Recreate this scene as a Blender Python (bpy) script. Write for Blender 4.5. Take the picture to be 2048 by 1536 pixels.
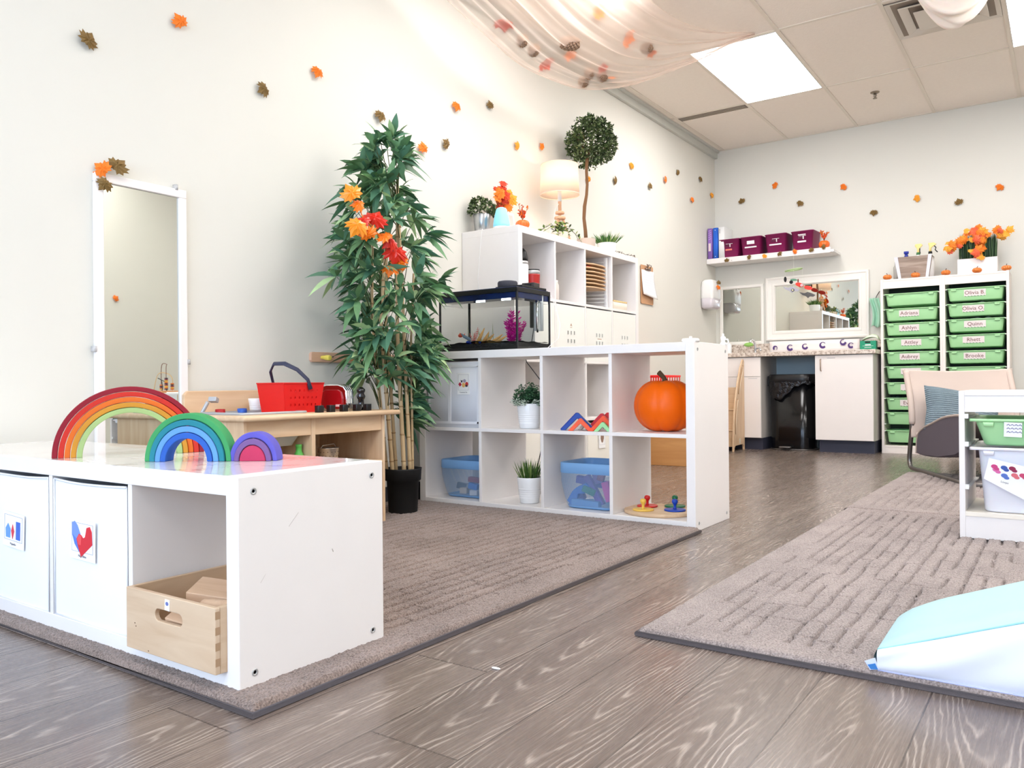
import bpy, bmesh, math, random
from math import sin, cos, pi, radians, sqrt, floor, atan2
from mathutils import Vector, Matrix, Euler

for o in list(bpy.data.objects): bpy.data.objects.remove(o)
SC = bpy.context.scene
COL = SC.collection
rnd = random.Random(11)

# ------------------------------------------------------------------ camera
XL, YB, ZC = -2.831, 7.582, 2.872          # left wall, back wall, ceiling
XR, YF = 1.75, -3.2                        # right wall, front wall (behind the camera)
def cam_axes(yaw=-.6084, pitch=.0013, roll=-.0091):
    f = Vector((sin(yaw)*cos(pitch), cos(yaw)*cos(pitch), sin(pitch)))
    r = Vector((cos(yaw), -sin(yaw), 0)); u = r.cross(f)
    return cos(roll)*r+sin(roll)*u, -sin(roll)*r+cos(roll)*u, f
cr_, cu_, cf_ = cam_axes()
CAMZ, FPX = .5988, 1596.0
cd = bpy.data.cameras.new('camera'); cam = bpy.data.objects.new('camera', cd); COL.objects.link(cam)
m = Matrix((( cr_.x, cu_.x, -cf_.x, 0), (cr_.y, cu_.y, -cf_.y, 0), (cr_.z, cu_.z, -cf_.z, CAMZ), (0, 0, 0, 1)))
cam.matrix_world = m
cd.sensor_fit = 'HORIZONTAL'; cd.sensor_width = 36; cd.lens = 36*FPX/2048; cd.clip_start = .02
SC.camera = cam

# ------------------------------------------------------------------ view, world, daylight
SC.view_settings.view_transform = 'Standard'; SC.view_settings.look = 'None'
SC.view_settings.gamma = 1; SC.view_settings.use_curve_mapping = False
SC.view_settings.exposure = 0.53
W = bpy.data.worlds.new('world'); SC.world = W; W.use_nodes = True
bg = W.node_tree.nodes['Background']; bg.inputs[0].default_value = (.62, .78, 1, 1); bg.inputs[1].default_value = 1.2
def area(name, loc, rot, sx, sy, power, col):
    l = bpy.data.lights.new(name, 'AREA'); l.shape = 'RECTANGLE'; l.size = sx; l.size_y = sy
    l.energy = power; l.color = col
    o = bpy.data.objects.new(name, l); o.location = loc; o.rotation_euler = rot; COL.objects.link(o); return o
# daylight through the two big windows behind the camera (they stand just outside the panes)
area('daylight', (-1.55, YF-.16, 1.45), (radians(90), 0, 0), 1.7, 2.0, 80, (.56, .73, 1))
area('daylight', (.75, YF-.16, 1.45), (radians(90), 0, 0), 1.7, 2.0, 55, (.60, .76, 1))
LIGHT_STRENGTH = 11                        # emission of the ceiling light panels

# ------------------------------------------------------------------ materials
def s2l(c):
    c = c/255.0
    return c/12.92 if c <= .04045 else ((c+.055)/1.055)**2.4
def rgb(c): return (s2l(c[0]), s2l(c[1]), s2l(c[2]), 1)
MATS = {}
def mat(name, col, rough=.5, metal=0, var=0, vscale=8, bump=0, bscale=60, spec=.5, trans=0, ior=1.45, alpha=1,
        emit=None, estr=0, coat=0, sss=0, sheen=0, stretch=(1, 1, 1), bdist=.002):
    if name in MATS: return MATS[name]
    M = bpy.data.materials.new(name); M.use_nodes = True; nt = M.node_tree; b = nt.nodes['Principled BSDF']
    c = rgb(col)
    b.inputs['Base Color'].default_value = c; b.inputs['Roughness'].default_value = rough
    b.inputs['Metallic'].default_value = metal; b.inputs['Specular IOR Level'].default_value = spec
    b.inputs['Transmission Weight'].default_value = trans; b.inputs['IOR'].default_value = ior
    b.inputs['Alpha'].default_value = alpha; b.inputs['Coat Weight'].default_value = coat
    if sss: b.inputs['Subsurface Weight'].default_value = sss; b.inputs['Subsurface Scale'].default_value = .01
    if sheen: b.inputs['Sheen Weight'].default_value = sheen
    if emit: b.inputs['Emission Color'].default_value = rgb(emit); b.inputs['Emission Strength'].default_value = estr
    tc = nt.nodes.new('ShaderNodeTexCoord'); mp = nt.nodes.new('ShaderNodeMapping'); mp.inputs['Scale'].default_value = stretch
    nt.links.new(tc.outputs['Object'], mp.inputs[0])
    nz = nt.nodes.new('ShaderNodeTexNoise'); nz.inputs['Scale'].default_value = vscale; nz.inputs['Detail'].default_value = 4
    nt.links.new(mp.outputs[0], nz.inputs['Vector'])
    v = var if var else .02
    mx = nt.nodes.new('ShaderNodeMix'); mx.data_type = 'RGBA'
    mx.inputs['A'].default_value = tuple(max(0, x*(1-v)) for x in c[:3])+(1,)
    mx.inputs['B'].default_value = tuple(min(1, x*(1+v)) for x in c[:3])+(1,)
    nt.links.new(nz.outputs['Fac'], mx.inputs['Factor']); nt.links.new(mx.outputs['Result'], b.inputs['Base Color'])
    if bump:
        n2 = nt.nodes.new('ShaderNodeTexNoise'); n2.inputs['Scale'].default_value = bscale; n2.inputs['Detail'].default_value = 3
        nt.links.new(mp.outputs[0], n2.inputs['Vector'])
        bp = nt.nodes.new('ShaderNodeBump'); bp.inputs['Strength'].default_value = bump; bp.inputs['Distance'].default_value = bdist
        nt.links.new(n2.outputs['Fac'], bp.inputs['Height']); nt.links.new(bp.outputs[0], b.inputs['Normal'])
    MATS[name] = M; return M
def wood(name, c1, c2, axis=1, rough=.45, scale=1.0):
    """light birch: long grain streaks along the given local axis"""
    if name in MATS: return MATS[name]
    M = bpy.data.materials.new(name); M.use_nodes = True; nt = M.node_tree; b = nt.nodes['Principled BSDF']
    tc = nt.nodes.new('ShaderNodeTexCoord'); mp = nt.nodes.new('ShaderNodeMapping')
    s = [18*scale]*3; s[axis] = 2.0*scale; mp.inputs['Scale'].default_value = s
    nt.links.new(tc.outputs['Object'], mp.inputs[0])
    n = nt.nodes.new('ShaderNodeTexNoise'); n.inputs['Scale'].default_value = 1.6; n.inputs['Detail'].default_value = 6
    n.inputs['Distortion'].default_value = .8
    nt.links.new(mp.outputs[0], n.inputs['Vector'])
    cr = nt.nodes.new('ShaderNodeValToRGB'); e = cr.color_ramp.elements
    e[0].position = .3; e[0].color = rgb(c2); e[1].position = .7; e[1].color = rgb(c1)
    nt.links.new(n.outputs['Fac'], cr.inputs[0]); nt.links.new(cr.outputs[0], b.inputs['Base Color'])
    b.inputs['Roughness'].default_value = rough
    MATS[name] = M; return M

# ------------------------------------------------------------------ mesh building
class MB:
    def __init__(s): s.v = []; s.f = []; s.mi = []; s.sm = []; s.M = None
    def add(s, V, F, mi=0, smooth=False):
        n = len(s.v)
        if s.M is not None: V = [tuple(s.M @ Vector(p)) for p in V]
        s.v += [tuple(p) for p in V]
        for f in F: s.f.append(tuple(i+n for i in f)); s.mi.append(mi); s.sm.append(smooth)
        return s
    def bx(s, x0, x1, y0, y1, z0, z1, mi=0):
        V = [(x0,y0,z0),(x1,y0,z0),(x1,y1,z0),(x0,y1,z0),(x0,y0,z1),(x1,y0,z1),(x1,y1,z1),(x0,y1,z1)]
        return s.add(V, [(0,3,2,1),(4,5,6,7),(0,1,5,4),(1,2,6,5),(2,3,7,6),(3,0,4,7)], mi)
    def box(s, c, d, rz=0, rx=0, ry=0, mi=0):
        k = s.M; R = Matrix.Translation(c) @ Euler((rx, ry, rz)).to_matrix().to_4x4()
        s.M = R if k is None else k @ R
        s.bx(-d[0]/2, d[0]/2, -d[1]/2, d[1]/2, -d[2]/2, d[2]/2, mi); s.M = k; return s
    def prism(s, poly, a, b, ax='z', mi=0, smooth=False):
        def P(u, v, w): return {'z': (u, v, w), 'y': (u, w, v), 'x': (w, u, v)}[ax]
        n = len(poly); V = [P(u, v, a) for u, v in poly]+[P(u, v, b) for u, v in poly]
        F = [tuple(range(n-1, -1, -1)), tuple(range(n, 2*n))]
        s.add(V, F, mi)
        k = len(s.v)-2*n
        for i in range(n):
            j = (i+1) % n; s.f.append((k+i, k+j, k+n+j, k+n+i)); s.mi.append(mi); s.sm.append(smooth)
        return s
    def lathe(s, prof, c=(0,0,0), n=32, mi=0, smooth=True, sx=1, sy=1):
        V = []; F = []
        for r, z in prof:
            for i in range(n):
                a = 2*pi*i/n; V.append((c[0]+r*cos(a)*sx, c[1]+r*sin(a)*sy, c[2]+z))
        for k in range(len(prof)-1):
            for i in range(n):
                j = (i+1) % n; F.append((k*n+i, k*n+j, (k+1)*n+j, (k+1)*n+i))
        if prof[0][0] > 1e-5: F.append(tuple(range(n-1, -1, -1)))
        if prof[-1][0] > 1e-5: F.append(tuple((len(prof)-1)*n+i for i in range(n)))
        return s.add(V, F, mi, smooth)
    def tube(s, pts, r, n=8, mi=0, closed=False, flat=1.0):
        pts = [Vector(p) for p in pts]; N = len(pts)
        rs = r if isinstance(r, (list, tuple)) else [r]*N
        V = []; F = []; prev = None
        for i, p in enumerate(pts):
            if closed: t = pts[(i+1) % N]-pts[i-1]
            else: t = pts[min(i+1, N-1)]-pts[max(i-1, 0)]
            t = t.normalized() if t.length > 1e-9 else Vector((0, 0, 1))
            if prev is None:
                up = Vector((0, 0, 1)) if abs(t.z) < .9 else Vector((1, 0, 0))
                a = t.cross(up).normalized()
            else:
                a = (prev-t*prev.dot(t)); a = a.normalized() if a.length > 1e-6 else t.orthogonal().normalized()
            prev = a; b = t.cross(a)
            for k in range(n):
                w = 2*pi*k/n; V.append(p+a*(cos(w)*rs[i])+b*(sin(w)*rs[i]*flat))
        L = N if closed else N-1
        for i in range(L):
            i2 = (i+1) % N
            for k in range(n):
                j = (k+1) % n; F.append((i*n+k, i*n+j, i2*n+j, i2*n+k))
        if not closed: F.append(tuple(range(n-1, -1, -1))); F.append(tuple((N-1)*n+k for k in range(n)))
        return s.add(V, F, mi, True)
    def sph(s, c, r, nu=16, nv=10, mi=0):
        if not isinstance(r, (tuple, list)): r = (r, r, r)
        V = [(c[0], c[1], c[2]-r[2])]; F = []
        for j in range(1, nv):
            t = -pi/2+pi*j/nv
            for i in range(nu):
                a = 2*pi*i/nu; V.append((c[0]+r[0]*cos(t)*cos(a), c[1]+r[1]*cos(t)*sin(a), c[2]+r[2]*sin(t)))
        V.append((c[0], c[1], c[2]+r[2])); T = len(V)-1
        for i in range(nu):
            k = (i+1) % nu; F.append((0, 1+k, 1+i)); F.append((T, 1+(nv-2)*nu+i, 1+(nv-2)*nu+k))
            for j in range(nv-2): F.append((1+j*nu+i, 1+j*nu+k, 1+(j+1)*nu+k, 1+(j+1)*nu+i))
        return s.add(V, F, mi, True)
    def loft(s, levels, n=6, mi=0, cap0=True, cap1=True, smooth=True, c=(0, 0)):
        """rounded rectangles (w, d, z, radius) joined into a skin"""
        V = []; F = []; L = 4*n
        for lv in levels:
            w, d, z, r = lv[:4]; ox, oy = (lv[4], lv[5]) if len(lv) > 4 else (0, 0)
            r = min(r, w/2-1e-4, d/2-1e-4)
            for q, (sx, sy) in enumerate(((1, 1), (-1, 1), (-1, -1), (1, -1))):
                for i in range(n):
                    a = q*pi/2+(pi/2)*i/(n-1)
                    V.append((c[0]+ox+sx*(w/2-r)+r*cos(a), c[1]+oy+sy*(d/2-r)+r*sin(a), z))
        for k in range(len(levels)-1):
            for i in range(L):
                j = (i+1) % L; F.append((k*L+i, k*L+j, (k+1)*L+j, (k+1)*L+i))
        if cap0: F.append(tuple(range(L-1, -1, -1)))
        if cap1: F.append(tuple((len(levels)-1)*L+i for i in range(L)))
        return s.add(V, F, mi, smooth)
    def grid(s, fn, nu, nv, mi=0, smooth=True):
        V = [fn(i/nu, j/nv) for j in range(nv+1) for i in range(nu+1)]
        F = [(j*(nu+1)+i, j*(nu+1)+i+1, (j+1)*(nu+1)+i+1, (j+1)*(nu+1)+i) for j in range(nv) for i in range(nu)]
        return s.add(V, F, mi, smooth)
    def build(s, name, mats, parent=None, bevel=0, seg=2, loc=None, sub=0, solid=0, angle=35):
        me = bpy.data.meshes.new(name); me.from_pydata(s.v, [], s.f)
        if not isinstance(mats, (list, tuple)): mats = [mats]
        for M_ in mats: me.materials.append(M_)
        me.polygons.foreach_set('material_index', s.mi); me.polygons.foreach_set('use_smooth', s.sm); me.update()
        o = bpy.data.objects.new(name, me); COL.objects.link(o)
        if parent is not None: o.parent = parent
        if loc is not None: o.location = loc
        if solid:
            q = o.modifiers.new('thickness', 'SOLIDIFY'); q.thickness = solid; q.offset = 0
        if bevel:
            q = o.modifiers.new('bevel', 'BEVEL'); q.width = bevel; q.segments = seg; q.limit_method = 'ANGLE'
            q.angle_limit = radians(angle); q.harden_normals = False
        if sub:
            q = o.modifiers.new('smooth', 'SUBSURF'); q.levels = sub; q.render_levels = sub
        return o

def tag(o, label, cat, group=None):
    o['label'] = label; o['category'] = cat
    if group: o['group'] = group
    return o
def struct(o): o['kind'] = 'structure'; return o
def thing(name, label, cat, loc=(0, 0, 0), rz=0, group=None):
    o = bpy.data.objects.new(name, None); COL.objects.link(o); o.empty_display_size = .05
    o.location = loc; o.rotation_euler = (0, 0, rz)
    return tag(o, label, cat, group)
KIDS = {}
def copy_tree(src, label=None, group=None):
    kids = {}
    for o in COL.objects:
        if o.parent is not None: kids.setdefault(o.parent, []).append(o)
    def rec(o, par):
        c = o.copy(); COL.objects.link(c)
        if par is not None: c.parent = par
        for k in kids.get(o, []): rec(k, c)
        return c
    r = rec(src, None)
    if label: r['label'] = label
    if group: r['group'] = group
    return r
def orient(o, loc, z, roll=0):
    z = Vector(z).normalized(); up = Vector((0, 0, 1)) if abs(z.z) < .95 else Vector((0, 1, 0))
    x = up.cross(z).normalized(); y = z.cross(x)
    R = Matrix((x, y, z)).transposed() @ Matrix.Rotation(roll, 3, 'Z')
    o.location = loc; o.rotation_euler = R.to_euler()
    return o
def lettering(txt, size, parent, material, loc, rot, name='lettering', extrude=.0004, align='CENTER', shear=0):
    cu = bpy.data.curves.new('t', 'FONT'); cu.body = txt; cu.size = size; cu.extrude = extrude; cu.align_x = align; cu.align_y = 'CENTER'
    cu.resolution_u = 2; cu.shear = shear
    t = bpy.data.objects.new('t', cu); COL.objects.link(t)
    bpy.context.view_layer.update()
    me = bpy.data.meshes.new_from_object(t.evaluated_get(bpy.context.evaluated_depsgraph_get()))
    bpy.data.objects.remove(t); bpy.data.curves.remove(cu)
    o = bpy.data.objects.new(name, me); me.materials.clear(); me.materials.append(material); COL.objects.link(o)
    o.parent = parent; o.location = loc; o.rotation_euler = rot; return o

# common materials
WHITE = mat('white_lacquer', (240, 235, 232), .32, bump=.05, bscale=300, bdist=.0005)
WHITE2 = mat('white_plastic', (244, 243, 241), .4)
CREAM = mat('cream_lacquer', (240, 236, 228), .35)
GREY_METAL = mat('satin_steel', (190, 190, 190), .5, .6)
CHROME = mat('chrome', (230, 230, 232), .08, 1)
BLACK = mat('black_plastic', (18, 18, 20), .35)
BLACKR = mat('matt_black', (14, 14, 15), .7)
BIRCH = wood('birch_wood', (232, 203, 168), (216, 181, 143), 1)
BIRCHZ = wood('birch_wood_upright', (232, 203, 168), (214, 178, 140), 2)
BIRCHX = wood('birch_wood_cross', (226, 196, 160), (205, 168, 130), 0)
PAPER = mat('white_card', (250, 250, 250), .6)
INK = mat('dark_ink', (60, 52, 60), .7)
MIRROR = mat('mirror_glass', (208, 211, 205), .012, 1)
BLUE_PIC = mat('printed_blue', (70, 110, 200), .5)
RED_PIC = mat('printed_red', (215, 50, 60), .5)
# ================================================================== SETTING
# ---- floor: grey-brown limed oak laminate planks running away along Y
def floor_mat():
    M = bpy.data.materials.new('limed_oak_laminate'); M.use_nodes = True; nt = M.node_tree; N = nt.nodes; L = nt.links
    b = N['Principled BSDF']
    def nd(t, **k):
        n = N.new(t)
        for a, v in k.items(): setattr(n, a, v)
        return n
    def mth(op, a, b_=None, c=None):
        n = nd('ShaderNodeMath', operation=op)
        for i, x in enumerate((a, b_, c)):
            if x is None: continue
            if isinstance(x, (int, float)): n.inputs[i].default_value = x
            else: L.new(x, n.inputs[i])
        return n.outputs[0]
    tc = nd('ShaderNodeTexCoord'); sp = nd('ShaderNodeSeparateXYZ'); L.new(tc.outputs['Object'], sp.inputs[0])
    X, Y = sp.outputs['X'], sp.outputs['Y']
    PW, PL = .195, 1.6
    xs = mth('DIVIDE', mth('ADD', X, .609), PW); col = mth('FLOOR', xs); fx = mth('FRACT', xs)
    wn = nd('ShaderNodeTexWhiteNoise', noise_dimensions='1D'); L.new(col, wn.inputs['W'])
    ys = mth('ADD', mth('DIVIDE', Y, PL), mth('MULTIPLY', wn.outputs['Value'], 5.0)); row = mth('FLOOR', ys); fy = mth('FRACT', ys)
    idc = nd('ShaderNodeCombineXYZ'); L.new(col, idc.inputs[0]); L.new(row, idc.inputs[1])
    w2 = nd('ShaderNodeTexWhiteNoise', noise_dimensions='2D'); L.new(idc.outputs[0], w2.inputs['Vector'])
    pid = w2.outputs['Value']
    # grain coordinates, shifted for each plank
    gc = nd('ShaderNodeCombineXYZ'); L.new(mth('MULTIPLY', X, 5.2), gc.inputs[0])
    L.new(mth('MULTIPLY', Y, .85), gc.inputs[1]); L.new(mth('MULTIPLY', pid, 37.0), gc.inputs[2])
    def noise(kx, ky, kz, det, rough=.5, vec=None):
        c = nd('ShaderNodeCombineXYZ'); L.new(mth('MULTIPLY', X, kx), c.inputs[0]); L.new(mth('MULTIPLY', Y, ky), c.inputs[1]); L.new(mth('MULTIPLY', pid, kz), c.inputs[2])
        n = nd('ShaderNodeTexNoise'); n.inputs['Scale'].default_value = 1; n.inputs['Detail'].default_value = det; n.inputs['Roughness'].default_value = rough; L.new(c.outputs[0], n.inputs['Vector']); return n.outputs['Fac']
    def mrange(v, a, b_):
        n = nd('ShaderNodeMapRange'); n.inputs['From Min'].default_value = a; n.inputs['From Max'].default_value = b_; L.new(v, n.inputs['Value']); return n.outputs[0]
    wig = noise(60, 9, 5, 2)
    w3 = nd('ShaderNodeTexWhiteNoise', noise_dimensions='3D'); L.new(idc.outputs[0], w3.inputs['Vector'])
    lowf = noise(4.5, 1.3, 37, 1.5)
    u_ = mth('ADD', mth('MULTIPLY', mth('SUBTRACT', fx, .5), PW), mth('MULTIPLY', mth('SUBTRACT', lowf, .5), .16))
    v_ = mth('MULTIPLY', mth('SUBTRACT', fy, mth('ADD', .15, mth('MULTIPLY', w3.outputs['Value'], .7))), PL*.085)
    rad = mth('SQRT', mth('ADD', mth('MULTIPLY', u_, u_), mth('MULTIPLY', v_, v_)))
    rings = mth('FRACT', mth('ADD', mth('MULTIPLY', rad, 115.0), mth('MULTIPLY', wig, 1.1)))
    line0 = mrange(mth('SUBTRACT', 1.0, mth('MULTIPLY', mth('ABSOLUTE', mth('SUBTRACT', rings, .5)), 2.0)), .60, .95)
    brk = mrange(noise(28, 3.2, 11, 3), .40, .62)
    line = mth('MULTIPLY', line0, brk)
    fineN = noise(330, 7, 13, 2)
    fine = mrange(fineN, .25, .75)
    lw = mth('MULTIPLY', line, mth('ADD', .38, mth('MULTIPLY', fine, .45)))
    f0 = mth('ADD', mth('MULTIPLY', noise(9, .7, 23, 3), .55), mth('MULTIPLY', fine, .24))
    f1 = mth('ADD', f0, mth('MULTIPLY', mth('SUBTRACT', pid, .5), .16))
    cr = nd('ShaderNodeValToRGB'); e = cr.color_ramp.elements
    e[0].position = .2; e[0].color = rgb((96, 83, 76)); e[1].position = .85; e[1].color = rgb((134, 119, 109))
    q = cr.color_ramp.elements.new(.5); q.color = rgb((115, 101, 92)); L.new(f1, cr.inputs[0])
    mx = nd('ShaderNodeMix', data_type='RGBA'); L.new(lw, mx.inputs['Factor']); L.new(cr.outputs[0], mx.inputs['A']); mx.inputs['B'].default_value = rgb((186, 172, 161))
    # joints between planks
    ex = mth('MINIMUM', fx, mth('SUBTRACT', 1.0, fx)); ey = mth('MINIMUM', fy, mth('SUBTRACT', 1.0, fy))
    jx = mth('LESS_THAN', ex, .0075); jy = mth('LESS_THAN', ey, .0012); j = mth('MAXIMUM', jx, jy)
    mj = nd('ShaderNodeMix', data_type='RGBA'); L.new(mth('MULTIPLY', j, .75), mj.inputs['Factor']); L.new(mx.outputs['Result'], mj.inputs['A']); mj.inputs['B'].default_value = rgb((58, 48, 43))
    L.new(mj.outputs['Result'], b.inputs['Base Color'])
    rr = nd('ShaderNodeMapRange'); rr.inputs['To Min'].default_value = .2; rr.inputs['To Max'].default_value = .34; L.new(fineN, rr.inputs['Value']); L.new(rr.outputs[0], b.inputs['Roughness'])
    b.inputs['Specular IOR Level'].default_value = .55
    h = mth('SUBTRACT', mth('MULTIPLY', line, .5), mth('MULTIPLY', j, 2.0))
    bp = nd('ShaderNodeBump'); bp.inputs['Strength'].default_value = .25; bp.inputs['Distance'].default_value = .001; L.new(h, bp.inputs['Height']); L.new(bp.outputs[0], b.inputs['Normal'])
    return M
FLOOR = floor_mat()
struct(MB().bx(XL-.1, XR+.1, YF-.1, YB+.1, -.05, 0).build('floor', FLOOR))
WALL = mat('pale_sage_paint', (224, 222, 213), .85, var=.012, vscale=1.5, bump=.12, bscale=220, bdist=.0006)
struct(MB().bx(XL-.1, XL, YF-.1, YB+.1, 0, ZC+.02).build('wall_left', WALL))
struct(MB().bx(XL, XR, YB, YB+.1, 0, ZC+.02).build('wall_back', WALL))
struct(MB().bx(XR, XR+.1, YF-.1, YB+.1, 0, ZC+.02).build('wall_right', WALL))
# front wall behind the camera with two window openings
fw = MB()
for a, b_ in ((XL, -2.45), (-.65, -.15), (1.65, XR)): fw.bx(a, b_, YF-.1, YF, 0, ZC+.02)
for a, b_ in ((-2.45, -.65), (-.15, 1.65)):
    fw.bx(a, b_, YF-.1, YF, 0, .4); fw.bx(a, b_, YF-.1, YF, 2.5, ZC+.02)
struct(fw.build('wall_front', WALL))
GLASSW = mat('window_glass', (255, 255, 255), .0, trans=1, ior=1.02, spec=.1)
for n, (a, b_) in enumerate(((-2.45, -.65), (-.15, 1.65))):
    w = struct(bpy.data.objects.new('window_%d' % (n+1), None)); COL.objects.link(w); w.location = (0, YF, 0)
    fr = MB()
    for x0, x1, z0, z1 in ((a, a+.05, .4, 2.5), (b_-.05, b_, .4, 2.5), (a+.05, b_-.05, .4, .45), (a+.05, b_-.05, 2.45, 2.5), ((a+b_)/2-.02, (a+b_)/2+.02, .45, 2.45)):
        fr.bx(x0, x1, -.09, -.03, z0, z1)
    fr.build('window_frame', WHITE, w, bevel=.003)
# ceiling: 2 x 4 ft lay-in panels
def ceil_mat():
    M = mat('mineral_fibre_tile', (246, 236, 225), .9, var=.03, vscale=40, bump=.55, bscale=120, bdist=.003)
    return M
GX = [-1.518+.6096*k for k in range(-2, 7)]; GY = [6.4209-1.2192*k for k in range(0, 9)]
ceil = struct(MB().bx(XL-.1, XR+.1, YF-.1, YB+.1, ZC, ZC+.05).build('ceiling', ceil_mat()))
gb = MB()
for x in GX:
    if x < XR: gb.bx(x-.012, x+.012, YF, YB, ZC-.006, ZC)
for y in GY:
    if y > YF: gb.bx(XL, XR, y-.012, y+.012, ZC-.0055, ZC)
gb.bx(XL, XR, YB-.02, YB, ZC-.005, ZC)
gb.build('tile_grid', mat('grid_bar', (232, 222, 208), .5), ceil)
# stepped trim along the top of the left wall
t1 = MB().bx(XL, XL+.03, YF, YB, ZC-.075, ZC-.001); t1.bx(XL+.03, XL+.05, YF, YB, ZC-.022, ZC-.001)
struct(t1.build('trim_1', mat('grey_trim', (205, 206, 198), .5), bevel=.002))
bb = MB().bx(XL, XL+.012, YF, 7.0, 0, .09); struct(bb.build('baseboard_left', mat('dark_vinyl', (52, 54, 58), .5)))
bb = MB().bx(-.35, XR, YB-.012, YB, 0, .09); struct(bb.build('baseboard_back', MATS['dark_vinyl']))

# ---- ceiling lights, diffuser, slot, sprinkler
LENS = mat('light_lens', (255, 255, 255), .5, emit=(252, 249, 248), estr=LIGHT_STRENGTH)
def ceil_light(i, j, label):
    x0 = GX[0]+.6096*i; y1 = 6.4209-1.2192*j
    t = thing('ceiling_light', label, 'light', (x0+.3048, y1-.6096, ZC), 0, 'fluorescent light panels in the ceiling')
    MB().bx(-.288, .288, -.593, .593, -.006, -.002).build('lens', LENS, t)
    f = MB()
    for a in ((-.293, -.288, -.597, .597), (.288, .293, -.597, .597), (-.288, .288, -.597, -.593), (-.288, .288, .593, .597)):
        f.bx(*a, -.009, -.001)
    f.build('frame', WHITE2, t)
ceil_light(1, 0, 'rectangular glowing light panel beside the end of the sheer drape, left of the sprinkler head')
ceil_light(4, 0, 'glowing ceiling light panel cut by the top right corner of the picture')
for i, j in ((1, 2), (4, 2), (3, 4), (6, 2), (4, 6)):  # panels out of view, placed for fill; the rightmost is added to brighten
    ceil_light(i, j, 'unseen light panel overhead, out of view, placed to even out the light')
v = thing('air_diffuser', 'square white stepped air supply diffuser with grey-brown throat in the ceiling', 'vent', (GX[3]+.3048, 5.53, ZC))
bxs = MB().bx(-.29, .29, -.29, .29, -.004, -.001); bxs.build('backing', mat('brown_throat', (150, 138, 126), .9), v)  # one plain grey-brown backing behind the louvres
for q, s_ in enumerate((.29, .225, .15)):
    f = MB(); z0, z1 = -.012-.012*q, -.02-.012*q; s2 = s_-.05 if q < 2 else 0
    if q < 2:
        for sg in ((1, 0), (-1, 0), (0, 1), (0, -1)):
            a = [(-s_, s_), (s_, s_), (s2, s2), (-s2, s2)]
            ang = atan2(sg[1], sg[0])
            V = []
            for zz, dz in ((z0, 0), (z0+.004, 0)):
                for k, (x, y) in enumerate(a):
                    z = zz+(.014 if k >= 2 else 0)*1.0
                    V.append((x*cos(ang)-y*sin(ang), x*sin(ang)+y*cos(ang), z))
            f.add(V, [(0, 1, 2, 3), (7, 6, 5, 4), (0, 4, 5, 1), (1, 5, 6, 2), (2, 6, 7, 3), (3, 7, 4, 0)])
    else: f.bx(-s_, s_, -s_, s_, z0, z0+.003)
    f.build('louvre', mat('diffuser_white', (222, 214, 203), .5), v, bevel=.001)
sl = MB().bx(-.29, .29, -.045, .045, -.006, -.001, 0)
for k in range(3): sl.bx(-.28, .28, -.03+.025*k, -.024+.025*k, -.009, -.006, 1)
tag(sl.build('slot_grille', [mat('slot_brown', (128, 116, 104), .6), mat('slot_bar', (168, 156, 142), .5)], loc=(-2.432, 6.475, ZC)),
    'narrow brown linear air grille in the ceiling near the left wall', 'vent')
sp = thing('sprinkler_head', 'small metal fire sprinkler head hanging from a ceiling tile', 'sprinkler', (-1.224, 6.78, ZC))
MB().lathe([(0, 0), (.034, 0), (.034, -.004), (.02, -.012), (0, -.012)][::-1], n=24).build('escutcheon', mat('dull_brass', (150, 138, 122), .35, .8), sp)
s_ = MB().tube([(0, 0, -.012), (0, 0, -.045)], .006, 8); s_.lathe([(0, -.05), (.016, -.05), (.016, -.047), (0, -.047)], n=16)
s_.tube([(-.008, 0, -.012), (-.012, 0, -.03), (0, 0, -.045)], .002, 6); s_.tube([(.008, 0, -.012), (.012, 0, -.03), (0, 0, -.045)], .002, 6)
s_.build('deflector', MATS['dull_brass'], sp)

# ---- rugs: cut pile with a maze of short grooves, bound edge
def rug_mat(nm, c0, c1):
    M = bpy.data.materials.new(nm); M.use_nodes = True; nt = M.node_tree; N = nt.nodes; L = nt.links; b = N['Principled BSDF']
    tc = N.new('ShaderNodeTexCoord')
    n = N.new('ShaderNodeTexNoise'); n.inputs['Scale'].default_value = 260; n.inputs['Detail'].default_value = 3; L.new(tc.outputs['Object'], n.inputs['Vector'])
    n2 = N.new('ShaderNodeTexNoise'); n2.inputs['Scale'].default_value = 5; L.new(tc.outputs['Object'], n2.inputs['Vector'])
    a = N.new('ShaderNodeMath'); a.operation = 'MULTIPLY_ADD'; L.new(n2.outputs['Fac'], a.inputs[0]); a.inputs[1].default_value = .35; L.new(n.outputs['Fac'], a.inputs[2])
    cr = N.new('ShaderNodeValToRGB'); e = cr.color_ramp.elements; e[0].position = .42; e[0].color = rgb(c0); e[1].position = .86; e[1].color = rgb(c1); L.new(a.outputs[0], cr.inputs[0])
    L.new(cr.outputs[0], b.inputs['Base Color']); b.inputs['Roughness'].default_value = 1; b.inputs['Sheen Weight'].default_value = .25; b.inputs['Specular IOR Level'].default_value = .1
    bp = N.new('ShaderNodeBump'); bp.inputs['Strength'].default_value = .9; bp.inputs['Distance'].default_value = .004; L.new(n.outputs['Fac'], bp.inputs['Height']); L.new(bp.outputs[0], b.inputs['Normal'])
    return M
RUG = rug_mat('taupe_pile', (100, 88, 84), (174, 160, 154)); RUGB = rug_mat('brown_shaded_pile', (84, 69, 62), (158, 140, 131)); BIND = mat('rug_binding', (92, 84, 84), .9, bump=.4, bscale=400)  # left rug's pile: browner, and its weaker light darkened into the colour
import numpy as np
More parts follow.
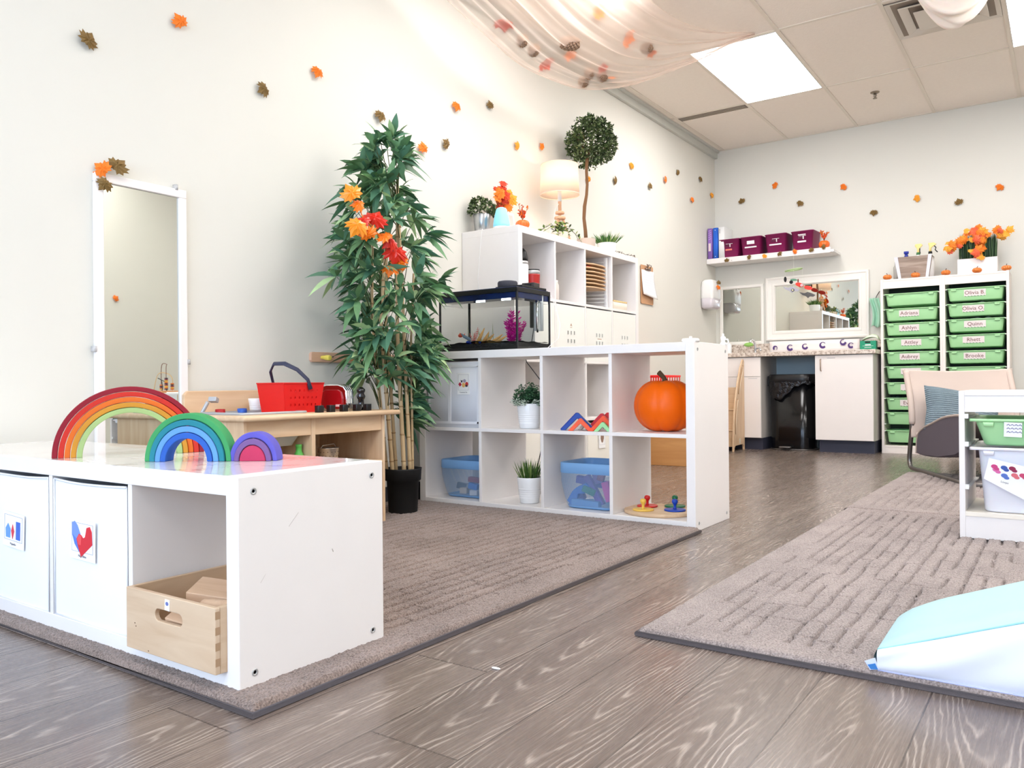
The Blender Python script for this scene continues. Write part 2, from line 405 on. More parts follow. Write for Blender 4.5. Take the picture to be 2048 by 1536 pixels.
def rug(name, label, x0, x1, y0, y1, step, seed, H=.020, pile=None, hw=1.0, cut=.22):
    W_, D_ = x1-x0, y1-y0; r = np.random.RandomState(seed)
    nx, ny = int(W_/step), int(D_/step)
    gx = np.linspace(0, W_, nx+1); gy = np.linspace(0, D_, ny+1); X, Y = np.meshgrid(gx, gy)
    # low frequency wander so the grooves are not ruler straight
    def sm(k, amp):
        a = np.zeros_like(X)
        for _ in range(5):
            fx, fy, p = r.uniform(-k, k), r.uniform(-k, k), r.uniform(0, 6.28); a += np.sin(X*fx+Y*fy+p)
        return a*amp/3
    Xw = X+sm(22, .004)+r.normal(0, .0006, X.shape); Yw = Y+sm(22, .006)
    PX, PY = .046, .135
    ix = np.floor(Xw/PX).astype(int); fx = Xw/PX-ix
    off = r.rand(400)*.99
    rowoff = off[np.abs(ix) % 400]
    iy = np.floor(Yw/PY+rowoff).astype(int); fy = Yw/PY+rowoff-iy
    key = (ix*131+iy*17) % 9973; tab = r.rand(9973); t = tab[key]
    gap = np.abs(Yw % PY)*0
    gv = np.clip(1-np.abs(fx)*PX/(.0068*hw), 0, 1)*(t > cut)*(fy > .06)*(fy < .94)
    gv = np.maximum(gv, np.clip(1-np.abs(1-fx)*PX/(.0046*hw), 0, 1)*(tab[((ix+1)*131+iy*17) % 9973] > cut)*(fy > .06)*(fy < .94)*.6)
    gh = np.clip(1-np.abs(fy)*PY/.006, 0, 1)*(tab[(key*7+3) % 9973] > .45)*.8
    g = np.maximum(gv, gh)
    edge = np.minimum(np.minimum(X, W_-X), np.minimum(Y, D_-Y))
    g = g*(edge > .085)
    Z = H-.0175*np.clip(g*1.9,0,1)+r.normal(0, .0008, X.shape)+sm(300, .0006)-np.clip((.012-edge)/.012, 0, 1)**2*(H*.8)
    Z[0, :] = Z[-1, :] = .001; Z[:, 0] = Z[:, -1] = .001
    V = np.stack([X, Y, Z], -1).reshape(-1, 3)
    a = (np.arange(ny)[:, None]*(nx+1)+np.arange(nx)[None, :]).reshape(-1)
    F = np.stack([a, a+1, a+nx+2, a+nx+1], -1)
    me = bpy.data.meshes.new('pile'); me.vertices.add(len(V)); me.vertices.foreach_set('co', V.astype('f').ravel())
    me.loops.add(F.size); me.loops.foreach_set('vertex_index', F.astype('i').ravel()); me.polygons.add(len(F))
    me.polygons.foreach_set('loop_start', np.arange(0, F.size, 4, dtype='i')); me.polygons.foreach_set('use_smooth', [True]*len(F)); me.update(); me.validate()
    me.materials.append(pile or RUG)
    t = thing(name, label, 'rug', (x0, y0, 0))
    o = bpy.data.objects.new('pile', me); COL.objects.link(o); o.parent = t
    MB().tube([(0, 0, .006), (W_, 0, .006), (W_, D_, .006), (0, D_, .006)], .0065, 8, closed=True).build('binding', BIND, t)
    return t
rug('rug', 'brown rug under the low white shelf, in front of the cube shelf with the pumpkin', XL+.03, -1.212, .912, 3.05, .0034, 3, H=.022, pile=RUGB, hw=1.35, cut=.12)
rug('rug', 'brown rug under the pale foam wedge and the small tray cabinet at the right', -.845, 1.35, 1.722, 3.91, .0038, 5)
rug('rug', 'farther brown rug under the feet of the beige sling chair', -.855, 1.3, 3.925, 5.66, .0065, 9)
# ================================================================== WHITE CUBE SHELVES
def cube_shelf(label, loc, rz, cols, rows, W_=1.47, H_=.42, D_=.39, sides_full=True, screws=True):
    """open cube shelving; local x along the width, front at y=0, back at y=D"""
    t = thing('cube_shelf', label, 'shelf', loc, rz)
    T, t2 = .038, .016
    cw = (W_-2*T-(cols-1)*t2)/cols; chh = (H_-2*T-(rows-1)*t2)/rows
    if sides_full:
        sx0, sz0, sz1, tx0, tx1 = 0, 0, H_, T, W_-T
    else:
        sx0, sz0, sz1, tx0, tx1 = 0, T, H_-T, 0, W_
    MB().bx(0, T, 0, D_, sz0, sz1).build('side_panel', WHITE, t, bevel=.0015)
    sp_ = MB().bx(W_-T, W_, 0, D_, sz0, sz1).build('side_panel', WHITE, t, bevel=.0015)
    tp = MB().bx(tx0, tx1, .001, D_, H_-T, H_-(.001 if sides_full else 0)).build('top_panel', WHITE, t, bevel=.0015)
    MB().bx(tx0, tx1, .001, D_, 0, T).build('bottom_panel', WHITE, t, bevel=.0015)
    for k in range(1, rows):
        z = T+k*chh+(k-1)*t2
        MB().bx(T, W_-T, .002, D_-.002, z, z+t2).build('shelf_board', WHITE, t, bevel=.001)
    for r in range(rows):
        z = T+r*(chh+t2)
        for k in range(1, cols):
            x = T+k*cw+(k-1)*t2
            MB().bx(x, x+t2, .003, D_-.002, z, z+chh).build('divider', WHITE, t, bevel=.001)
    if screws:
        for y in (.035, D_-.035):
            for z in (.03, H_-.03):
                MB().lathe([(.0072, 0), (.0072, .001), (.0058, .0016), (.004, .0012), (.003, -.0006), (0, -.0006)], n=20).build('screw', GREY_METAL, sp_, loc=(W_, y, z)).rotation_euler = (0, pi/2, 0)
    def cell(c, r):
        x = T+c*(cw+t2); z = T+r*(chh+t2); return x, x+cw, z, z+chh
    t_cell = cell
    return t, cell
MARBLE = None
def marble_film():
    M = mat('marble_film', (246, 243, 240), .12, coat=.5); nt = M.node_tree; b = nt.nodes['Principled BSDF']
    tc = nt.nodes.new('ShaderNodeTexCoord'); n = nt.nodes.new('ShaderNodeTexNoise'); n.inputs['Scale'].default_value = 9; n.inputs['Detail'].default_value = 8; n.inputs['Distortion'].default_value = 2.2
    mp = nt.nodes.new('ShaderNodeMapping'); mp.inputs['Scale'].default_value = (1, .45, 1); mp.inputs['Rotation'].default_value = (0, 0, .5)
    nt.links.new(tc.outputs['Object'], mp.inputs[0]); nt.links.new(mp.outputs[0], n.inputs['Vector'])
    cr = nt.nodes.new('ShaderNodeValToRGB'); e = cr.color_ramp.elements
    e[0].position = .30; e[0].color = rgb((196, 186, 182)); e[1].position = .47; e[1].color = rgb((246, 243, 240))
    nt.links.new(n.outputs['Fac'], cr.inputs[0]); nt.links.new(cr.outputs[0], b.inputs['Base Color']); return M
# low four-cube shelf in front
LX0, LY0, LZ = -2.768, .9475, .0165
low, lcell = cube_shelf('low white cube shelf in the foreground with canvas boxes and the wooden rainbows on top', (LX0, LY0, LZ), 0, 4, 1, 1.47, .411)
MB().bx(.039, 1.431, .004, .386, .4102, .4116).build('marble_film', marble_film(), low)
for pts, r in ((((.0, .12, .30), (.0, .145, .325)), .0003), (((0, .235, .235), (0, .238, .228)), .0009), (((0, .05, .20), (0, .062, .215)), .0002)):
    MB().tube([(1.4702, p[1], p[2]) for p in pts], r, 5).build('scratch', mat('scuff', (176, 166, 158), .6), low)
# cam-lock caps inside
for x in (1.095,):
    MB().lathe([(.0, -.0005), (.009, 0), (.009, .0012), (0, .0012)], n=20).build('cam_cap', WHITE2, low, loc=(1.0805+.001, .03, .345)).rotation_euler = (0, pi/2, 0)
# eight-cube room divider
SX0, SY0 = -1.2335-1.47, 3.056
mid, mcell = cube_shelf('white eight-cube shelf with the fish tank on top and the pumpkin inside', (SX0, SY0, 0), 0, 4, 2, 1.47, .768, screws=True)
# tall unit against the left wall, its front facing the room (+X)
TY0 = 3.575
tall, tcell = cube_shelf('tall white sixteen-cube shelf against the left wall carrying the lamp and potted plants', (XL+.392, TY0, 0), pi/2, 4, 4, 1.47, 1.47, .39, False, False)

# white fabric boxes
CANVAS = mat('white_canvas', (242, 243, 247), .85, bump=.35, bscale=500, bdist=.0006, var=.02, vscale=5)
CANVAS_S = mat('white_canvas_seam', (232, 232, 236), .8)
def canvas_box(label, loc, w, h, d=.35, rz=0, seam=None, group='white canvas storage boxes'):
    t = thing('storage_box', label, 'storage box', loc, rz, group)
    r_ = random.Random(int(loc[0]*1000)); q = r_.uniform(-.003, .003)
    b = MB()
    def fr(u, v):   # front face sags a little at the top and bulges in the middle
        x = -w/2+w*u; z = h*v
        if v > .95: z -= .005*sin(pi*u)
        return (x, -.006*sin(pi*u)*sin(pi*v)+.002*sin(9*u+q*900)*v, z)
    b.grid(fr, 14, 12)
    b.bx(-w/2, -w/2+.003, .0005, d, 0, h-.001); b.bx(w/2-.003, w/2, .0005, d, 0, h-.001); b.bx(-w/2, w/2, d-.003, d, 0, h-.001); b.bx(-w/2, w/2, .001, d, 0, .003)
    b.build('body', CANVAS, t, solid=.0)
    s = MB().tube([(-w/2+.001, -.0015, .0), (-w/2+.001, -.0015, h)], .0022, 6); s.tube([(w/2-.001, -.0015, 0), (w/2-.001, -.0015, h)], .0022, 6)
    s.tube([(-w/2+w*u/12, fr(u/12, 1)[1]-.001, fr(u/12, 1)[2]) for u in range(13)], .003, 6)
    s.tube([(-w/2, -.0015, .001), (w/2, -.0015, .001)], .002, 6)
    s.build('piping', CANVAS_S, t)
    if seam is not None:
        MB().grid(lambda u, v: (seam+.016*(u-.5)+.006*v, -.0068, .01+(h-.02)*v), 2, 6).build('webbing_strap', CANVAS_S, t, solid=.0016)
    return t
GREYINK = mat('grey_ink', (128, 124, 130), .7)
def card(parent, x, z, w, h, shapes=(), text=None, y=-.010, tilt=0, fr=True):
    c = MB().bx(-w/2, w/2, -.0007, .0007, -h/2, h/2).build('picture_card', PAPER, parent, bevel=.0003, seg=1)
    c.location = (x, y, z); c.rotation_euler = (0, tilt, 0)
    if fr:
        f = MB(); a, b_ = w*.42, h*.42; k = .0006
        for x0, x1, z0, z1 in ((-a, a, b_, b_+k), (-a, a, -b_*.72, -b_*.72+k), (-a, -a+k, -b_*.72, b_), (a-k, a, -b_*.72, b_)): f.bx(x0, x1, -.0012, -.0006, z0, z1)
        f.build('printed_border', mat('printed_grey', (120, 125, 160), .6), c)
    for si, (col, poly) in enumerate(shapes):
        nm = 'printed_%02x%02x%02x' % col
        MB().prism([(px*w, pz*h) for px, pz in poly], -.0014-.0002*si, -.0006, 'y').build('printed_picture', mat(nm, col, .6), c)
    if text: lettering(text, h*.085, c, GREYINK, (0, -.0009, -h*.40), (pi/2, 0, 0))
    return c
def ell(cx, cz, a, b_, n=14): return [(cx+a*cos(2*pi*i/n), cz+b_*sin(2*pi*i/n)) for i in range(n)]
cx = lambda c: LX0+(lcell(c, 0)[0]+lcell(c, 0)[1])/2
bz = LZ+.0385
b1 = canvas_box('white canvas box with the red and blue brick picture card, beside the wooden crate', (cx(2), LY0+.006, bz), .325, .327)
card(b1, -.006+(-1.863-cx(2)), .249-bz, .112, .092, [((120, 150, 225), [(-.42, .40), (-.30, .46), (-.18, .36), (-.05, .12), (-.10, -.28), (-.30, -.10), (-.40, .1)]),
     ((90, 125, 210), [(-.40, .12), (-.22, .02), (-.12, -.30), (-.30, -.12)]),
     ((215, 45, 58), [(-.22, .02), (-.12, .16), (-.02, .12), (.04, .06), (.12, .10), (.18, .34), (.30, .38), (.38, .26), (.40, -.06), (-.04, -.42), (-.16, -.16)]),
     ((235, 80, 85), [(-.20, .02), (-.12, .14), (-.02, .10), (-.04, -.12), (-.14, -.12)])], 'Mega Bloks', tilt=.02)
b2 = canvas_box('white canvas box with the pentagon, diamond and rectangle picture card', (cx(1), LY0+.006, bz), .325, .327)
card(b2, -2.213-cx(1), .239-bz, .115, .088, [((110, 160, 230), [(-.36, .02), (-.24, .18), (-.12, .02), (-.14, -.24), (-.34, -.24)]), ((215, 60, 80), [(-.02, .18), (.05, -.02), (-.02, -.26), (-.09, -.02)]),
     ((70, 110, 205), [(.14, .28), (.33, .28), (.33, -.24), (.14, -.24)])], 'Magnatiles', tilt=.05)
canvas_box('white canvas box at the far left end of the low shelf, outside the picture', (cx(0), LY0+.006, bz), .325, .327)

# wooden crate with blocks in the right hand cube
CR = wood('crate_wood', (222, 196, 166), (205, 174, 142), 0, .5)
c = thing('wooden_crate', 'pale wooden crate with a handle hole standing in the low shelf, full of wood blocks', 'crate', (-1.492, .922, .05))
w, h, d, tk = .312, .128, .36, .011
def handle_panel():
    # front board with a stadium shaped hole, as a ring of quads
    hw, hh, hz = .048, .0125, .086; N = 24; inner = []; outer = []
    for i in range(N):
        a = 2*pi*i/N; ux, uz = cos(a), sin(a)
        ix = (hw-hh)*(1 if ux > 1e-9 else -1 if ux < -1e-9 else 0)+hh*ux; inner.append((ix, hz+hh*uz))
        k = 1e9
        if abs(ux) > 1e-9: k = min(k, (w/2)/abs(ux))
        tz = (h-hz) if uz > 0 else hz
        if abs(uz) > 1e-9: k = min(k, tz/abs(uz))
        outer.append((ux*k, hz+uz*k))
    for cxn, czn in ((w/2, h), (-w/2, h), (-w/2, 0), (w/2, 0)):
        j = min(range(N), key=lambda q: (outer[q][0]-cxn)**2+(outer[q][1]-czn)**2); outer[j] = (cxn, czn)
    V = [(x, 0, z) for x, z in inner]+[(x, 0, z) for x, z in outer]+[(x, tk, z) for x, z in inner]+[(x, tk, z) for x, z in outer]
    F = []
    for i in range(N):
        j = (i+1) % N
        F += [(i, j, N+j, N+i), (2*N+j, 2*N+i, 3*N+i, 3*N+j), (i, 2*N+i, 2*N+j, j), (N+j, 3*N+j, 3*N+i, N+i)]
    return MB().add(V, F)
handle_panel().build('front_board', CR, c, bevel=.0018)
MB().bx(-w/2, w/2, d-tk, d, 0, h).build('back_board', CR, c, bevel=.0015)
CRY = wood('crate_wood_side', (214, 186, 154), (196, 164, 130), 1, .5)
for s in (-1, 1):
    x0, x1 = (s*w/2, s*(w/2-tk)); MB().bx(min(x0, x1), max(x0, x1), tk, d-tk, 0, h).build('side_board', CRY, c, bevel=.0012)
fj = MB()
for k in range(4):   # finger joints: end grain showing on the outer corner
    fj.bx(w/2-.0002, w/2+.0003, .0, tk, .016+k*.03, .031+k*.03)
fj.build('finger_joint', mat('end_grain', (176, 142, 108), .6), c)
MB().bx(-w/2+tk, w/2-tk, tk, d-tk, .004, .010).build('base_board', CR, c)
st = MB().bx(-.008, .008, -.0012, -.0002, -.011, .011).build('sticker', PAPER, c, loc=(.018-.02, 0, .117-.006)); st.rotation_euler = (0, .06, 0)
MB().prism(ell(0, .003, .005, .004), -.0018, -.0008, 'y').build('printed_mark', mat('sticker_blue', (110, 120, 180), .6), st)
for x, z in ((-.122, .056), (-.118, .05), (-.072, .006)): MB().sph((x, -.0003, z), (.0016, .0006, .0013), 8, 6).build('knot', mat('knot_brown', (96, 60, 36), .7), c)
BL = wood('block_wood', (226, 192, 160), (208, 170, 136), 0, .5)
def block(name, label, mb, loc, rot=(0, 0, 0), mm=None):
    o = mb.build(name, mm or BL, loc=loc, bevel=.0015); o.rotation_euler = rot
    return tag(o, label, 'toy block', 'plain wooden blocks in the crate')
blk = [('flat wooden block lying across the front left of the crate', MB().bx(-.06, .06, -.035, .035, 0, .02), (-1.47, 1.03, .158), (.25, .12, .5)),
       ('small pale block behind the front board of the crate', MB().bx(-.025, .025, -.02, .02, 0, .03), (-1.47, 1.12, .168), (.1, .2, .1)),
       ('long pale wooden plank leaning up to the right in the crate', MB().bx(-.006, .006, -.02, .02, 0, .17), (-1.52, 1.10, .13), (.2, .8, .35)),
       ('pinkish wooden arch block at the right side of the crate', MB().prism([(-.05, 0), (-.05, .02), (-.03, .05), (.03, .05), (.05, .02), (.05, 0), (.03, 0), (.02, .018), (-.02, .018), (-.03, 0)], -.02, .02, 'y'), (-1.385, 1.06, .152), (.3, -.2, .4)),
       ('wooden cylinder lying at the front right of the crate', MB().lathe([(.017, -.05), (.017, .05)], n=20), (-1.40, .985, .155), (0, 1.5, .2)),
       ('thin wooden board flat at the bottom right of the crate', MB().bx(-.07, .07, -.05, .05, 0, .012), (-1.43, 1.10, .135), (.1, .05, -.2)),
       ('wooden block seen through the handle hole of the crate', MB().bx(-.05, .05, -.03, .03, 0, .04), (-1.49, .985, .095), (.4, .2, .3))]
for n_, (lb, mb, lc, rt) in enumerate(blk):
    block(('wooden_block'), lb, mb, lc, rt)

# ---- wooden rainbows
def dye(name, col): return mat(name, tuple(int(18+x*.80) for x in col), .75, bump=.15, bscale=90, var=.08, vscale=14, spec=.25)
def rainbow(label, a, b_, H, arcs, tk, depth, solid=None):
    """a, b_ = outer feet on the shelf top"""
    ax, ay = a; bx_, by = b_; L_ = sqrt((bx_-ax)**2+(by-ay)**2); ang = atan2(by-ay, bx_-ax)
    t = thing('rainbow_stacker', label, 'toy', ((ax+bx_)/2, (ay+by)/2, LZ+.4117), ang, 'wooden rainbow stacking toys')
    R = L_/2; kz = H/R
    for i, col in enumerate(arcs):
        ro = R-i*(tk+.0012); ri = ro-tk; N = 40
        outer = [(ro*cos(pi*q/N), ro*kz*sin(pi*q/N)) for q in range(N+1)]; inn = [(ri*cos(pi*q/N), ri*kz*sin(pi*q/N)) for q in range(N, -1, -1)]
        off = rnd.uniform(-.003, .003)-.003*i
        MB().prism(outer+inn, off, depth+off, 'y', smooth=True).build('arch', dye('dyed_%d_%d_%d' % col, col), t, bevel=.0018, angle=50)
    if solid:
        ro = R-len(arcs)*(tk+.0012); N = 30
        MB().prism([(ro*cos(pi*q/N), ro*kz*sin(pi*q/N)) for q in range(N+1)], -.004, depth-.004, 'y', smooth=True).build('half_disc', dye('dyed_solid', solid), t, bevel=.002, angle=50)
rainbow('largest wooden rainbow with red, orange, yellow and light green arches', (-2.052, .962), (-1.893, 1.278), .176, [(152, 22, 38), (222, 44, 32), (244, 112, 32), (222, 148, 40), (176, 204, 128)], .0125, .042)
rainbow('middle wooden rainbow with green, teal and blue arches', (-1.767, 1.035), (-1.594, 1.145), .112, [(60, 164, 92), (28, 132, 150), (96, 160, 228), (36, 92, 196)], .0125, .044)
rainbow('smallest wooden rainbow with violet arches around a pink half disc', (-1.598, 1.143), (-1.504, 1.204), .067, [(96, 88, 200), (120, 84, 148)], .0115, .044, (204, 46, 88))
# ================================================================== PLANTS AND LEAVES (helpers)
def add_leaf(mb, base, d, ln, wd, mi=0, droop=.25, seg=3, r=rnd, fold=.15):
    d = Vector(d).normalized(); side = d.cross(Vector((0, 0, 1)))
    if side.length < .1: side = Vector((1, 0, 0))
    side.normalize(); side = (Matrix.Rotation(r.uniform(-.9, .9), 3, d) @ side); up = side.cross(d)
    V = []; p = Vector(base)
    prof = {2: (.0, 1, 0), 3: (.15, 1, .75, 0), 4: (.12, .8, 1, .62, 0), 5: (.1, .65, 1, .85, .45, 0)}[seg]
    for i in range(seg+1):
        t = i/seg; c = p+d*(ln*t)+Vector((0, 0, -droop*ln*t*t)); w = wd*.5*prof[i]
        V += [c-side*w, c+up*(-fold*w), c+side*w]
    F = []
    for i in range(seg): F += [(3*i, 3*i+1, 3*i+4, 3*i+3), (3*i+1, 3*i+2, 3*i+5, 3*i+4)]
    mb.add(V, F, mi, True)
def rdir(r, zmin=-1):
    while True:
        v = Vector((r.gauss(0, 1), r.gauss(0, 1), r.gauss(0, 1)))
        if v.length > .01:
            v.normalize()
            if v.z >= zmin: return v
MAPLE = [(0, -.5), (.14, -.42), (.42, -.60), (.47, -.38), (.82, -.30), (.68, -.10), (.98, .22), (.72, .24), (.80, .55), (.42, .38), (.38, .62), (.26, .60), (0, 1.0)]
MAPLE = MAPLE+[(-x, y) for x, y in MAPLE[-2:0:-1]]
def add_maple(mb, M4, size, mi=0, cup=.25, r=rnd, stem=True, star=False):
    """a lobed leaf: centre raised, lobes curling; M4 places it"""
    k = mb.M; mb.M = M4 if k is None else k @ M4; s = size/2
    V = [(0, 0, cup*s)]; c2 = r.uniform(.6, 1.3)
    for i, (x, y) in enumerate(MAPLE):
        q = sqrt(x*x+y*y); V.append((x*s*.9, y*s*.9, cup*s*(1-q*c2)+r.uniform(-.06, .06)*s))
    mid = []
    n = len(MAPLE)
    for i, (x, y) in enumerate(MAPLE):
        q = sqrt(x*x+y*y); V.append((x*s*.42, y*s*.42, cup*s*.85-.05*s*(1 if q > .7 else -1)))
    F = []
    for i in range(n):
        j = (i+1) % n; F += [(0, 1+n+i, 1+n+j), (1+n+i, 1+i, 1+j, 1+n+j)]
    mb.add(V, F, mi, False)
    if stem: mb.tube([(0, -.4*s, cup*s*.4), (.03*s, -.8*s, 0), (.1*s, -1.15*s, 0)], .018*s, 5, mi)
    mb.M = k
LF_D = mat('leaf_dark_green', (70, 108, 76), .5, var=.25, vscale=30)
LF_M = mat('leaf_mid_green', (108, 148, 102), .5, var=.25, vscale=30)
LF_L = mat('leaf_light_green', (180, 208, 152), .55, var=.2, vscale=30)
LF_T = mat('leaf_deep_teal_green', (84, 128, 100), .5, var=.2, vscale=30)
GREENS = [LF_D, LF_M, LF_L, LF_T]
BOX_D = mat('boxwood_dark', (52, 68, 38), .55, var=.2); BOX_M = mat('boxwood_mid', (86, 106, 58), .55, var=.2); BOX_L = mat('boxwood_pale', (150, 166, 120), .6, var=.15)
ORG = mat('autumn_orange', (240, 122, 28), .65, var=.18, vscale=60); ORG2 = mat('autumn_amber', (238, 158, 44), .65, var=.15, vscale=60)
REDL = mat('autumn_red', (214, 62, 26), .6, var=.2, vscale=60); OLIVE = mat('autumn_olive_brown', (124, 96, 48), .6, var=.2, vscale=60)
TWIG = mat('twig_brown', (92, 66, 44), .8, bump=.4, bscale=80); SOIL = mat('potting_soil', (50, 38, 30), .95, bump=.8, bscale=120)
POTW = mat('white_ceramic', (246, 246, 246), .25, coat=.3)
def pot(t, r1, r0, h, m_, ribs=0, wall=.004, soil=True, name='pot', c=(0, 0)):
    prof = [(r0*.92, 0), (r0, .003)]
    if ribs:
        for i in range(ribs*4+1):
            u = i/(ribs*4); z = h*(.18+.42*u); prof.append((r0+(r1-r0)*z/h+(.0009 if i % 4 in (1, 2) else 0), z))
    prof += [(r1, h-.002), (r1-.001, h), (r1-wall, h), (r1-wall-.001, h-.003), (r0+(r1-r0)*.7-wall, h*.75), (0, h*.75)]
    o = MB().lathe(prof, c=(c[0], c[1], 0), n=40).build(name, m_, t)
    if soil: MB().lathe([(0, h*.86), (r0+(r1-r0)*.8-wall, h*.86), (r0+(r1-r0)*.8-wall, h*.80), (0, h*.8)][::-1], c=(c[0], c[1], 0), n=24).build('soil', SOIL, t)
    return o

# ================================================================== CONTENTS OF THE EIGHT-CUBE SHELF
ZT = .392+.0005; ZB = .0385
def mx_(c): x0, x1, _, _ = mcell(c, 0); return SX0+x0, SX0+x1
# fabric box top left, its side turned outwards
x0, x1 = mx_(0)
GREYC = mat('pale_grey_canvas', (224, 226, 232), .85, bump=.3, bscale=500, bdist=.0005)
t = thing('storage_box', 'pale fabric box with a webbing strip and picture card in the top left cube', 'storage box', ((x0+x1)/2+.006, SY0+.012, ZT))
MB().loft([(.318, .34, 0, .006), (.322, .344, .16, .006), (.32, .342, .322, .006), (.312, .334, .322, .006), (.312, .334, .02, .006)], c=(0, .17)).build('body', GREYC, t)
e = MB(); 
for z in (.018, .295): e.bx(-.16, .16, -.0035, -.0015, z, z+.012)
for x in (-.16, .148): e.bx(x, x+.012, -.0035, -.0015, .02, .3)
e.bx(-.03, -.012, -.005, -.0015, .02, .3); e.build('webbing_strap', CANVAS_S, t, bevel=.0005)
card(t, .068, .215, .076, .105, [((60, 56, 70), [(-.22, .18), (-.14, .14), (-.06, .18), (-.08, .06), (-.18, .06)]), ((170, 165, 190), ell(.10, .13, .12, .08)),
      ((196, 36, 70), [(-.40, -.02), (-.26, .08), (-.14, -.04), (-.28, -.14)]), ((236, 190, 110), ell(.02, -.06, .13, .11)), ((206, 62, 60), ell(.28, -.02, .12, .10)), ((60, 50, 60), ell(.26, -.10, .1, .05))], 'Costume fun', y=-.004)
# white ribbed pots
def ribpot(label, loc, r1, r0, h):
    t = thing('potted_plant', label, 'plant', loc)
    pot(t, r1, r0, h, POTW, ribs=5); return t
x0, x1 = mx_(1)
t = ribpot('bushy artificial thyme with white tips in a ribbed white pot, top row of the shelf', (-2.105, 3.165, ZT), .0605, .047, .118)
f = MB(); r = random.Random(5)
for i in range(380):
    v = rdir(r, -.25); rad = r.uniform(.045, .09); base = Vector((0, 0, .122)); p = base+Vector((v.x*rad*.98, v.y*rad*.9, max(-.012, v.z*rad*1.0)))
    for q in range(9):
        w = rdir(r, -.3); low_ = v.z < .15
        add_leaf(f, p+w*.004, w, r.uniform(.007, .012), .0058, 2 if (low_ and r.random() < .7) else r.choice([0, 0, 1]), 0, 2, r)
    f.tube([(0, 0, .10), tuple(p*.6+base*.4), tuple(p)], .0006, 4, 1)
f.build('foliage', [mat('thyme_green', (66, 110, 72), .6, var=.2), mat('thyme_dark', (40, 74, 50), .6, var=.2), mat('thyme_white', (212, 224, 206), .6)], t)
def grass(t, n, z, spread, hmin, hmax, rb, seed, wd=.004, lean=.5, mats=None):
    f = MB(); r = random.Random(seed)
    for i in range(n):
        a = r.uniform(0, 2*pi); q = rb*sqrt(r.random()); b = Vector((q*cos(a), q*sin(a), z)); d = Vector((cos(a)*lean*q/rb+r.uniform(-.12, .12), sin(a)*lean*q/rb+r.uniform(-.12, .12), 1))
        add_leaf(f, b, d, r.uniform(hmin, hmax), wd, r.choice([0, 0, 1, 2]), r.uniform(0, .25)*spread, 4, r)
    return f.build('foliage', mats or [mat('grass_green', (84, 122, 50), .5, var=.2), mat('grass_dark', (48, 84, 36), .5, var=.2), mat('grass_pale', (136, 160, 84), .5)], t)
t = ribpot('spiky artificial grass in a ribbed white pot, bottom row of the shelf', (-2.108, 3.165, ZB), .060, .046, .122)
grass(t, 170, .108, .6, .06, .115, .045, 8, lean=.45)
# triangle arches (open rings of painted wood) in the third cube
def tri(label, loc, w, rz, col, tk=.016, dp=.028):
    a, h_ = w/2, w/2*.98; i_ = tk*1.42
    P = [(-a, 0), (-.004, h_), (.004, h_), (a, 0), (a-i_, 0), (0, h_-i_), (-a+i_, 0)]
    o = MB().prism(P, -dp/2, dp/2, 'y').build('triangle_arch', mat('paint_%d_%d_%d' % col, col, .5, bump=.1, bscale=80), bevel=.0018, loc=loc)
    o.rotation_euler = (0, 0, rz); tag(o, label, 'toy block', 'painted triangle arches'); return o
NAVY = (24, 52, 150); CORAL = (244, 96, 58)
tri('navy triangle arch, the rearmost and leftmost of the painted triangles', (-1.862, 3.195, ZT), .155, .40, NAVY)
tri('blue triangle arch in front with a coral triangle nested in it', (-1.822, 3.135, ZT), .158, .42, (30, 74, 168))
tri('coral triangle arch nested under the blue one at the left', (-1.785, 3.095, ZT), .112, .42, CORAL)
tri('red triangle arch behind the orange ones', (-1.742, 3.215, ZT), .15, .3, (204, 34, 44))
tri('scarlet triangle arch standing behind the red one', (-1.735, 3.26, ZT), .155, .3, (220, 40, 40))
tri('orange triangle arch at the right with a mint triangle inside', (-1.682, 3.120, ZT), .135, .3, (246, 84, 40))
tri('mint green triangle arch, smallest and frontmost', (-1.668, 3.088, ZT), .082, .3, (164, 224, 160), .014)
tri('purple triangle arch half hidden behind the cube divider', (-1.708, 3.315, ZT), .15, .2, (92, 30, 130))
tri('unpainted pale triangle arch seen through the blue and coral ones', (-1.80, 3.175, ZT), .08, .3, (226, 214, 200), .012)
# mesh baskets
def mesh_mat():
    M = mat('blue_mesh', (150, 180, 212), .5); nt = M.node_tree; b = nt.nodes['Principled BSDF']; L = nt.links
    tc = nt.nodes.new('ShaderNodeTexCoord'); sp_ = nt.nodes.new('ShaderNodeSeparateXYZ'); L.new(tc.outputs['Object'], sp_.inputs[0])
    def mth(op, a, b__=0):
        n = nt.nodes.new('ShaderNodeMath'); n.operation = op
        for i, x in enumerate((a, b__)):
            if isinstance(x, (int, float)): n.inputs[i].default_value = x
            else: L.new(x, n.inputs[i])
        return n.outputs[0]
    u = mth('ADD', sp_.outputs[0], sp_.outputs[1]); v = sp_.outputs[2]; k = 1/.0046
    a = mth('ABSOLUTE', mth('SUBTRACT', mth('FRACT', mth('MULTIPLY', mth('ADD', u, v), k)), .5), 0)
    c = mth('ABSOLUTE', mth('SUBTRACT', mth('FRACT', mth('MULTIPLY', mth('SUBTRACT', v, u), k)), .5), 0)
    hole = mth('MULTIPLY', mth('LESS_THAN', a, .395), mth('LESS_THAN', c, .395))
    al = mth('SUBTRACT', 1.0, hole); L.new(al, b.inputs['Alpha']); return M
MESH = mesh_mat(); BLUEP = mat('cornflower_plastic', (122, 168, 216), .4)
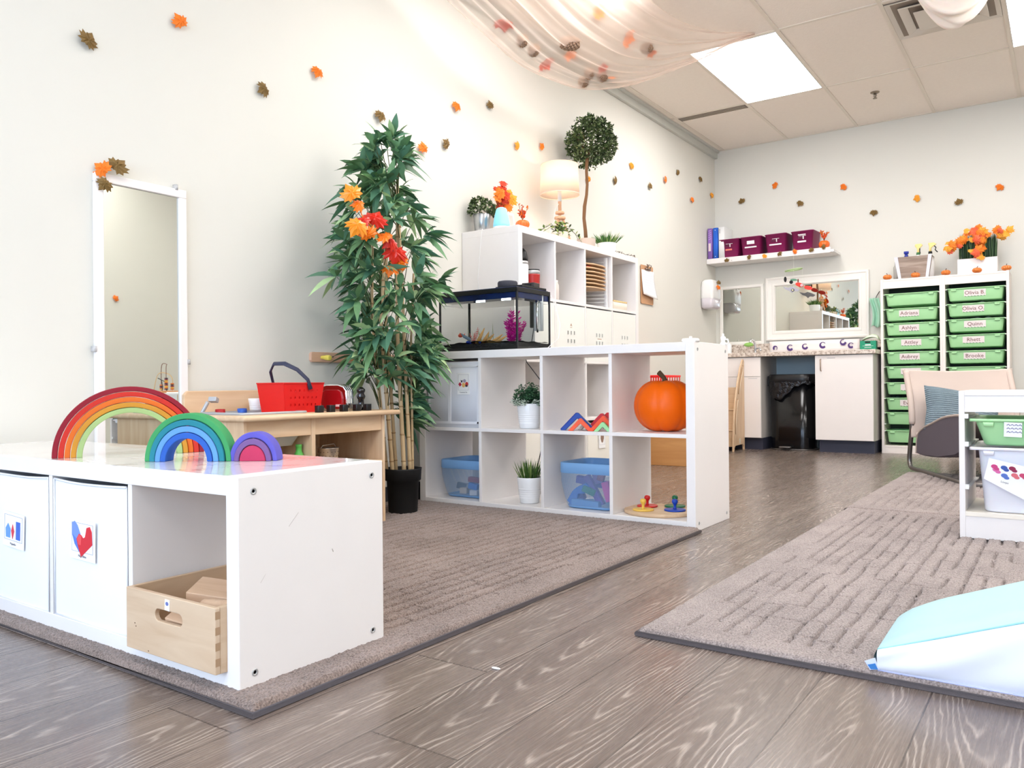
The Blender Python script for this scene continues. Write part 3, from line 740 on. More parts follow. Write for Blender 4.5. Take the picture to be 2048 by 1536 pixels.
def basket(label, loc, w, d, h):
    t = thing('mesh_basket', label, 'basket', loc, 0, 'blue mesh baskets')
    def W_(u): return w*(.80+.20*min(1, u*1.6)**.6), d*(.80+.20*min(1, u*1.6)**.6)
    lv = []
    for u in (.05, .12, .25, .4, .6, .8):
        a, b_ = W_(u); lv.append((a, b_, h*u, .04))
    MB().loft(lv, n=8, cap0=False, cap1=False).build('mesh_wall', MESH, t)
    a, b_ = W_(.8); 
    MB().loft([(a, b_, h*.78, .04), (a+.004, b_+.004, h*.8, .04), (w+.006, d+.006, h, .045), (w, d, h+.003, .044), (w-.008, d-.008, h, .042), (a-.004, b_-.004, h*.8, .038), (a, b_, h*.78, .04)], n=8, cap0=False, cap1=False).build('rim', BLUEP, t)
    a, b_ = W_(.05); MB().loft([(a*.86, b_*.86, 0, .03), (a*.97, b_*.97, h*.02, .04), (a, b_, h*.07, .04), (a-.004, b_-.004, h*.07, .04), (a*.9, b_*.9, h*.03, .03)], n=8).build('base', BLUEP, t)
    return t
bk = basket('blue mesh basket of wooden trains in the bottom left cube', (-2.475, 3.245, ZB), .30, .27, .185)
bk2 = basket('blue mesh basket of purple and blue building shapes, bottom row third cube', (-1.765, 3.235, ZB), .29, .27, .205)
r = random.Random(21)
def toyblk(kind, label, cols, loc, rot, dims):
    mb = MB(); L_, w, h_ = dims
    if kind == 'arch': mb.prism([(-L_/2, 0), (-L_/2, h_), (-L_*.1, h_*1.5), (L_*.1, h_*1.5), (L_/2, h_), (L_/2, 0), (L_*.2, 0), (0, h_*.6), (-L_*.2, 0)], -w/2, w/2, 'y')
    elif kind == 'bar': mb.bx(-L_/2, L_/2, -w/2, w/2, -h_/2, h_/2)
    else: mb.bx(-L_/2, L_/2, -w/2, w/2, -h_/2, h_/2)
    o = mb.build(kind_name[kind], mat('toy_%d_%d_%d' % cols, cols, .5), loc=loc, bevel=.003); o.rotation_euler = rot
    tag(o, label, 'toy', 'toys in the mesh baskets')
kind_name = {'arch': 'toy_arch', 'bar': 'toy_bar', 'train': 'toy_train'}
for k_, lb, cc, lc, rt, dm in [
    ('arch', 'light blue foam arch leaning at the front of the blue basket', (70, 130, 215), (-1.82, 3.16, .09), (.2, -.7, 0), (.13, .03, .03)),
    ('bar', 'long purple bar standing slanted in the blue basket', (110, 80, 170), (-1.76, 3.17, .12), (0, 1.05, .1), (.15, .03, .03)),
    ('bar', 'violet bar lying across the back of the blue basket', (96, 80, 165), (-1.80, 3.22, .15), (0, .15, .1), (.15, .03, .035)),
    ('bar', 'green block in the middle of the blue basket', (50, 130, 110), (-1.775, 3.15, .12), (0, .4, .2), (.06, .03, .03)),
    ('bar', 'upright purple block poking up in the blue basket', (120, 84, 160), (-1.765, 3.2, .185), (0, 1.2, .3), (.08, .03, .035)),
    ('bar', 'maroon block at the upper right of the blue basket', (140, 50, 80), (-1.735, 3.2, .19), (0, 1.9, .2), (.06, .03, .03)),
    ('bar', 'pink block against the right side of the blue basket', (220, 80, 170), (-1.685, 3.16, .12), (0, 1.3, .1), (.09, .03, .035)),
    ('bar', 'pale blue block at the bottom of the blue basket', (110, 165, 225), (-1.79, 3.15, .062), (0, .05, 0), (.14, .035, .03)),
    ('bar', 'dark violet block at the bottom left of the blue basket', (86, 76, 150), (-1.85, 3.19, .09), (0, -.3, .3), (.05, .05, .05)),
    ('train', 'red toy engine lying on top in the bottom left basket', (170, 60, 70), (-2.45, 3.18, .125), (0, .1, .3), (.06, .03, .025)),
    ('train', 'blue toy carriage in the bottom left basket', (70, 130, 215), (-2.44, 3.16, .095), (0, .2, .2), (.05, .03, .03)),
    ('train', 'pale wooden wagon at the bottom of the bottom left basket', (220, 205, 190), (-2.50, 3.16, .07), (0, 0, .2), (.04, .03, .03)),
    ('train', 'grey toy wagon in the bottom left basket', (90, 96, 110), (-2.53, 3.18, .09), (0, .2, .5), (.05, .03, .03)),
    ('train', 'white toy wheel set at the bottom right of the bottom left basket', (225, 225, 230), (-2.43, 3.15, .065), (0, 0, .4), (.04, .03, .025)),
    ('train', 'silver toy wagon in the middle of the bottom left basket', (160, 166, 180), (-2.475, 3.19, .085), (0, .3, .1), (.05, .03, .03))]:
    toyblk(k_, lb, cc, lc, rt, dm)
# pumpkin
def pumpkin(t, R, H, lobes, m_, depth=.06, stem=True, smat=None, n=72, phase=0, sh=.12):
    V = []; F = []; nv = 22
    for j in range(nv+1):
        ph = -pi/2+pi*j/nv
        for i in range(n):
            a = 2*pi*i/n; g = abs(sin(a*lobes/2+phase)); lob = 1-depth*(1-g)**2.0
            rr = R*cos(ph)**.75 if cos(ph) > 0 else 0
            dimple = 1
            z = H/2*sin(ph)*(1-.16*(1-min(1, rr/(R*.55)))**2*(1 if sin(ph) > 0 else .7))
            V.append((rr*lob*cos(a), rr*lob*sin(a), H/2+z*(1-.05*(1-g))))
        
    for j in range(nv):
        for i in range(n):
            k = (i+1) % n; F.append((j*n+i, j*n+k, (j+1)*n+k, (j+1)*n+i))
    zmin = min(v[2] for v in V); V = [(x, y, z-zmin) for x, y, z in V]
    MB().add(V, F, 0, True).build('fruit', m_, t)
    if stem:
        top = H*.90-zmin
        q = MB().tube([(0, 0, top-.02*H), (0, 0, top+sh*H*.5), (-R*.05, 0, top+sh*H), (-R*.18, 0, top+sh*H*1.6), (-R*.22, 0, top+sh*H*1.75)], [R*.16, R*.09, R*.075, R*.085, R*.09], 7)
        q.build('stem', smat, t)
PUMP = mat('pumpkin_skin', (238, 100, 0), .42, spec=.3, var=.10, vscale=6, bump=.12, bscale=30, stretch=(1, 1, .3))
t = thing('pumpkin', 'large smooth orange pumpkin with a stubby brown stem inside the white shelf', 'pumpkin', (-1.442, 3.24, ZT))
pumpkin(t, .136, .232, 7, PUMP, .04, True, mat('pumpkin_stem', (96, 74, 48), .85, bump=.6, bscale=120), n=112, phase=1.9, sh=.13)
# peg puzzle
t = thing('peg_puzzle', 'round wooden puzzle board with coloured knobbed discs in the lower right cube', 'toy', (-1.462, 3.22, ZB))
MB().lathe([(0, 0), (.153, 0), (.156, .004), (.156, .011), (.153, .015), (0, .015)], n=56).build('board', BIRCHX, t)
for nm, (x, y, col) in enumerate(((-.075, .03, (204, 36, 32)), (-.045, -.075, (240, 196, 84)), (.075, -.015, (28, 70, 176)), (.03, .09, (20, 110, 66)))):
    p = MB().lathe([(0, 0), (.045, 0), (.046, .002), (.045, .0055), (.043, .0065), (0, .0065)], n=36).build('disc', mat('disc_%d' % nm, col, .35), t, loc=(x, y, .016))
    MB().lathe([(.008, 0), (.0062, .006), (.006, .018), (.0085, .022), (.0125, .028), (.0135, .033), (.0115, .040), (.005, .0435), (0, .044)], n=20).build('knob', mat('disc_%d' % nm, col, .35), p, loc=(0, 0, .006))
# gate fittings on top of the shelf end
t = thing('gate_bracket', 'white plastic cap clipped on the top front corner of the white eight-cube shelf', 'bracket', (-1.262, 3.09, .768))
MB().loft([(.062, .05, 0, .012), (.064, .052, .008, .012), (.058, .046, .014, .01)], n=6).build('cap', WHITE2, t); MB().lathe([(.006, .014), (.006, .022), (0, .023)], n=14).build('pin', WHITE2, t)
t = thing('gate_latch', 'small white plastic latch post on the rear corner of the white eight-cube shelf', 'bracket', (-1.245, 3.42, .768))
MB().lathe([(.013, 0), (.013, .008), (.008, .012), (.008, .022), (.012, .026), (.010, .034), (.004, .038), (.004, .048), (0, .049)], n=18).build('post', WHITE2, t)
MB().tube([(.012+.011*cos(a), 0, .012+.011*sin(a)) for a in [2*pi*i/14 for i in range(14)]], .003, 6, closed=True).build('ring', WHITE2, t)

# ================================================================== FISH TANK
GL = mat('aquarium_glass', (250, 252, 251), .0, trans=1, ior=1.06, spec=.35)
TX0, TX1, TY_, TY2, TZ0, TZ1 = -2.632, -2.148, 3.132, 3.43, .769, 1.068
tk_ = thing('fish_tank', 'rectangular black rimmed fish tank with plants and driftwood on the white shelf', 'aquarium', (TX0, TY_, TZ0))
W_, D_, H_ = TX1-TX0, TY2-TY_, TZ1-TZ0
g = MB()
for a in ((.003, W_-.003, .001, .004), (.003, W_-.003, D_-.004, D_-.001), (.001, .004, .004, D_-.004), (W_-.004, W_-.001, .004, D_-.004)): g.bx(*a, .012, H_-.02)
g.build('glass_pane', GL, tk_)
f = MB()
for z0, z1 in ((0, .014), (H_-.022, H_)):
    for a in ((0, W_, 0, .008), (0, W_, D_-.008, D_), (0, .008, .008, D_-.008), (W_-.008, W_, .008, D_-.008)): f.bx(*a, z0, z1)
for x in (0, W_-.009):
    for y in (0, D_-.009): f.bx(x, x+.009, y, y+.009, .01, H_-.01)
f.build('rim', BLACK, tk_, bevel=.001)
hood = MB().bx(.008, W_-.008, .008, D_-.008, H_-.05, H_+.004); hood.build('hood', mat('hood_blue_glow', (20, 36, 86), .2, var=.9, vscale=16), tk_, bevel=.002)  # blue glow behind the rim is painted into the hood's patchy colour
led = MB()
for k in range(2):
    for j in range(5): led.box((.215+k*.155+j*.011, .040, H_-.0535), (.006, .010, .004))
led.build('led_lamp', mat('led_white', (255, 255, 255), .3, emit=(225, 238, 255), estr=14), tk_)
lid = MB().bx(W_-.17, W_-.01, .06, D_-.02, H_+.004, H_+.016); lid.build('lid_flap', BLACK, tk_, bevel=.002)
wt = MB().bx(.0045, W_-.0045, .0045, D_-.0045, .04, H_-.062); wt.build('water', mat('tank_water', (247, 249, 249), .0, trans=1, ior=1.12, spec=.3), tk_)
gv = MB().grid(lambda u, v: (.005+(W_-.01)*u, .005+(D_-.01)*v, .040+.016*(sin(2.2*u*pi-1.6)*.5+.5)*u+.003*sin(31*u+17*v)), 26, 12)
gv.bx(.005, W_-.005, .005, D_-.005, .012, .036); gv.build('gravel', mat('black_gravel', (20, 18, 20), .8, bump=1, bscale=150, bdist=.004), tk_)
wd = MB(); r = random.Random(3)
for i, (x, ln, an) in enumerate(((.20, .10, 1.0), (.225, .085, .85), (.25, .08, .7), (.275, .10, .5), (.30, .10, .42), (.25, .09, .2))):
    wd.tube([(x, .055+.012*(i % 3), .03), (x+ln*.5*cos(an), .06+.01*(i % 2), .03+ln*.55*sin(an)), (x+ln*cos(an), .055, .03+ln*sin(an))], [.012, .009, .002], 7)
wd.build('driftwood', mat('driftwood', (226, 172, 104), .6, var=.2, vscale=40, bump=.5), tk_)
def aqua(name, x, y, n, hh, spread, m_, seed, ll=.028, lw=.011):
    f = MB(); r = random.Random(seed)
    for i in range(n):
        bx_, by_ = x+r.uniform(-.01, .01), y+r.uniform(-.01, .01); tx, ty = x+r.uniform(-1, 1)*spread, y+r.uniform(-1, 1)*min(spread, .05); th = hh*r.uniform(.6, 1)
        f.tube([(bx_, by_, .035), ((bx_+tx)/2, (by_+ty)/2, .035+th*.55), (tx, ty, .035+th)], .0012, 4)
        for q in range(int(th/.012)):
            u = (q+1)/(th/.012+1); p = Vector((bx_+(tx-bx_)*u, by_+(ty-by_)*u, .035+th*u))
            for s in (-1, 1):
                add_leaf(f, p, (s*r.uniform(.5, 1), r.uniform(-.6, .6), .6), ll*r.uniform(.7, 1.1), lw, 0, .1, 3, r)
    f.build(name, m_, tk_)
aqua('magenta_plant', W_-.085, .09, 13, .175, .055, mat('magenta_leaf', (196, 20, 140), .5, var=.2), 4)
aqua('coral_plant', .175, .07, 6, .09, .03, mat('coral_leaf', (226, 104, 92), .5, var=.2), 5, .010, .005)
f = MB(); r = random.Random(9)
for i in range(9): add_leaf(f, (.17+.12*r.uniform(-1, 1), .2, .03), (r.uniform(-.4, .4), 0, 1), r.uniform(.09, .16), .008, 0, .1, 5, r)
f.build('tall_grass_plant', mat('aquatic_grass', (150, 170, 104), .5), tk_)
for nm, cc, x, y, z in (('fish', (240, 96, 70), .085, .08, .085),):
    f = MB().sph((0, 0, 0), (.016, .005, .010), 12, 8, 0); f.prism([(-.013, 0), (-.030, .010), (-.027, 0), (-.030, -.010)], -.0008, .0008, 'y', 0); f.prism([(-.006, .008), (.004, .015), (.006, .008)], -.0006, .0006, 'y', 0)
    o = tag(f.build('fish', mat('fish_orange', cc, .4), loc=(TX0+x, TY_+y, TZ0+z)), 'small orange fish swimming at the left of the tank', 'fish'); o.rotation_euler = (0, 0, pi)
o = tag(MB().tube([(-.03, 0, .02), (-.01, 0, .004), (.02, 0, -.01), (.035, 0, -.02)], [.002, .008, .009, .003], 8).build('toy_diver', mat('steel_blue', (130, 150, 170), .5), loc=(TX0+.125, TY_+.07, TZ0+.075)), 'grey blue sunken ornament behind the orange fish in the tank', 'ornament')
st = MB()
for x, y, z, q in ((.165, .03, .045, .012), (.18, .026, .044, .010), (.245, .022, .042, .009)): st.sph((x, y, z), (q, q*.8, q*.7), 8, 6)
st.build('blue_stone', mat('cobalt_glass', (24, 56, 170), .15), tk_)
fl = MB().bx(W_-.06, W_-.02, D_-.085, D_-.045, .10, H_-.06); fl.tube([(W_-.018, D_-.06, H_-.02), (W_-.02, D_-.06, .1)], .012, 10); MB().bx(W_-.13, W_-.075, D_-.045, D_-.006, .12, H_-.055).build('filter_box', BLACK, tk_, bevel=.003); fl.build('filter', mat('clear_grey_plastic', (196, 200, 202), .2), tk_)
MB().tube([(W_-.02, D_-.1, H_-.03), (W_-.018, D_-.1, .09)], .006, 8).build('heater', CHROME, tk_)
tag(MB().tube([(TX0+.33, TY2+.01, 1.04), (TX0+.335, TY2+.012, .9), (TX0+.31, TY2+.012, .80), (TX0+.32, TY2+.022, .72), (TX0+.40, TY2+.035, .62), (TX0+.41, TY2+.03, .3), (TX0+.35, TY2+.03, .06)], .0025, 6).build('power_cord', BLACK), 'black power cord hanging down behind the fish tank', 'cord')
tag(MB().tube([(TX1-.01, TY2+.02, 1.055), (TX1+.02, TY2+.02, .99), (TX1+.055, TY2+.005, .90), (TX1+.065, TY2-.03, .83), (TX1+.04, TY2-.09, .782), (TX1+.01, TY2-.11, .7715)], .0013, 6).build('air_line', WHITE2), 'thin white air line looping down beside the fish tank', 'cord')
# things on the tank lid
SPK = mat('speaker_fabric', (62, 62, 70), .9, bump=.6, bscale=600, bdist=.0006)
t = thing('smart_speaker', 'round charcoal fabric speaker on the fish tank lid', 'speaker', (-2.285, 3.25, TZ1+.005))
MB().lathe([(0, 0), (.045, 0), (.050, .004), (.050, .034), (.046, .041), (.036, .043), (0, .043)], n=40).build('body', SPK, t)
MB().lathe([(0, .0428), (.03, .0428), (.03, .0436), (0, .0436)], n=30).build('top_plate', BLACK, t)
t = thing('media_box', 'small flat black box beside the round speaker on the tank lid', 'device', (-2.20, 3.33, TZ1+.0165), .1)
MB().bx(-.035, .035, -.03, .03, 0, .022).build('case', mat('dark_plastic', (58, 52, 50), .5), t, bevel=.003)
MB().bx(-.02, .02, -.0306, -.03, .006, .016).build('port', BLACKR, t)
# ================================================================== TALL SHELF CONTENTS
FX = XL+.392                                   # plane of its open front
def tw(lx, ly): return FX-ly, TY0+lx
def tc_(c): x0, x1, _, _ = tcell(c, 0); return TY0+x0, TY0+x1
Z3 = tcell(0, 3)[2]+.0005
t = thing('flask', 'white insulated flask with a black pump lid in the first cube of the tall shelf', 'flask', (-2.52, 3.715, Z3))
MB().lathe([(0, 0), (.040, 0), (.043, .006), (.043, .175), (.040, .185), (0, .185)], n=32).build('body', POTW, t)
MB().lathe([(.0415, .18), (.0415, .197), (0, .197)], n=32).build('collar', GREY_METAL, t)
MB().lathe([(.041, .197), (.041, .215), (.034, .25), (.018, .27), (0, .272)], n=28).build('lid', BLACK, t)
MB().box((0, -.044, .06), (.02, .002, .03)).build('badge', BLACKR, t)
t = thing('tumbler', 'red steel travel tumbler beside the white flask in the tall shelf', 'tumbler', (-2.495, 3.80, Z3))
MB().lathe([(0, 0), (.033, 0), (.035, .01), (.041, .125), (.041, .13)], n=36).build('body', mat('brick_red_steel', (170, 34, 30), .35), t)
MB().lathe([(.0405, .13), (.0405, .150), (.038, .152), (0, .152)], n=36).build('steel_rim', GREY_METAL, t)
MB().lathe([(.038, .151), (.039, .158), (0, .159)], n=30).build('lid', BLACKR, t)
y0, y1 = tc_(1)
t = thing('glass_jar', 'dull glass jar standing deep inside the second cube of the tall shelf', 'jar', (-2.475, y0+.032, Z3))
MB().lathe([(0, 0), (.026, 0), (.028, .01), (.028, .085), (.022, .10), (.022, .115), (0, .116)], n=24).build('body', mat('frosted_glass', (214, 204, 196), .35), t)
# drying rack with boards
y0, y1 = tc_(2)
rk = thing('drying_rack', 'white wire drying rack filled with wooden boards in the third cube of the tall shelf', 'rack', (FX-.02, (y0+y1)/2-.01, Z3))
WIRE = mat('white_wire', (236, 236, 236), .3)
f = MB(); wv = .145
for y in (-wv, wv):
    for x in (0, -.27):
        f.tube([(x, y, 0), (x, y, .325)], .0028, 6)
        f.tube([(x-.02, y, 0), (x-.02, y, .325)], .0022, 6)
    for k in range(13): f.tube([(.004, y, .012+k*.024), (-.275, y, .012+k*.024)], .0018, 5)
for k in range(13):
    f.tube([(-.28, -wv, .012+k*.024), (-.28, wv, .012+k*.024)], .0018, 5)
    if k < 5: f.tube([(.004, -wv, .012+k*.024), (-.12, -.04, .012+k*.024)], .0016, 5); f.tube([(.003, wv, .012+k*.024), (-.275, -.02, .012+k*.024)], .0016, 5)
f.build('wire_frame', WIRE, rk)
MB().bx(-.012, .003, wv-.004, wv+.006, 0, .325).build('rack_upright', WIRE, rk, bevel=.001)
words = ['top', 'second', 'third', 'fourth', 'fifth', 'sixth', 'lowest']
def board():
    o = MB().prism([(-.235, -.135), (.0, -.138), (.008, -.12), (.03, -.06), (.03, .06), (.012, .125), (.0, .138), (-.235, .135)], 0, .009, 'z').build('wooden_board', wood('board_wood', (226, 190, 150), (206, 168, 128), 1, .5), bevel=.002)
    return o
b0 = None
for k in range(7):
    o = board() if b0 is None else b0.copy()
    if b0 is None: b0 = o
    else: COL.objects.link(o)
    o.location = (FX-.03, (y0+y1)/2-.01, Z3+.255-.0242*k*1.0); o.rotation_euler = (0, .0, 0)
    tag(o, '%s wooden board in the white wire drying rack' % words[k] if k not in (0, 6) else ('%smost wooden board in the white wire drying rack' % words[k] if k == 0 else 'lowest wooden board in the white wire drying rack'), 'board', 'wooden boards in the drying rack')
tag(MB().box((0, 0, 0), (.06, .05, .008)).build('red_paper', RED_PIC, loc=(FX-.06, (y0+y1)/2-.08, Z3+.255-.0242+.0135)), 'red paper scrap drying between the two top boards of the rack', 'paper')
y0, y1 = tc_(3)
t = thing('paper_tray', 'low pale tray with a gold spotted rim in the fourth cube of the tall shelf', 'tray', (FX-.10, y0+.14, Z3))
MB().loft([(.16, .20, 0, .004), (.16, .20, .058, .004), (.152, .192, .058, .004), (.152, .192, .006, .004)]).build('body', mat('off_white_card', (238, 228, 212), .7), t)
MB().loft([(.163, .203, .05, .004), (.163, .203, .059, .004), (.150, .190, .059, .004), (.150, .190, .05, .004)], cap0=False, cap1=False).build('rim', mat('gold_spots', (214, 176, 116), .6, var=.5, vscale=60), t)
# second row: perforated white plastic boxes
BOXP = mat('glossy_white_plastic', (240, 238, 232), .22)
def perf_box(label, c, row, glyph, boxes='white perforated boxes in the second row'):
    x0, x1, z0, z1 = tcell(c, row); w = x1-x0-.006; h = z1-z0-.008
    t = thing('plastic_box', label, 'storage box', (FX-.004, TY0+(x0+x1)/2, z0+.0006), pi/2, boxes)
    # front as strips around a 3 x 3 pattern of slots (local x across, z up, y into the cube)
    xs = [-w/2]; zs = [0]
    for k in (-1, 0, 1): xs += [k*.037-.0065, k*.037+.0065]
    xs.append(w/2)
    for z in (.055, .105, .155): zs += [z, z+.021]
    zs.append(h); f = MB()
    for i in range(len(xs)-1):
        for j in range(len(zs)-1):
            if i % 2 == 1 and j % 2 == 1: continue
            f.bx(xs[i], xs[i+1], 0, .004, zs[j], zs[j+1])
    f.bx(-w/2, -w/2+.004, .004, .34, 0, h); f.bx(w/2-.004, w/2, .004, .34, 0, h); f.bx(-w/2, w/2, .336, .34, 0, h); f.bx(-w/2, w/2, .004, .34, 0, .004)
    f.build('body', BOXP, t)
    fl = MB()
    for k in (-1, 0, 1):
        for z in (.055, .105, .155):
            a, b_ = k*.037, z
            for q in ((a-.010, a-.0065, b_-.0045, b_+.0255), (a+.0065, a+.010, b_-.0045, b_+.0255), (a-.0065, a+.0065, b_-.0045, b_), (a-.0065, a+.0065, b_+.021, b_+.0255)):
                fl.bx(q[0], q[1], -.0018, 0, q[2], q[3])
    fl.build('slot_rim', BOXP, t, bevel=.0008)
    if glyph == 'peak':
        MB().prism([(-.011, .205), (0, .222), (.011, .205), (.006, .205), (0, .213), (-.006, .205)], -.0008, .0, 'y').build('printed_mark', mat('brown_print', (170, 130, 100), .7), t)
        MB().bx(-.011, .011, -.0006, 0, .196, .199).build('printed_line', MATS['brown_print'], t)
    if glyph == 'line': MB().bx(-.026, .026, -.0006, 0, .140, .144).build('printed_line', MATS['brown_print'], t)
    MB().bx(-w/2+.01, w/2-.01, .03, .33, .008, h*.75).build('dark_filler', mat('slot_shade', (52, 34, 26), .9, var=.5, vscale=14), t)  # dark block puts the shade behind the slots into its colour
    return t
perf_box('white perforated plastic box directly behind the fish tank in the tall shelf', 0, 2, '')
perf_box('glossy white box with nine slots and a small peak mark above them', 1, 2, 'peak')
perf_box('glossy white slotted box with a printed line, under the wire drying rack', 2, 2, 'line')
perf_box('glossy white box with nine slots at the far end of the tall shelf', 3, 2, '')
# lower rows: fabric boxes seen through the divider shelf
def tall_canvas(label, c, row, shp, dx=0):
    x0, x1, z0, z1 = tcell(c, row)
    t = thing('storage_box', label, 'storage box', (FX-.004, TY0+(x0+x1)/2, z0+.0006), pi/2, 'fabric boxes low in the tall shelf')
    w, h = x1-x0-.012, .318; CB = mat('ivory_canvas', (240, 236, 226), .85, bump=.3, bscale=400)
    b = MB().grid(lambda u, v: (-w/2+w*u, -.008*sin(pi*u)*sin(pi*v), h*v), 10, 8)
    b.bx(-w/2, -w/2+.003, .0005, .33, 0, h); b.bx(w/2-.003, w/2, .0005, .33, 0, h); b.bx(-w/2, w/2, .327, .33, 0, h); b.bx(-w/2, w/2, .001, .33, 0, .003)
    b.build('body', CB, t)
    if shp: card(t, dx, .22 if row else .21, .085, .11, shp, None, y=-.012)
    return t
tall_canvas('ivory fabric box with a brown teddy picture card, behind the grass pot', 0, 0, [((196, 130, 110), ell(0, .2, .14, .12)), ((196, 130, 110), ell(-.02, -.05, .2, .2)), ((186, 118, 100), ell(.22, .05, .12, .06)), ((186, 118, 100), ell(-.24, .05, .12, .06)), ((190, 124, 104), ell(-.14, -.3, .08, .12)), ((190, 124, 104), ell(.12, -.3, .08, .12))], .03)
tall_canvas('ivory fabric box with a brown acorn picture card, behind the blue mesh basket', 2, 0, [((150, 120, 104), [(-.25, .3), (.25, .3), (.25, .05), (.12, -.15), (0, -.2), (-.12, -.15), (-.25, .05)])], .0)
tall_canvas('ivory fabric box without a card in the bottom row of the tall shelf', 1, 0, None)
tall_canvas('ivory fabric box in the bottom far cube of the tall shelf', 3, 0, None)

# ================================================================== ON TOP OF THE TALL SHELF
TT = 1.4705
t = thing('potted_plant', 'small leafy boxwood in a brushed metal pot at the near end of the tall shelf', 'plant', (-2.745, 3.655, TT))
pot(t, .052, .040, .105, mat('brushed_tin', (186, 188, 190), .28, .9))
def bush(t, c, R, n, ll, lw, mats, seed, zmin=-.3, seg=3, tw_=True, core=.75, per=6):
    f = MB(); r = random.Random(seed)
    for i in range(n):
        v = rdir(r, zmin); q = r.uniform(core, 1.0)
        p = Vector(c)+Vector((v.x*R[0], v.y*R[1], v.z*R[2]))*q
        if tw_ and i % 3 == 0: f.tube([tuple(c), tuple(p)], .0008, 4, 1)
        for k in range(per):
            w = (rdir(r)+v*.6).normalized(); add_leaf(f, p+w*.003, w, ll*r.uniform(.7, 1.15), lw, r.choice([0, 0, 1, 1, 2]), .05, seg, r)
    return f.build('foliage', mats, t)
bush(t, (0, 0, .135), (.075, .085, .065), 90, .020, .014, [BOX_D, BOX_M, BOX_L], 31, -.35)
t = thing('aroma_diffuser', 'tapered aroma diffuser glowing pale blue beside the metal pot', 'diffuser', (-2.60, 3.645, TT))
MB().lathe([(0, 0), (.047, 0), (.048, .006), (.047, .014), (0, .014)], n=32).build('base', WHITE2, t)
MB().lathe([(.047, .014), (.047, .03), (.040, .075), (.031, .110), (.025, .120), (.012, .125), (0, .1255)], n=40).build('glowing_cover', mat('diffuser_shell', (150, 216, 242), .4, emit=(96, 196, 244), estr=.32), t)
# autumn bouquet behind it
def bouquet(t, c, items, seed):
    r = random.Random(seed); mb = MB(); st = MB()
    for (x, y, z, size, mi, nd) in items:
        z_ = Vector(nd).normalized(); up = Vector((0, 0, 1)); x_ = up.cross(z_); x_ = x_.normalized() if x_.length > .05 else Vector((1, 0, 0)); y_ = z_.cross(x_)
        M4 = Matrix((x_, y_, z_)).transposed().to_4x4(); M4 = Matrix.Translation((x, y, z)) @ M4 @ Matrix.Rotation(r.uniform(-2.5, 2.5), 4, 'Z')
        add_maple(mb, M4, size, mi, r.uniform(.15, .4), r, False)
        st.tube([c, ((x+c[0])/2, (y+c[1])/2, (z+c[2])/2), (x, y, z-.003)], .0012, 4)
    mb.build('leaves', [ORG, ORG2, REDL, OLIVE], t); st.build('stems', TWIG, t)
t = thing('leaf_bouquet', 'bouquet of orange, yellow and red autumn leaves in a white vase behind the blue diffuser', 'flower arrangement', (-2.735, 3.83, TT))
MB().lathe([(0, 0), (.03, 0), (.036, .03), (.03, .075), (.02, .095), (.024, .11), (.021, .11), (.016, .095), (0, .09)], n=28).build('vase', POTW, t)
r = random.Random(6); it = []
for i in range(20):
    a = r.uniform(0, 2*pi); q = r.uniform(.2, 1); z = .13+.15*r.random()
    it.append((.05*q*cos(a)+.02, .10*q*sin(a), z, r.uniform(.06, .1), r.choice([0, 0, 1, 2, 2]), (.8+.5*r.random(), -.8+.6*r.random(), r.uniform(-.1, .7))))
it += [(.04, -.04, .30, .085, 2, (.5, -.4, .9)), (.05, .03, .22, .11, 1, (.8, -.6, .2)), (.05, -.07, .235, .10, 0, (.6, -.8, .4)), (.05, -.03, .23, .09, 2, (.7, -.7, .3))]
bouquet(t, (0, 0, .09), it, 2)
wp = MB(); r = random.Random(12)
for i in range(7):
    a = r.uniform(-1.4, 1.4); p0 = Vector((0, 0, .1)); p2 = Vector((r.uniform(-.02, .05), .13*sin(a), .14+.14*cos(a)*r.uniform(.6, 1)))
    wp.tube([p0, p0.lerp(p2, .5)+Vector((0, 0, .02)), p2], .001, 4)
    for k in range(8):
        q = p0.lerp(p2, .55+.055*k); wp.sph(q+Vector((r.uniform(-.004, .004), r.uniform(-.004, .004), 0)), .004, 6, 4)
wp.build('berry_sprigs', mat('rust_berry', (150, 64, 34), .7), t)
t = thing('picture_frame', 'white picture frame leaning on the wall behind the autumn bouquet', 'picture frame', (-2.79, 3.99, TT))
o = MB().bx(-.008, .008, -.075, .075, 0, .19).build('frame', WHITE2, t, bevel=.002); o.rotation_euler = (0, -.13, 0); 
o = MB().bx(.0082, .0088, -.058, .058, .018, .172).build('picture', mat('pink_print', (236, 214, 210), .6, var=.1), t); o.rotation_euler = (0, -.13, 0)
ORS = mat('orange_gloss', (238, 106, 28), .3, coat=.3)
def pumpkin_vase(label, loc, R, H, seed, k=1.0, group=None):
    t = thing('pumpkin_vase', label, 'decoration', loc, 0, group)
    pumpkin(t, R, H, 9, ORS, .12, False, None, n=72)
    f = MB(); r = random.Random(seed)
    for s in range(7):
        a = 2*pi*s/7+r.uniform(-.3, .3); ln = r.uniform(.05, .10)*k; d = Vector((.35*cos(a), .45*sin(a), 1)).normalized()
        p0 = Vector((0, 0, H*.9)); f.tube([p0, p0+d*ln], .0012*k, 4, 1)
        if s % 2 == 0:
            for q in range(12):
                u = .35+.65*q/12; p = p0+d*ln*u+Vector((r.uniform(-.006, .006), r.uniform(-.006, .006), 0))*k
                f.sph(p, .0052*k*(1.2-.5*u), 6, 5, 0)
        else:
            for q in range(5): add_leaf(f, p0+d*ln*(.3+.15*q), rdir(r, 0), .028*k, .013*k, r.choice([0, 2]), .1, 3, r)
    f.build('flower_sprigs', [mat('coral_berry', (224, 84, 34), .7), TWIG, ORG], t); return t
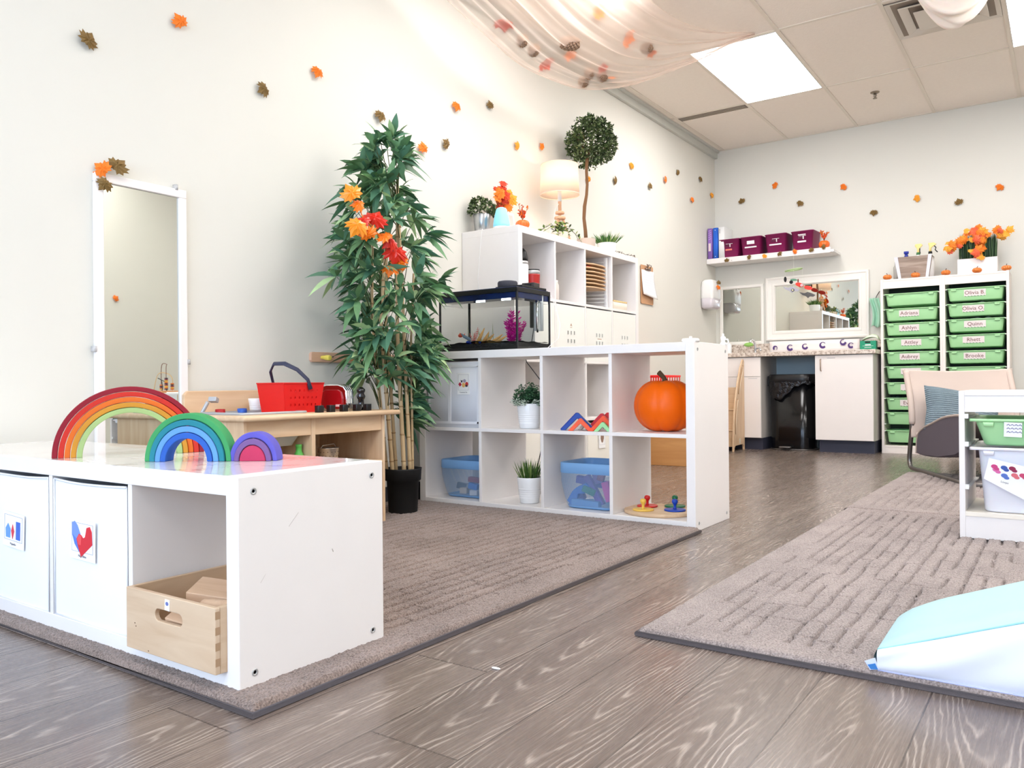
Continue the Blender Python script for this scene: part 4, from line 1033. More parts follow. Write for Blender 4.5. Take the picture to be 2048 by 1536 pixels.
pumpkin_vase('orange ceramic pumpkin vase with coral sprigs at the near corner of the tall shelf top', (-2.495, 3.70, TT), .040, .052, 4)
# lamp
LAMPW = wood('lamp_wood', (232, 186, 150), (216, 164, 124), 2, .45)
t = thing('table_lamp', 'lit table lamp with a cream drum shade and a jointed wooden tripod base', 'lamp', (-2.625, 4.315, TT))
SH = bpy.data.materials.new('cream_shade'); SH.use_nodes = True; nt = SH.node_tree; b = nt.nodes['Principled BSDF']
b.inputs['Base Color'].default_value = rgb((252, 242, 232)); b.inputs['Roughness'].default_value = .9
tl = nt.nodes.new('ShaderNodeBsdfTranslucent'); tl.inputs[0].default_value = rgb((255, 240, 226)); ms = nt.nodes.new('ShaderNodeMixShader'); ms.inputs[0].default_value = .6
nt.links.new(b.outputs[0], ms.inputs[1]); nt.links.new(tl.outputs[0], ms.inputs[2]); nt.links.new(ms.outputs[0], nt.nodes['Material Output'].inputs[0])
sh = MB().lathe([(.124, .325), (.117, .515)], n=56)
sh.f = [q for q in sh.f if len(q) == 4]; sh.mi = sh.mi[:len(sh.f)]; sh.sm = sh.sm[:len(sh.f)]
sho = sh.build('lamp_shade', SH, t, solid=.0015)
rm = MB()
for R_, z in ((.124, .325), (.117, .515)): rm.tube([(R_*cos(2*pi*i/48), R_*sin(2*pi*i/48), z) for i in range(48)], .0022, 6, closed=True)
rm.build('shade_rim', mat('shade_tape', (248, 226, 204), .8), t)
MB().lathe([(.0125, .285), (.0125, .375), (.010, .38), (0, .38)], n=20).build('socket', WHITE2, t)
MB().lathe([(0, .455), (.018, .448), (.029, .43), (.026, .405), (.013, .38), (0, .38)][::-1], n=24).build('bulb', mat('bulb_glow', (255, 240, 220), .3, emit=(255, 220, 180), estr=9), t)
bs = MB().lathe([(.010, .20), (.011, .30), (.009, .31), (0, .31)], n=16); bs.build('stem', LAMPW, t)
for z, R_ in ((.205, .029), (.172, .036)):
    MB().lathe([(0, 0), (R_-.003, 0), (R_, .003), (R_, .013), (R_-.003, .016), (0, .016)], n=32).build('wooden_disc', LAMPW, t, loc=(0, 0, z))
MB().lathe([(.008, .165), (.008, .205)], n=12).build('spindle', LAMPW, t)
for k in range(3):
    a = 2*pi*k/3+.5; MB().tube([(.018*cos(a), .018*sin(a), .175), (.075*cos(a), .075*sin(a), .004)], [.0085, .0065], 10).build('leg', LAMPW, t)
MB().tube([(.01, 0, .29), (-.02, -.02, .24), (-.03, -.03, .16), (-.06, -.05, .05), (-.09, -.06, .004), (-.13, -.06, .003)], .002, 6).build('cord', WHITE2, t)
l = bpy.data.lights.new('lamp_bulb_light', 'POINT'); l.energy = 6; l.color = (1, .76, .54); l.shadow_soft_size = .03
lo = bpy.data.objects.new('lamp_bulb_light', l); lo.location = (-2.625, 4.315, TT+.43); COL.objects.link(lo)
# trailing plant
t = thing('potted_plant', 'trailing leafy vine in a pale woven bowl in front of the lamp legs', 'plant', (-2.515, 4.135, TT))
MB().lathe([(0, 0), (.038, 0), (.050, .02), (.052, .045), (.046, .05), (.04, .04), (0, .04)], n=28).build('bowl', mat('woven_straw', (236, 222, 204), .8, bump=.8, bscale=140), t)
f = MB(); r = random.Random(17)
for i in range(15):
    a = 2*pi*i/15+r.uniform(-.2, .2); L1 = r.uniform(.06, .20) if abs(sin(a)) > .5 else r.uniform(.04, .08)
    pts = [Vector((0, 0, .045)), Vector((.35*L1*cos(a), .4*L1*sin(a), .075+.03*r.random())), Vector((min(.055, .8*L1*cos(a)), .85*L1*sin(a), .05)), Vector((min(.065, L1*cos(a)), 1.1*L1*sin(a), .015))]
    f.tube(pts, .0012, 4, 0)
    for s in range(3):
        for u in (.2, .5, .8):
            p = pts[s].lerp(pts[s+1], u); d = rdir(r, -.1); add_leaf(f, p, d, r.uniform(.020, .032), .014, r.choice([0, 1, 1, 2]), .2, 3, r)
for i in range(40): add_leaf(f, (r.uniform(-.03, .03), r.uniform(-.04, .04), .05+r.uniform(0, .06)), rdir(r, 0), .028, .015, r.choice([0, 1, 2]), .2, 3, r)
f.build('foliage', [mat('vine_dark', (48, 70, 30), .5), mat('vine_mid', (86, 116, 48), .5, var=.2), mat('vine_pale', (150, 168, 90), .5)], t)
# topiary
t = thing('topiary_tree', 'ball-shaped artificial boxwood tree on a bent trunk rising beside the lamp', 'plant', (-2.60, 4.605, TT))
pot(t, .062, .054, .085, mat('taupe_ceramic', (196, 180, 168), .6))
TRK = mat('topiary_trunk', (122, 88, 58), .8, bump=.7, bscale=90, stretch=(1, 1, .2))
MB().tube([(0, 0, .06), (0, -.01, .14), (-.003, -.022, .22), (0, -.018, .30), (0, .010, .38), (0, .02, .45), (-.01, .03, .54), (-.02, .055, .62), (-.02, .09, .70)], [.013, .012, .011, .012, .010, .0095, .010, .012, .009], 10).build('trunk', TRK, t)
f = MB(); r = random.Random(44); c0 = Vector((-.022, .125, .765))
for i in range(14):
    v = rdir(r); f.tube([(-.02, .09, .66), c0+v*.15], .0022, 5, 3)
for i in range(1050):
    v = rdir(r); q = r.uniform(.10, .172)*(1+.05*sin(5*v.x+3*v.z)); p = c0+v*q
    for k in range(6):
        w = (rdir(r)+v*.7).normalized(); add_leaf(f, p+w*.003, w, r.uniform(.015, .024), .011, r.choice([0, 0, 1, 1, 2]), .05, 3, r)
f.build('foliage', [BOX_M, BOX_D, BOX_L, TRK], t)
t = thing('potted_plant', 'bushy green grass in a white pot at the far end of the tall shelf', 'plant', (-2.575, 4.845, TT))
pot(t, .066, .058, .088, POTW)
grass(t, 260, .08, .8, .045, .10, .058, 15, .0055, .95, [mat('spider_green', (84, 130, 60), .5, var=.2), mat('spider_dark', (50, 92, 44), .5), mat('spider_pale', (150, 176, 100), .5)])
gm = MB(); r = random.Random(2); pts = []
for k in range(11): pts.append(Vector((FX-.012+.006*sin(k), 4.745+.028*k, TT+.004+.006*abs(sin(k*1.3)))))
gm.tube(pts, .0013, 5, 0)
for k in range(30):
    p = pts[k % 11]+Vector((r.uniform(-.01, .006), r.uniform(-.012, .012), .003)); add_leaf(gm, p, (r.uniform(-.4, .8), r.uniform(-1, 1), r.uniform(-.3, .5)), .016, .006, r.choice([0, 1]), .2, 3, r)
tag(gm.build('twig_garland', [TWIG, mat('dry_twig_leaf', (70, 62, 44), .8)]), 'thin dark twig garland lying along the front edge of the tall shelf top', 'garland')
tag(MB().tube([(-2.70, 3.60, TT+.002), (-2.685, 3.578, TT+.004), (-2.688, 3.572, 1.44), (-2.70, 3.571, 1.33), (-2.715, 3.5715, 1.2), (-2.71, 3.5715, 1.1)], .0018, 6).build('power_cord', WHITE2), 'thin white cord hanging down the near end panel of the tall shelf', 'cord')
# ================================================================== PLAY KITCHEN
KX0, KX1, KY0, KY1, KZ = -2.812, -2.40, 1.78, 2.495, .497
t = thing('play_kitchen', 'birch wood play kitchen against the left wall with sink and stove knobs on top', 'play kitchen', (KX0, KY0, 0.009))
W_, D_ = KY1-KY0, KX1-KX0; KZ_ = KZ-.009
MB().bx(0, D_-.004, 0, .014, 0, KZ_-.02).build('side_panel', BIRCHZ, t, bevel=.002)
MB().bx(0, D_-.004, W_-.014, W_, 0, KZ_-.02).build('side_panel', BIRCHZ, t, bevel=.002)
MB().bx(0, D_-.006, .315, .333, 0, KZ_-.02).build('divider', BIRCHZ, t, bevel=.002)
MB().bx(0, .012, .014, W_-.014, .02, KZ_-.02).build('back_panel', BIRCH, t)
ct = MB().loft([(D_+.030, W_+.085, KZ_-.02, .006), (D_+.038, W_+.092, KZ_-.013, .010), (D_+.038, W_+.092, KZ_-.006, .010), (D_+.030, W_+.085, KZ_, .008)], n=5, c=((D_+.018)/2, W_/2+.022)); ct.build('countertop', BIRCH, t)
for a, b_ in ((.014, .315), (.333, W_-.014)): MB().bx(D_-.03, D_-.012, a, b_, KZ_-.085, KZ_-.02).build('apron', BIRCH, t, bevel=.001)
MB().bx(.012, D_-.004, .333, W_-.014, .262, .277).build('shelf_board', BIRCH, t, bevel=.005)
MB().bx(.012, D_-.02, .014, .315, .262, .277).build('shelf_board', BIRCH, t, bevel=.003)
MB().bx(.012, D_-.02, .014, W_-.014, .04, .054).build('bottom_board', BIRCH, t, bevel=.003)
MB().prism([(.022, KZ_), (.60, KZ_), (.60, KZ_+.075), (.585, KZ_+.09), (.037, KZ_+.09), (.022, KZ_+.075)], .0, .016, 'x').build('backsplash', BIRCH, t, bevel=.003)
SG = mat('silver_painted_plastic', (180, 182, 186), .35, .3)
MB().loft([(.275, .31, 0, .03), (.28, .315, .004, .03), (.275, .31, .009, .028), (.235, .27, .009, .02), (.22, .25, -.012, .02)], n=6, cap0=False, c=(.225, .185)).build('sink_basin', SG, t, loc=(0, 0, KZ_))
fc = MB().tube([(.075, .055, KZ_), (.09, .075, KZ_+.048)], .0075, 8); 
fc.box((.100, .093, KZ_+.055), (.032, .026, .018), rz=.5, rx=-.35); fc.build('faucet', SG, t, bevel=.002)
for y, cc, nm in ((.115, (176, 28, 36), 'red'), (.215, (44, 98, 196), 'blue')):
    MB().lathe([(.0185, 0), (.019, .003), (.0185, .018), (.012, .019), (.012, .014), (0, .014)], n=24).build('tap_knob', mat(nm+'_tap', cc, .4), t, loc=(.11, y, KZ_))['label'] = nm+' tap knob'
for k, y in enumerate((.372, .432, .502, .575, .635)):
    MB().loft([(.026, .028, 0, .003), (.026, .028, .028, .003)], n=3).build('stove_knob', BLACK, t, loc=(D_-.028, y, KZ_), bevel=.0015)
def on_kitchen(x, y, z=KZ): return (x, y, z+.0005)
t = thing('paper_cup', 'small white ribbed cup on the play kitchen counter beside the blue tap knob', 'cup', on_kitchen(-2.735, 2.09))
pot(t, .033, .025, .056, WHITE2, ribs=3, wall=.0015, soil=False, name='cup_body')
# red basket with round holes
RB = mat('red_basket_plastic', (222, 26, 24), .4)
t = thing('shopping_basket', 'red plastic toy shopping basket with a dark blue carrying handle on the play kitchen', 'basket', on_kitchen(-2.575, 2.135), .10)
bw, bd, bh = .145, .225, .118
def bs_(u, v, side):
    # u across the side, v up
    k = .86+.14*v
    if side == 0: return (bw/2*k, (-.5+u)*bd*k, v*bh)
    if side == 1: return ((.5-u)*bw*k, bd/2*k, v*bh)
    if side == 2: return (-bw/2*k, (.5-u)*bd*k, v*bh)
    return ((-.5+u)*bw*k, -bd/2*k, v*bh)
f = MB()
for side in range(4):
    hu = 7 if side in (0, 2) else 3; us = [0]; vs = [0]
    for k in range(hu): c_ = .16+.68*k/(hu-1) if hu > 1 else .5; us += [c_-.022 if hu > 3 else c_-.04, c_+.022 if hu > 3 else c_+.04]
    us.append(1)
    for k in range(3): c_ = .26+.24*k; vs += [c_-.05, c_+.05]
    vs.append(1)
    for i in range(len(us)-1):
        for j in range(len(vs)-1):
            u0, u1, v0, v1 = us[i], us[i+1], vs[j], vs[j+1]
            if i % 2 == 1 and j % 2 == 1 and side in (0, 2):
                # round hole: octagon ring inside the cell
                N = 12; V = []; F = []
                for q in range(N):
                    a = 2*pi*q/N+pi/N; V.append(bs_((u0+u1)/2+(u1-u0)*.46*cos(a), (v0+v1)/2+(v1-v0)*.46*sin(a), side))
                for q in range(N):
                    a = 2*pi*q/N+pi/N; m_ = max(abs(cos(a)), abs(sin(a))); V.append(bs_((u0+u1)/2+(u1-u0)*.5*cos(a)/m_, (v0+v1)/2+(v1-v0)*.5*sin(a)/m_, side))
                for q in range(N): F.append((q, (q+1) % N, N+(q+1) % N, N+q))
                f.add(V, F); continue
            f.add([bs_(u0, v0, side), bs_(u1, v0, side), bs_(u1, v1, side), bs_(u0, v1, side)], [(0, 1, 2, 3)])
f.add([bs_(0, 0, 0), bs_(1, 0, 0), bs_(0, 0, 2), bs_(1, 0, 2)], [(0, 1, 2, 3)])
f.build('basket_body', RB, t, solid=.0025)
r_ = MB().loft([(bw-.002, bd-.002, bh-.004, .004), (bw+.007, bd+.007, bh-.004, .006), (bw+.007, bd+.007, bh+.001, .006), (bw-.004, bd-.004, bh+.001, .004)], n=4, cap0=False, cap1=False); r_.build('rim', RB, t)
hp = [(.077, .03, .092), (.074, .018, .13), (.055, -.02, .17), (.015, -.050, .195), (-.03, -.062, .195), (-.062, -.05, .165), (-.074, -.025, .12), (-.076, -.01, .09)]
MB().tube(hp, [.012, .009, .010, .0115, .0115, .010, .009, .010], 10, flat=.45).build('handle', mat('navy_handle', (50, 54, 78), .5), t)
# toaster, mill
t = thing('toy_toaster', 'rounded chrome toy toaster with a red side panel behind the stove knobs', 'toy', on_kitchen(-2.575, 2.385), .22)
for k, (y, m_) in enumerate(((-.040, CHROME), (-.026, CHROME), (-.012, CHROME), (.002, CHROME))):
    P = [(-.072, 0), (.072, 0), (.075, .03), (.072, .085), (.058, .103), (.03, .112), (-.03, .112), (-.06, .104), (-.075, .085), (-.077, .03)]
    MB().prism(P, y, y+.0135, 'y').build('chrome_shell', m_, t, bevel=.006)
MB().prism([(-.052, .012), (.052, .012), (.054, .05), (.048, .078), (.03, .088), (-.03, .088), (-.048, .078), (-.054, .05)], -.046, -.038, 'y').build('red_panel', mat('cherry_enamel', (172, 18, 26), .25), t, bevel=.002)
MB().loft([(.026, .004, 0, .002), (.026, .004, .010, .002)], n=3).build('logo_plate', mat('pale_pink', (232, 190, 190), .5), t, loc=(.035, -.047, .016))
t = thing('pepper_mill', 'glossy black turned toy pepper mill at the right of the toaster', 'toy', on_kitchen(-2.475, 2.425))
MB().lathe([(0, 0), (.020, 0), (.020, .008), (.013, .016), (.0125, .045), (.017, .052), (.019, .06), (.013, .072), (.018, .080), (.0185, .088), (.008, .098), (0, .10)], n=28).build('body', mat('gloss_black', (14, 14, 16), .12, coat=.6), t)
# things on the lower shelves
t = thing('toy_bottle', 'green toy squeeze bottle with a white label on the play kitchen shelf', 'toy', (-2.46, 2.075, .009+.278))
MB().lathe([(0, 0), (.018, 0), (.0205, .004), (.0205, .035), (.017, .052), (.0115, .062), (.0115, .078), (.0125, .079), (.0125, .088), (0, .089)], n=28).build('body', mat('lime_plastic', (96, 190, 84), .35), t)
MB().box((.0195, -.006, .018), (.003, .020, .024), rz=-.3).build('bottle_label', PAPER, t, bevel=.001)
t = thing('toy_colander', 'small perforated metal toy pot on the right shelf of the play kitchen', 'toy', (-2.47, 2.235, .009+.278))
DOT = MB().lathe([(0, 0), (.034, 0), (.037, .003), (.042, .062), (.044, .064), (.041, .064), (.036, .006), (0, .006)], n=36); DOT.build('pot_body', mat('worn_tin', (196, 190, 180), .3, .9), t)
h_ = MB()
for zi in range(3):
    for k in range(16):
        a = 2*pi*(k+.5*zi)/16; R_ = .0385+.0012*zi; h_.sph((R_*cos(a), R_*sin(a), .016+.016*zi), (.0016, .0016, .0018), 6, 4)
h_.build('hole_pattern', BLACKR, t)
MB().tube([(0, .042, .062), (0, .03, .078), (0, -.03, .074), (0, -.042, .062)], .0014, 6).build('bail_handle', mat('worn_tin', (196, 190, 180), .3, .9), t)
t = thing('toy_basin', 'pale grey plastic basin hanging under the play kitchen sink', 'basin', (-2.55, 2.0, .372))
MB().loft([(.15, .14, 0, .03), (.20, .19, .052, .03), (.205, .195, .054, .03), (.195, .185, .054, .028), (.145, .135, .004, .028)], n=6).build('body', mat('pale_grey_plastic', (206, 206, 204), .5), t)
# wall peg rack
t = thing('peg_rack', 'wooden coat peg rail with coloured pegs on the left wall above the play kitchen', 'peg rack', (XL, 2.45, .712))
MB().prism([(0, .008), (.008, 0), (.55, 0), (.558, .008), (.558, .038), (.55, .046), (.008, .046), (0, .038)], 0, .018, 'x').build('rail', wood('peg_rail_wood', (224, 186, 160), (206, 164, 136), 1, .5), t, bevel=.002)
for y, cc in ((.06, (236, 216, 96)), (.21, (240, 104, 24)), (.36, (60, 150, 70)), (.49, (60, 100, 190))):
    MB().tube([(.018, y, .022), (.04, y, .021), (.048, y, .020), (.072, y, .018), (.074, y, .018)], [.008, .010, .0125, .0125, .010], 8).build('peg', mat('peg_%d' % cc[0], cc, .45), t, bevel=.001)
MB().sph((.0185, .128, .026), (.001, .003, .004), 8, 6).build('screw_hole', BLACKR, t)

# ================================================================== BAMBOO
t = thing('bamboo_plant', 'tall artificial bamboo with dense drooping leaves in a black pot beside the play kitchen', 'plant', (-2.515, 2.725, .016))
MB().lathe([(0, 0), (.062, 0), (.066, .006), (.074, .150), (.083, .152), (.086, .20), (.088, .206), (.083, .206), (.078, .16), (.07, .15), (0, .15)], n=48).build('pot', mat('black_nursery_pot', (20, 20, 21), .65, bump=.1, bscale=200), t)
MB().lathe([(0, .186), (.078, .186), (.078, .17), (0, .17)][::-1], n=30).build('soil', SOIL, t)
CANE = mat('bamboo_cane', (206, 178, 136), .5, var=.15, vscale=20, stretch=(1, 1, .15)); CANE2 = mat('bamboo_node', (168, 136, 96), .6)
canes = [((-.045, -.055), (-.055, -.135, .9), (-.05, -.13, 1.35), .0085), ((-.015, -.05), (-.03, -.105, .88), (.0, -.09, 1.3), .0100), ((.02, -.012), (.01, -.04, .85), (.01, -.03, 1.5), .0105), ((.03, .018), (.025, -.012, .85), (.03, -.05, 1.45), .0095), ((.02, .045), (.04, .02, .8), (.05, .03, 1.1), .007), ((-.04, .0), (-.04, -.06, .9), (-.06, -.03, 1.3), .009)]
def cane_pt(c, z):
    b_, m_, e_, R_ = c; z0 = .17
    if z < m_[2]: u = (z-z0)/(m_[2]-z0); return Vector((b_[0]+(m_[0]-b_[0])*u, b_[1]+(m_[1]-b_[1])*u, z))
    u = min(1, (z-m_[2])/(e_[2]-m_[2])); return Vector((m_[0]+(e_[0]-m_[0])*u, m_[1]+(e_[1]-m_[1])*u, z))
for c in canes:
    zt = c[2][2]; f = MB(); n = 22
    f.tube([cane_pt(c, .17+(zt-.17)*i/n) for i in range(n+1)], [c[3]*(1-.35*i/n) for i in range(n+1)], 10, 0)
    z = .24
    while z < zt-.05:
        p = cane_pt(c, z); f.tube([p-Vector((0, 0, .003)), p, p+Vector((0, 0, .003))], [c[3]*.98, c[3]*1.14, c[3]*.98], 10, 1); z += rnd.uniform(.09, .15)
    f.build('cane', [CANE, CANE2], t)
fo = MB(); tw2 = MB(); r = random.Random(77); LW_ = (.027, .040)
prof = [(.42, .05), (.50, .10), (.60, .17), (.72, .22), (.85, .25), (.95, .27), (1.05, .28), (1.15, .27), (1.25, .25), (1.35, .22), (1.45, .20), (1.55, .17), (1.62, .13), (1.68, .09)]
def rad_at(z):
    for (a, q), (b__, w) in zip(prof, prof[1:]):
        if a <= z <= b__: return q+(w-q)*(z-a)/(b__-a)
    return .06
ncl = 0
def cluster(p, out, n, L0=.13):
    for k in range(n):
        d = (out*.8+rdir(r)*.9+Vector((0, 0, .15))).normalized()
        ln = L0*r.uniform(.65, 1.15)
        tip = p+d*ln
        wx = -2.515+tip.x
        if wx < XL+.012: d.x = abs(d.x)*.3
        add_leaf(fo, p+rdir(r)*.006, d, ln, r.uniform(*LW_), r.choice([0, 1, 1, 1, 3, 3, 2]), r.uniform(.15, .6), 5, r)
for i in range(160):
    z = r.uniform(.62, 1.66) if i > 26 else r.uniform(.40, .8)
    R_ = rad_at(z); a = r.uniform(0, 2*pi); q = R_*sqrt(r.uniform(.12, 1))*.86
    # slim lower sprays hang mostly on the right and left
    if z < .62: a = r.choice([r.uniform(1.2, 1.9), r.uniform(1.0, 1.6)])
    cx_ = -.005+q*cos(a)*.92; cy_ = -.085+.03*(1-z)+q*sin(a)*1.08
    if z < .62: cy_ += .05
    p = Vector((max(cx_, -.27), cy_, z)); cn = min(canes, key=lambda c: (cane_pt(c, min(z, c[2][2]))-p).length)
    b0_ = cane_pt(cn, max(.25, min(cn[2][2], z-.12-.3*q)))
    tw2.tube([b0_, b0_.lerp(p, .5)+Vector((0, 0, .02)), p], [.0022, .0016, .001], 5)
    out = Vector((p.x, p.y+.085, .05)); out = out.normalized() if out.length > .01 else Vector((1, 0, 0))
    cluster(p, out, 9)
for (x, y, z) in ((-.02, -.11, 1.70), (.01, -.06, 1.71), (-.01, -.15, 1.66), (.02, -.02, 1.64), (0, -.085, 1.66)):
    tw2.tube([Vector((0, -.03, 1.35)), Vector((x, y, z))], .0018, 5); cluster(Vector((x, y, z)), Vector((0, 0, 1)), 9, .12)
fo.build('foliage', GREENS, t); tw2.build('twigs', mat('green_twig', (74, 84, 44), .7), t)
# autumn leaf spray caught in it
t = thing('autumn_spray', 'spray of shiny orange and red maple leaves wound through the bamboo', 'garland', (-2.36, 2.30, 1.26))
GO = [mat('satin_orange', (246, 120, 20), .3, var=.15, vscale=50), mat('satin_amber', (248, 150, 40), .3), mat('satin_red', (214, 40, 22), .3, var=.15)]
f = MB(); r = random.Random(8); sp_ = [(-.005, -.025, .10), (0, .012, .065), (.01, .02, .03), (.02, .055, -.0), (.02, .12, -.045), (.02, .17, -.07), (.01, .22, -.13)]
f.tube(sp_, .0025, 6, 0)
for (x, y, z, s, mi, a, tl_) in ((-.005, -.025, .11, .115, 1, .5, .2), (.0, .01, .07, .09, 0, 1.5, .7), (.02, -.02, -.02, .12, 1, 2.6, .2), (.02, .08, .02, .13, 2, -.4, .4), (.02, .02, -.0, .09, 2, 1.2, .8), (.03, .03, -.04, .10, 0, .4, -.2),
        (.03, .13, -.05, .10, 0, .9, .9), (.02, .17, -.06, .10, 2, 2.2, .6), (.02, .20, -.10, .13, 2, 3.0, .2), (.02, .22, -.13, .10, 0, 3.6, -.2), (.0, .19, -.17, .09, 0, 2.9, .7), (.0, .25, -.15, .08, 0, .3, .5)):
    nd = Vector((.75, -.65, tl_)).normalized(); up = Vector((0, 0, 1)); x_ = up.cross(nd).normalized(); y_ = nd.cross(x_)
    add_maple(f, Matrix.Translation((x, y, z)) @ Matrix((x_, y_, nd)).transposed().to_4x4() @ Matrix.Rotation(a, 4, 'Z'), s, mi, .45, r, False)
f.build('leaves', GO, t)

# ================================================================== WALL MIRROR, LEAVES ON THE WALLS
t = thing('wall_mirror', 'tall narrow wall mirror with a thin white frame behind the wooden rainbows', 'mirror', (XL, 1.472, .08))
W_, H_ = .358, 1.287
MB().bx(.004, .010, .02, W_-.02, .02, H_-.02).build('mirror_glass', MIRROR, t)
f = MB()
for a in ((0, W_, 0, .032), (0, W_, H_-.032, H_)): f.bx(0, .020, *a)
for a in ((0, .032, .032, H_-.032), (W_-.032, W_, .032, H_-.032)): f.bx(0, .020, *a)
f.build('frame', WHITE, t, bevel=.003)
CLR = mat('clear_plastic', (240, 240, 240), .1, trans=.6)
for y, z in ((.315, H_+.006), (-.004, .66), (W_+.004, .62)):
    MB().loft([(.022, .014, 0, .005), (.022, .014, .02, .005)], n=4).build('mounting_clip', CLR, t, loc=(.012, y, z-.01))
def leaf_proto(mi, seed, size=.085, cup=.35):
    mb = MB(); add_maple(mb, Matrix.Identity(4), size, 0, cup, random.Random(seed), False)
    me = mb.build('maple_leaf', [ORG, OLIVE, ORG2, REDL][mi]); return me
PROT = {}
def wall_leaf(kind, loc, n, roll, label, group, size=1.0):
    key = (kind, len(label) % 2)
    if key not in PROT: o = leaf_proto({'o': 0, 'b': 1, 'a': 2, 'r': 3}[kind], hash(key[1])+5 if key[1] else 3, .085, .35 if kind != 'b' else .3); PROT[key] = o
    else: o = PROT[key].copy(); COL.objects.link(o)
    orient(o, loc, n, roll); o.scale = (size,)*3; tag(o, label, 'leaf', group); return o
GW = 'artificial leaves scattered on the left wall'
OB = XL+.010
LW = [('o', 1.812, 2.019, .6, 1.0, 'orange maple leaf highest on the left wall, at the top left of the picture'),
 ('b', 1.453, 1.822, -.5, 1.1, 'olive brown leaf on the left wall above and left of the tall narrow mirror'),
 ('o', 2.503, 2.046, 2.8, .95, 'orange leaf on the left wall between the topmost leaf and the bamboo'),
 ('b', 2.202, 1.876, 2.2, 1.0, 'olive brown leaf on the left wall between the mirror and the top of the bamboo'),
 ('o', 3.521, 2.175, 2.9, 1.0, 'orange leaf on the left wall just under the lowest part of the sheer drape'),
 ('b', 3.849, 2.270, .3, .95, 'olive brown leaf on the left wall right of the orange one under the drape'),
 ('b', 2.910, 1.956, 3.0, 1.05, 'olive brown leaf on the left wall directly above the tip of the bamboo'),
 ('b', 3.429, 1.938, 1.0, 1.0, 'olive brown leaf on the left wall to the right of the bamboo tip'),
 ('o', 3.232, 1.866, .2, 1.1, 'orange leaf on the left wall touching the right side of the bamboo top'),
 ('a', 4.130, 2.098, 1.2, .9, 'pale orange leaf on the left wall in the lamp glow, the left of two'),
 ('o', 4.414, 2.159, .9, .85, 'orange leaf on the left wall directly above the lamp shade'),
 ('a', 5.736, 2.328, 2.6, .95, 'amber leaf on the left wall right of the round topiary, above the brown one'),
 ('b', 5.453, 2.152, 1.6, 1.0, 'olive brown leaf on the left wall just right of the topiary trunk'),
 ('b', 6.073, 2.229, .2, 1.0, 'narrow olive brown leaf on the left wall halfway between topiary and room corner'),
 ('o', 6.375, 2.349, 2.0, .95, 'small orange leaf on the left wall, lower left of two brown ones near the corner'),
 ('b', 6.655, 2.468, .8, .9, 'olive brown leaf highest among those near the room corner'),
 ('b', 7.182, 2.519, 2.7, .95, 'olive brown leaf on the left wall closest above the corner orange leaf'),
 ('o', 6.969, 2.287, 3.0, 1.0, 'orange leaf on the left wall lowest near the corner, left of the binders'),
 ('a', 7.473, 2.424, 2.8, 1.0, 'orange leaf on the left wall right beside the corner, above the binders'),
 ('a', 5.035, 2.073, .5, .9, 'pale orange leaf on the left wall peeking from behind the topiary trunk')]
for k, y, z, a, s, lb in LW: wall_leaf(k, (OB, y, z), (1, -.15*sin(a*3), .1*cos(a*2)), a, lb, GW, s)
GBk = 'artificial leaves scattered on the back wall'
BW = [('b', -2.559, 2.344, .4, 'olive brown leaf on the back wall nearest the left corner, above the maroon bins'),
 ('o', -2.239, 2.450, 1.2, 'small orange leaf, the highest and leftmost orange one on the back wall'),
 ('b', -2.012, 2.253, 2.6, 'olive brown leaf on the back wall above the third maroon bin'),
 ('o', -1.632, 2.348, 2.2, 'orange leaf on the back wall above the right end of the bin shelf'),
 ('b', -1.385, 2.087, 3.0, 'olive brown leaf on the back wall above the big white framed mirror'),
 ('a', -1.040, 2.161, 1.8, 'amber leaf on the back wall above the spray bottles'),
 ('b', -.730, 2.083, .3, 'olive brown leaf on the back wall just left above the orange bouquet'),
 ('o', -.438, 2.168, 2.5, 'orange leaf on the back wall above the right side of the orange bouquet')]
for k, x, z, a, lb in BW: wall_leaf(k, (x, YB-.010, z), (.12*sin(a*3), -1, .1), a, lb, GBk, 1.0)
wall_leaf('b', (XL+.034, 1.545, 1.395), (.9, -.35, .3), -.7, 'large olive brown leaf on the top left corner of the tall narrow mirror', 'leaves on the mirror corner', 1.15)
wall_leaf('o', (XL+.030, 1.497, 1.375), (.8, -.6, .1), .9, 'orange leaf behind the brown ones on the corner of the tall narrow mirror', 'leaves on the mirror corner', 1.0)
wall_leaf('b', (XL+.036, 1.500, 1.325), (.85, -.5, -.2), 2.4, 'smaller brown leaf hanging lowest on the corner of the tall narrow mirror', 'leaves on the mirror corner', .85)
wall_leaf('o', (XR-.01, 4.05, 1.45), (-1, 0, 0), .8, 'orange leaf on the right wall, seen only in the tall narrow mirror', 'leaves reflected in the tall mirror')
wall_leaf('b', (XR-.01, 4.75, 1.28), (-1, 0, 0), 2.0, 'olive brown leaf on the right wall, seen only in the tall narrow mirror', 'leaves reflected in the tall mirror')
# clipboard
t = thing('clipboard', 'brown clipboard with curling white paper hanging on the left wall past the tall shelf', 'clipboard', (XL+.006, 6.0, 1.25))
MB().prism([(-.115, .01), (-.105, 0), (.105, 0), (.115, .01), (.115, .305), (.105, .315), (-.105, .315), (-.115, .305)], 0, .004, 'x').build('board', mat('hardboard', (196, 150, 112), .6), t)
pf = MB().grid(lambda u, v: (.008+.028*(1-v)**2*(.4+u*.6), -.112+.235*u+.012*(1-v), .075+.20*v-.03*u*(1-v)), 8, 8); pf.build('paper_sheet', PAPER, t, solid=.0012)
pl = MB()
for i in range(7):
    v = .82-.1*i; pl.add([(.0105+.028*(1-v)**2*(.4+u*.6), -.112+.235*u+.012*(1-v), .075+.20*v-.03*u*(1-v)+dz) for u, dz in ((.15, 0), (.9, 0), (.9, .002), (.15, .002))], [(0, 1, 2, 3)])
pl.build('printed_lines', mat('faint_print', (206, 204, 218), .7), t)
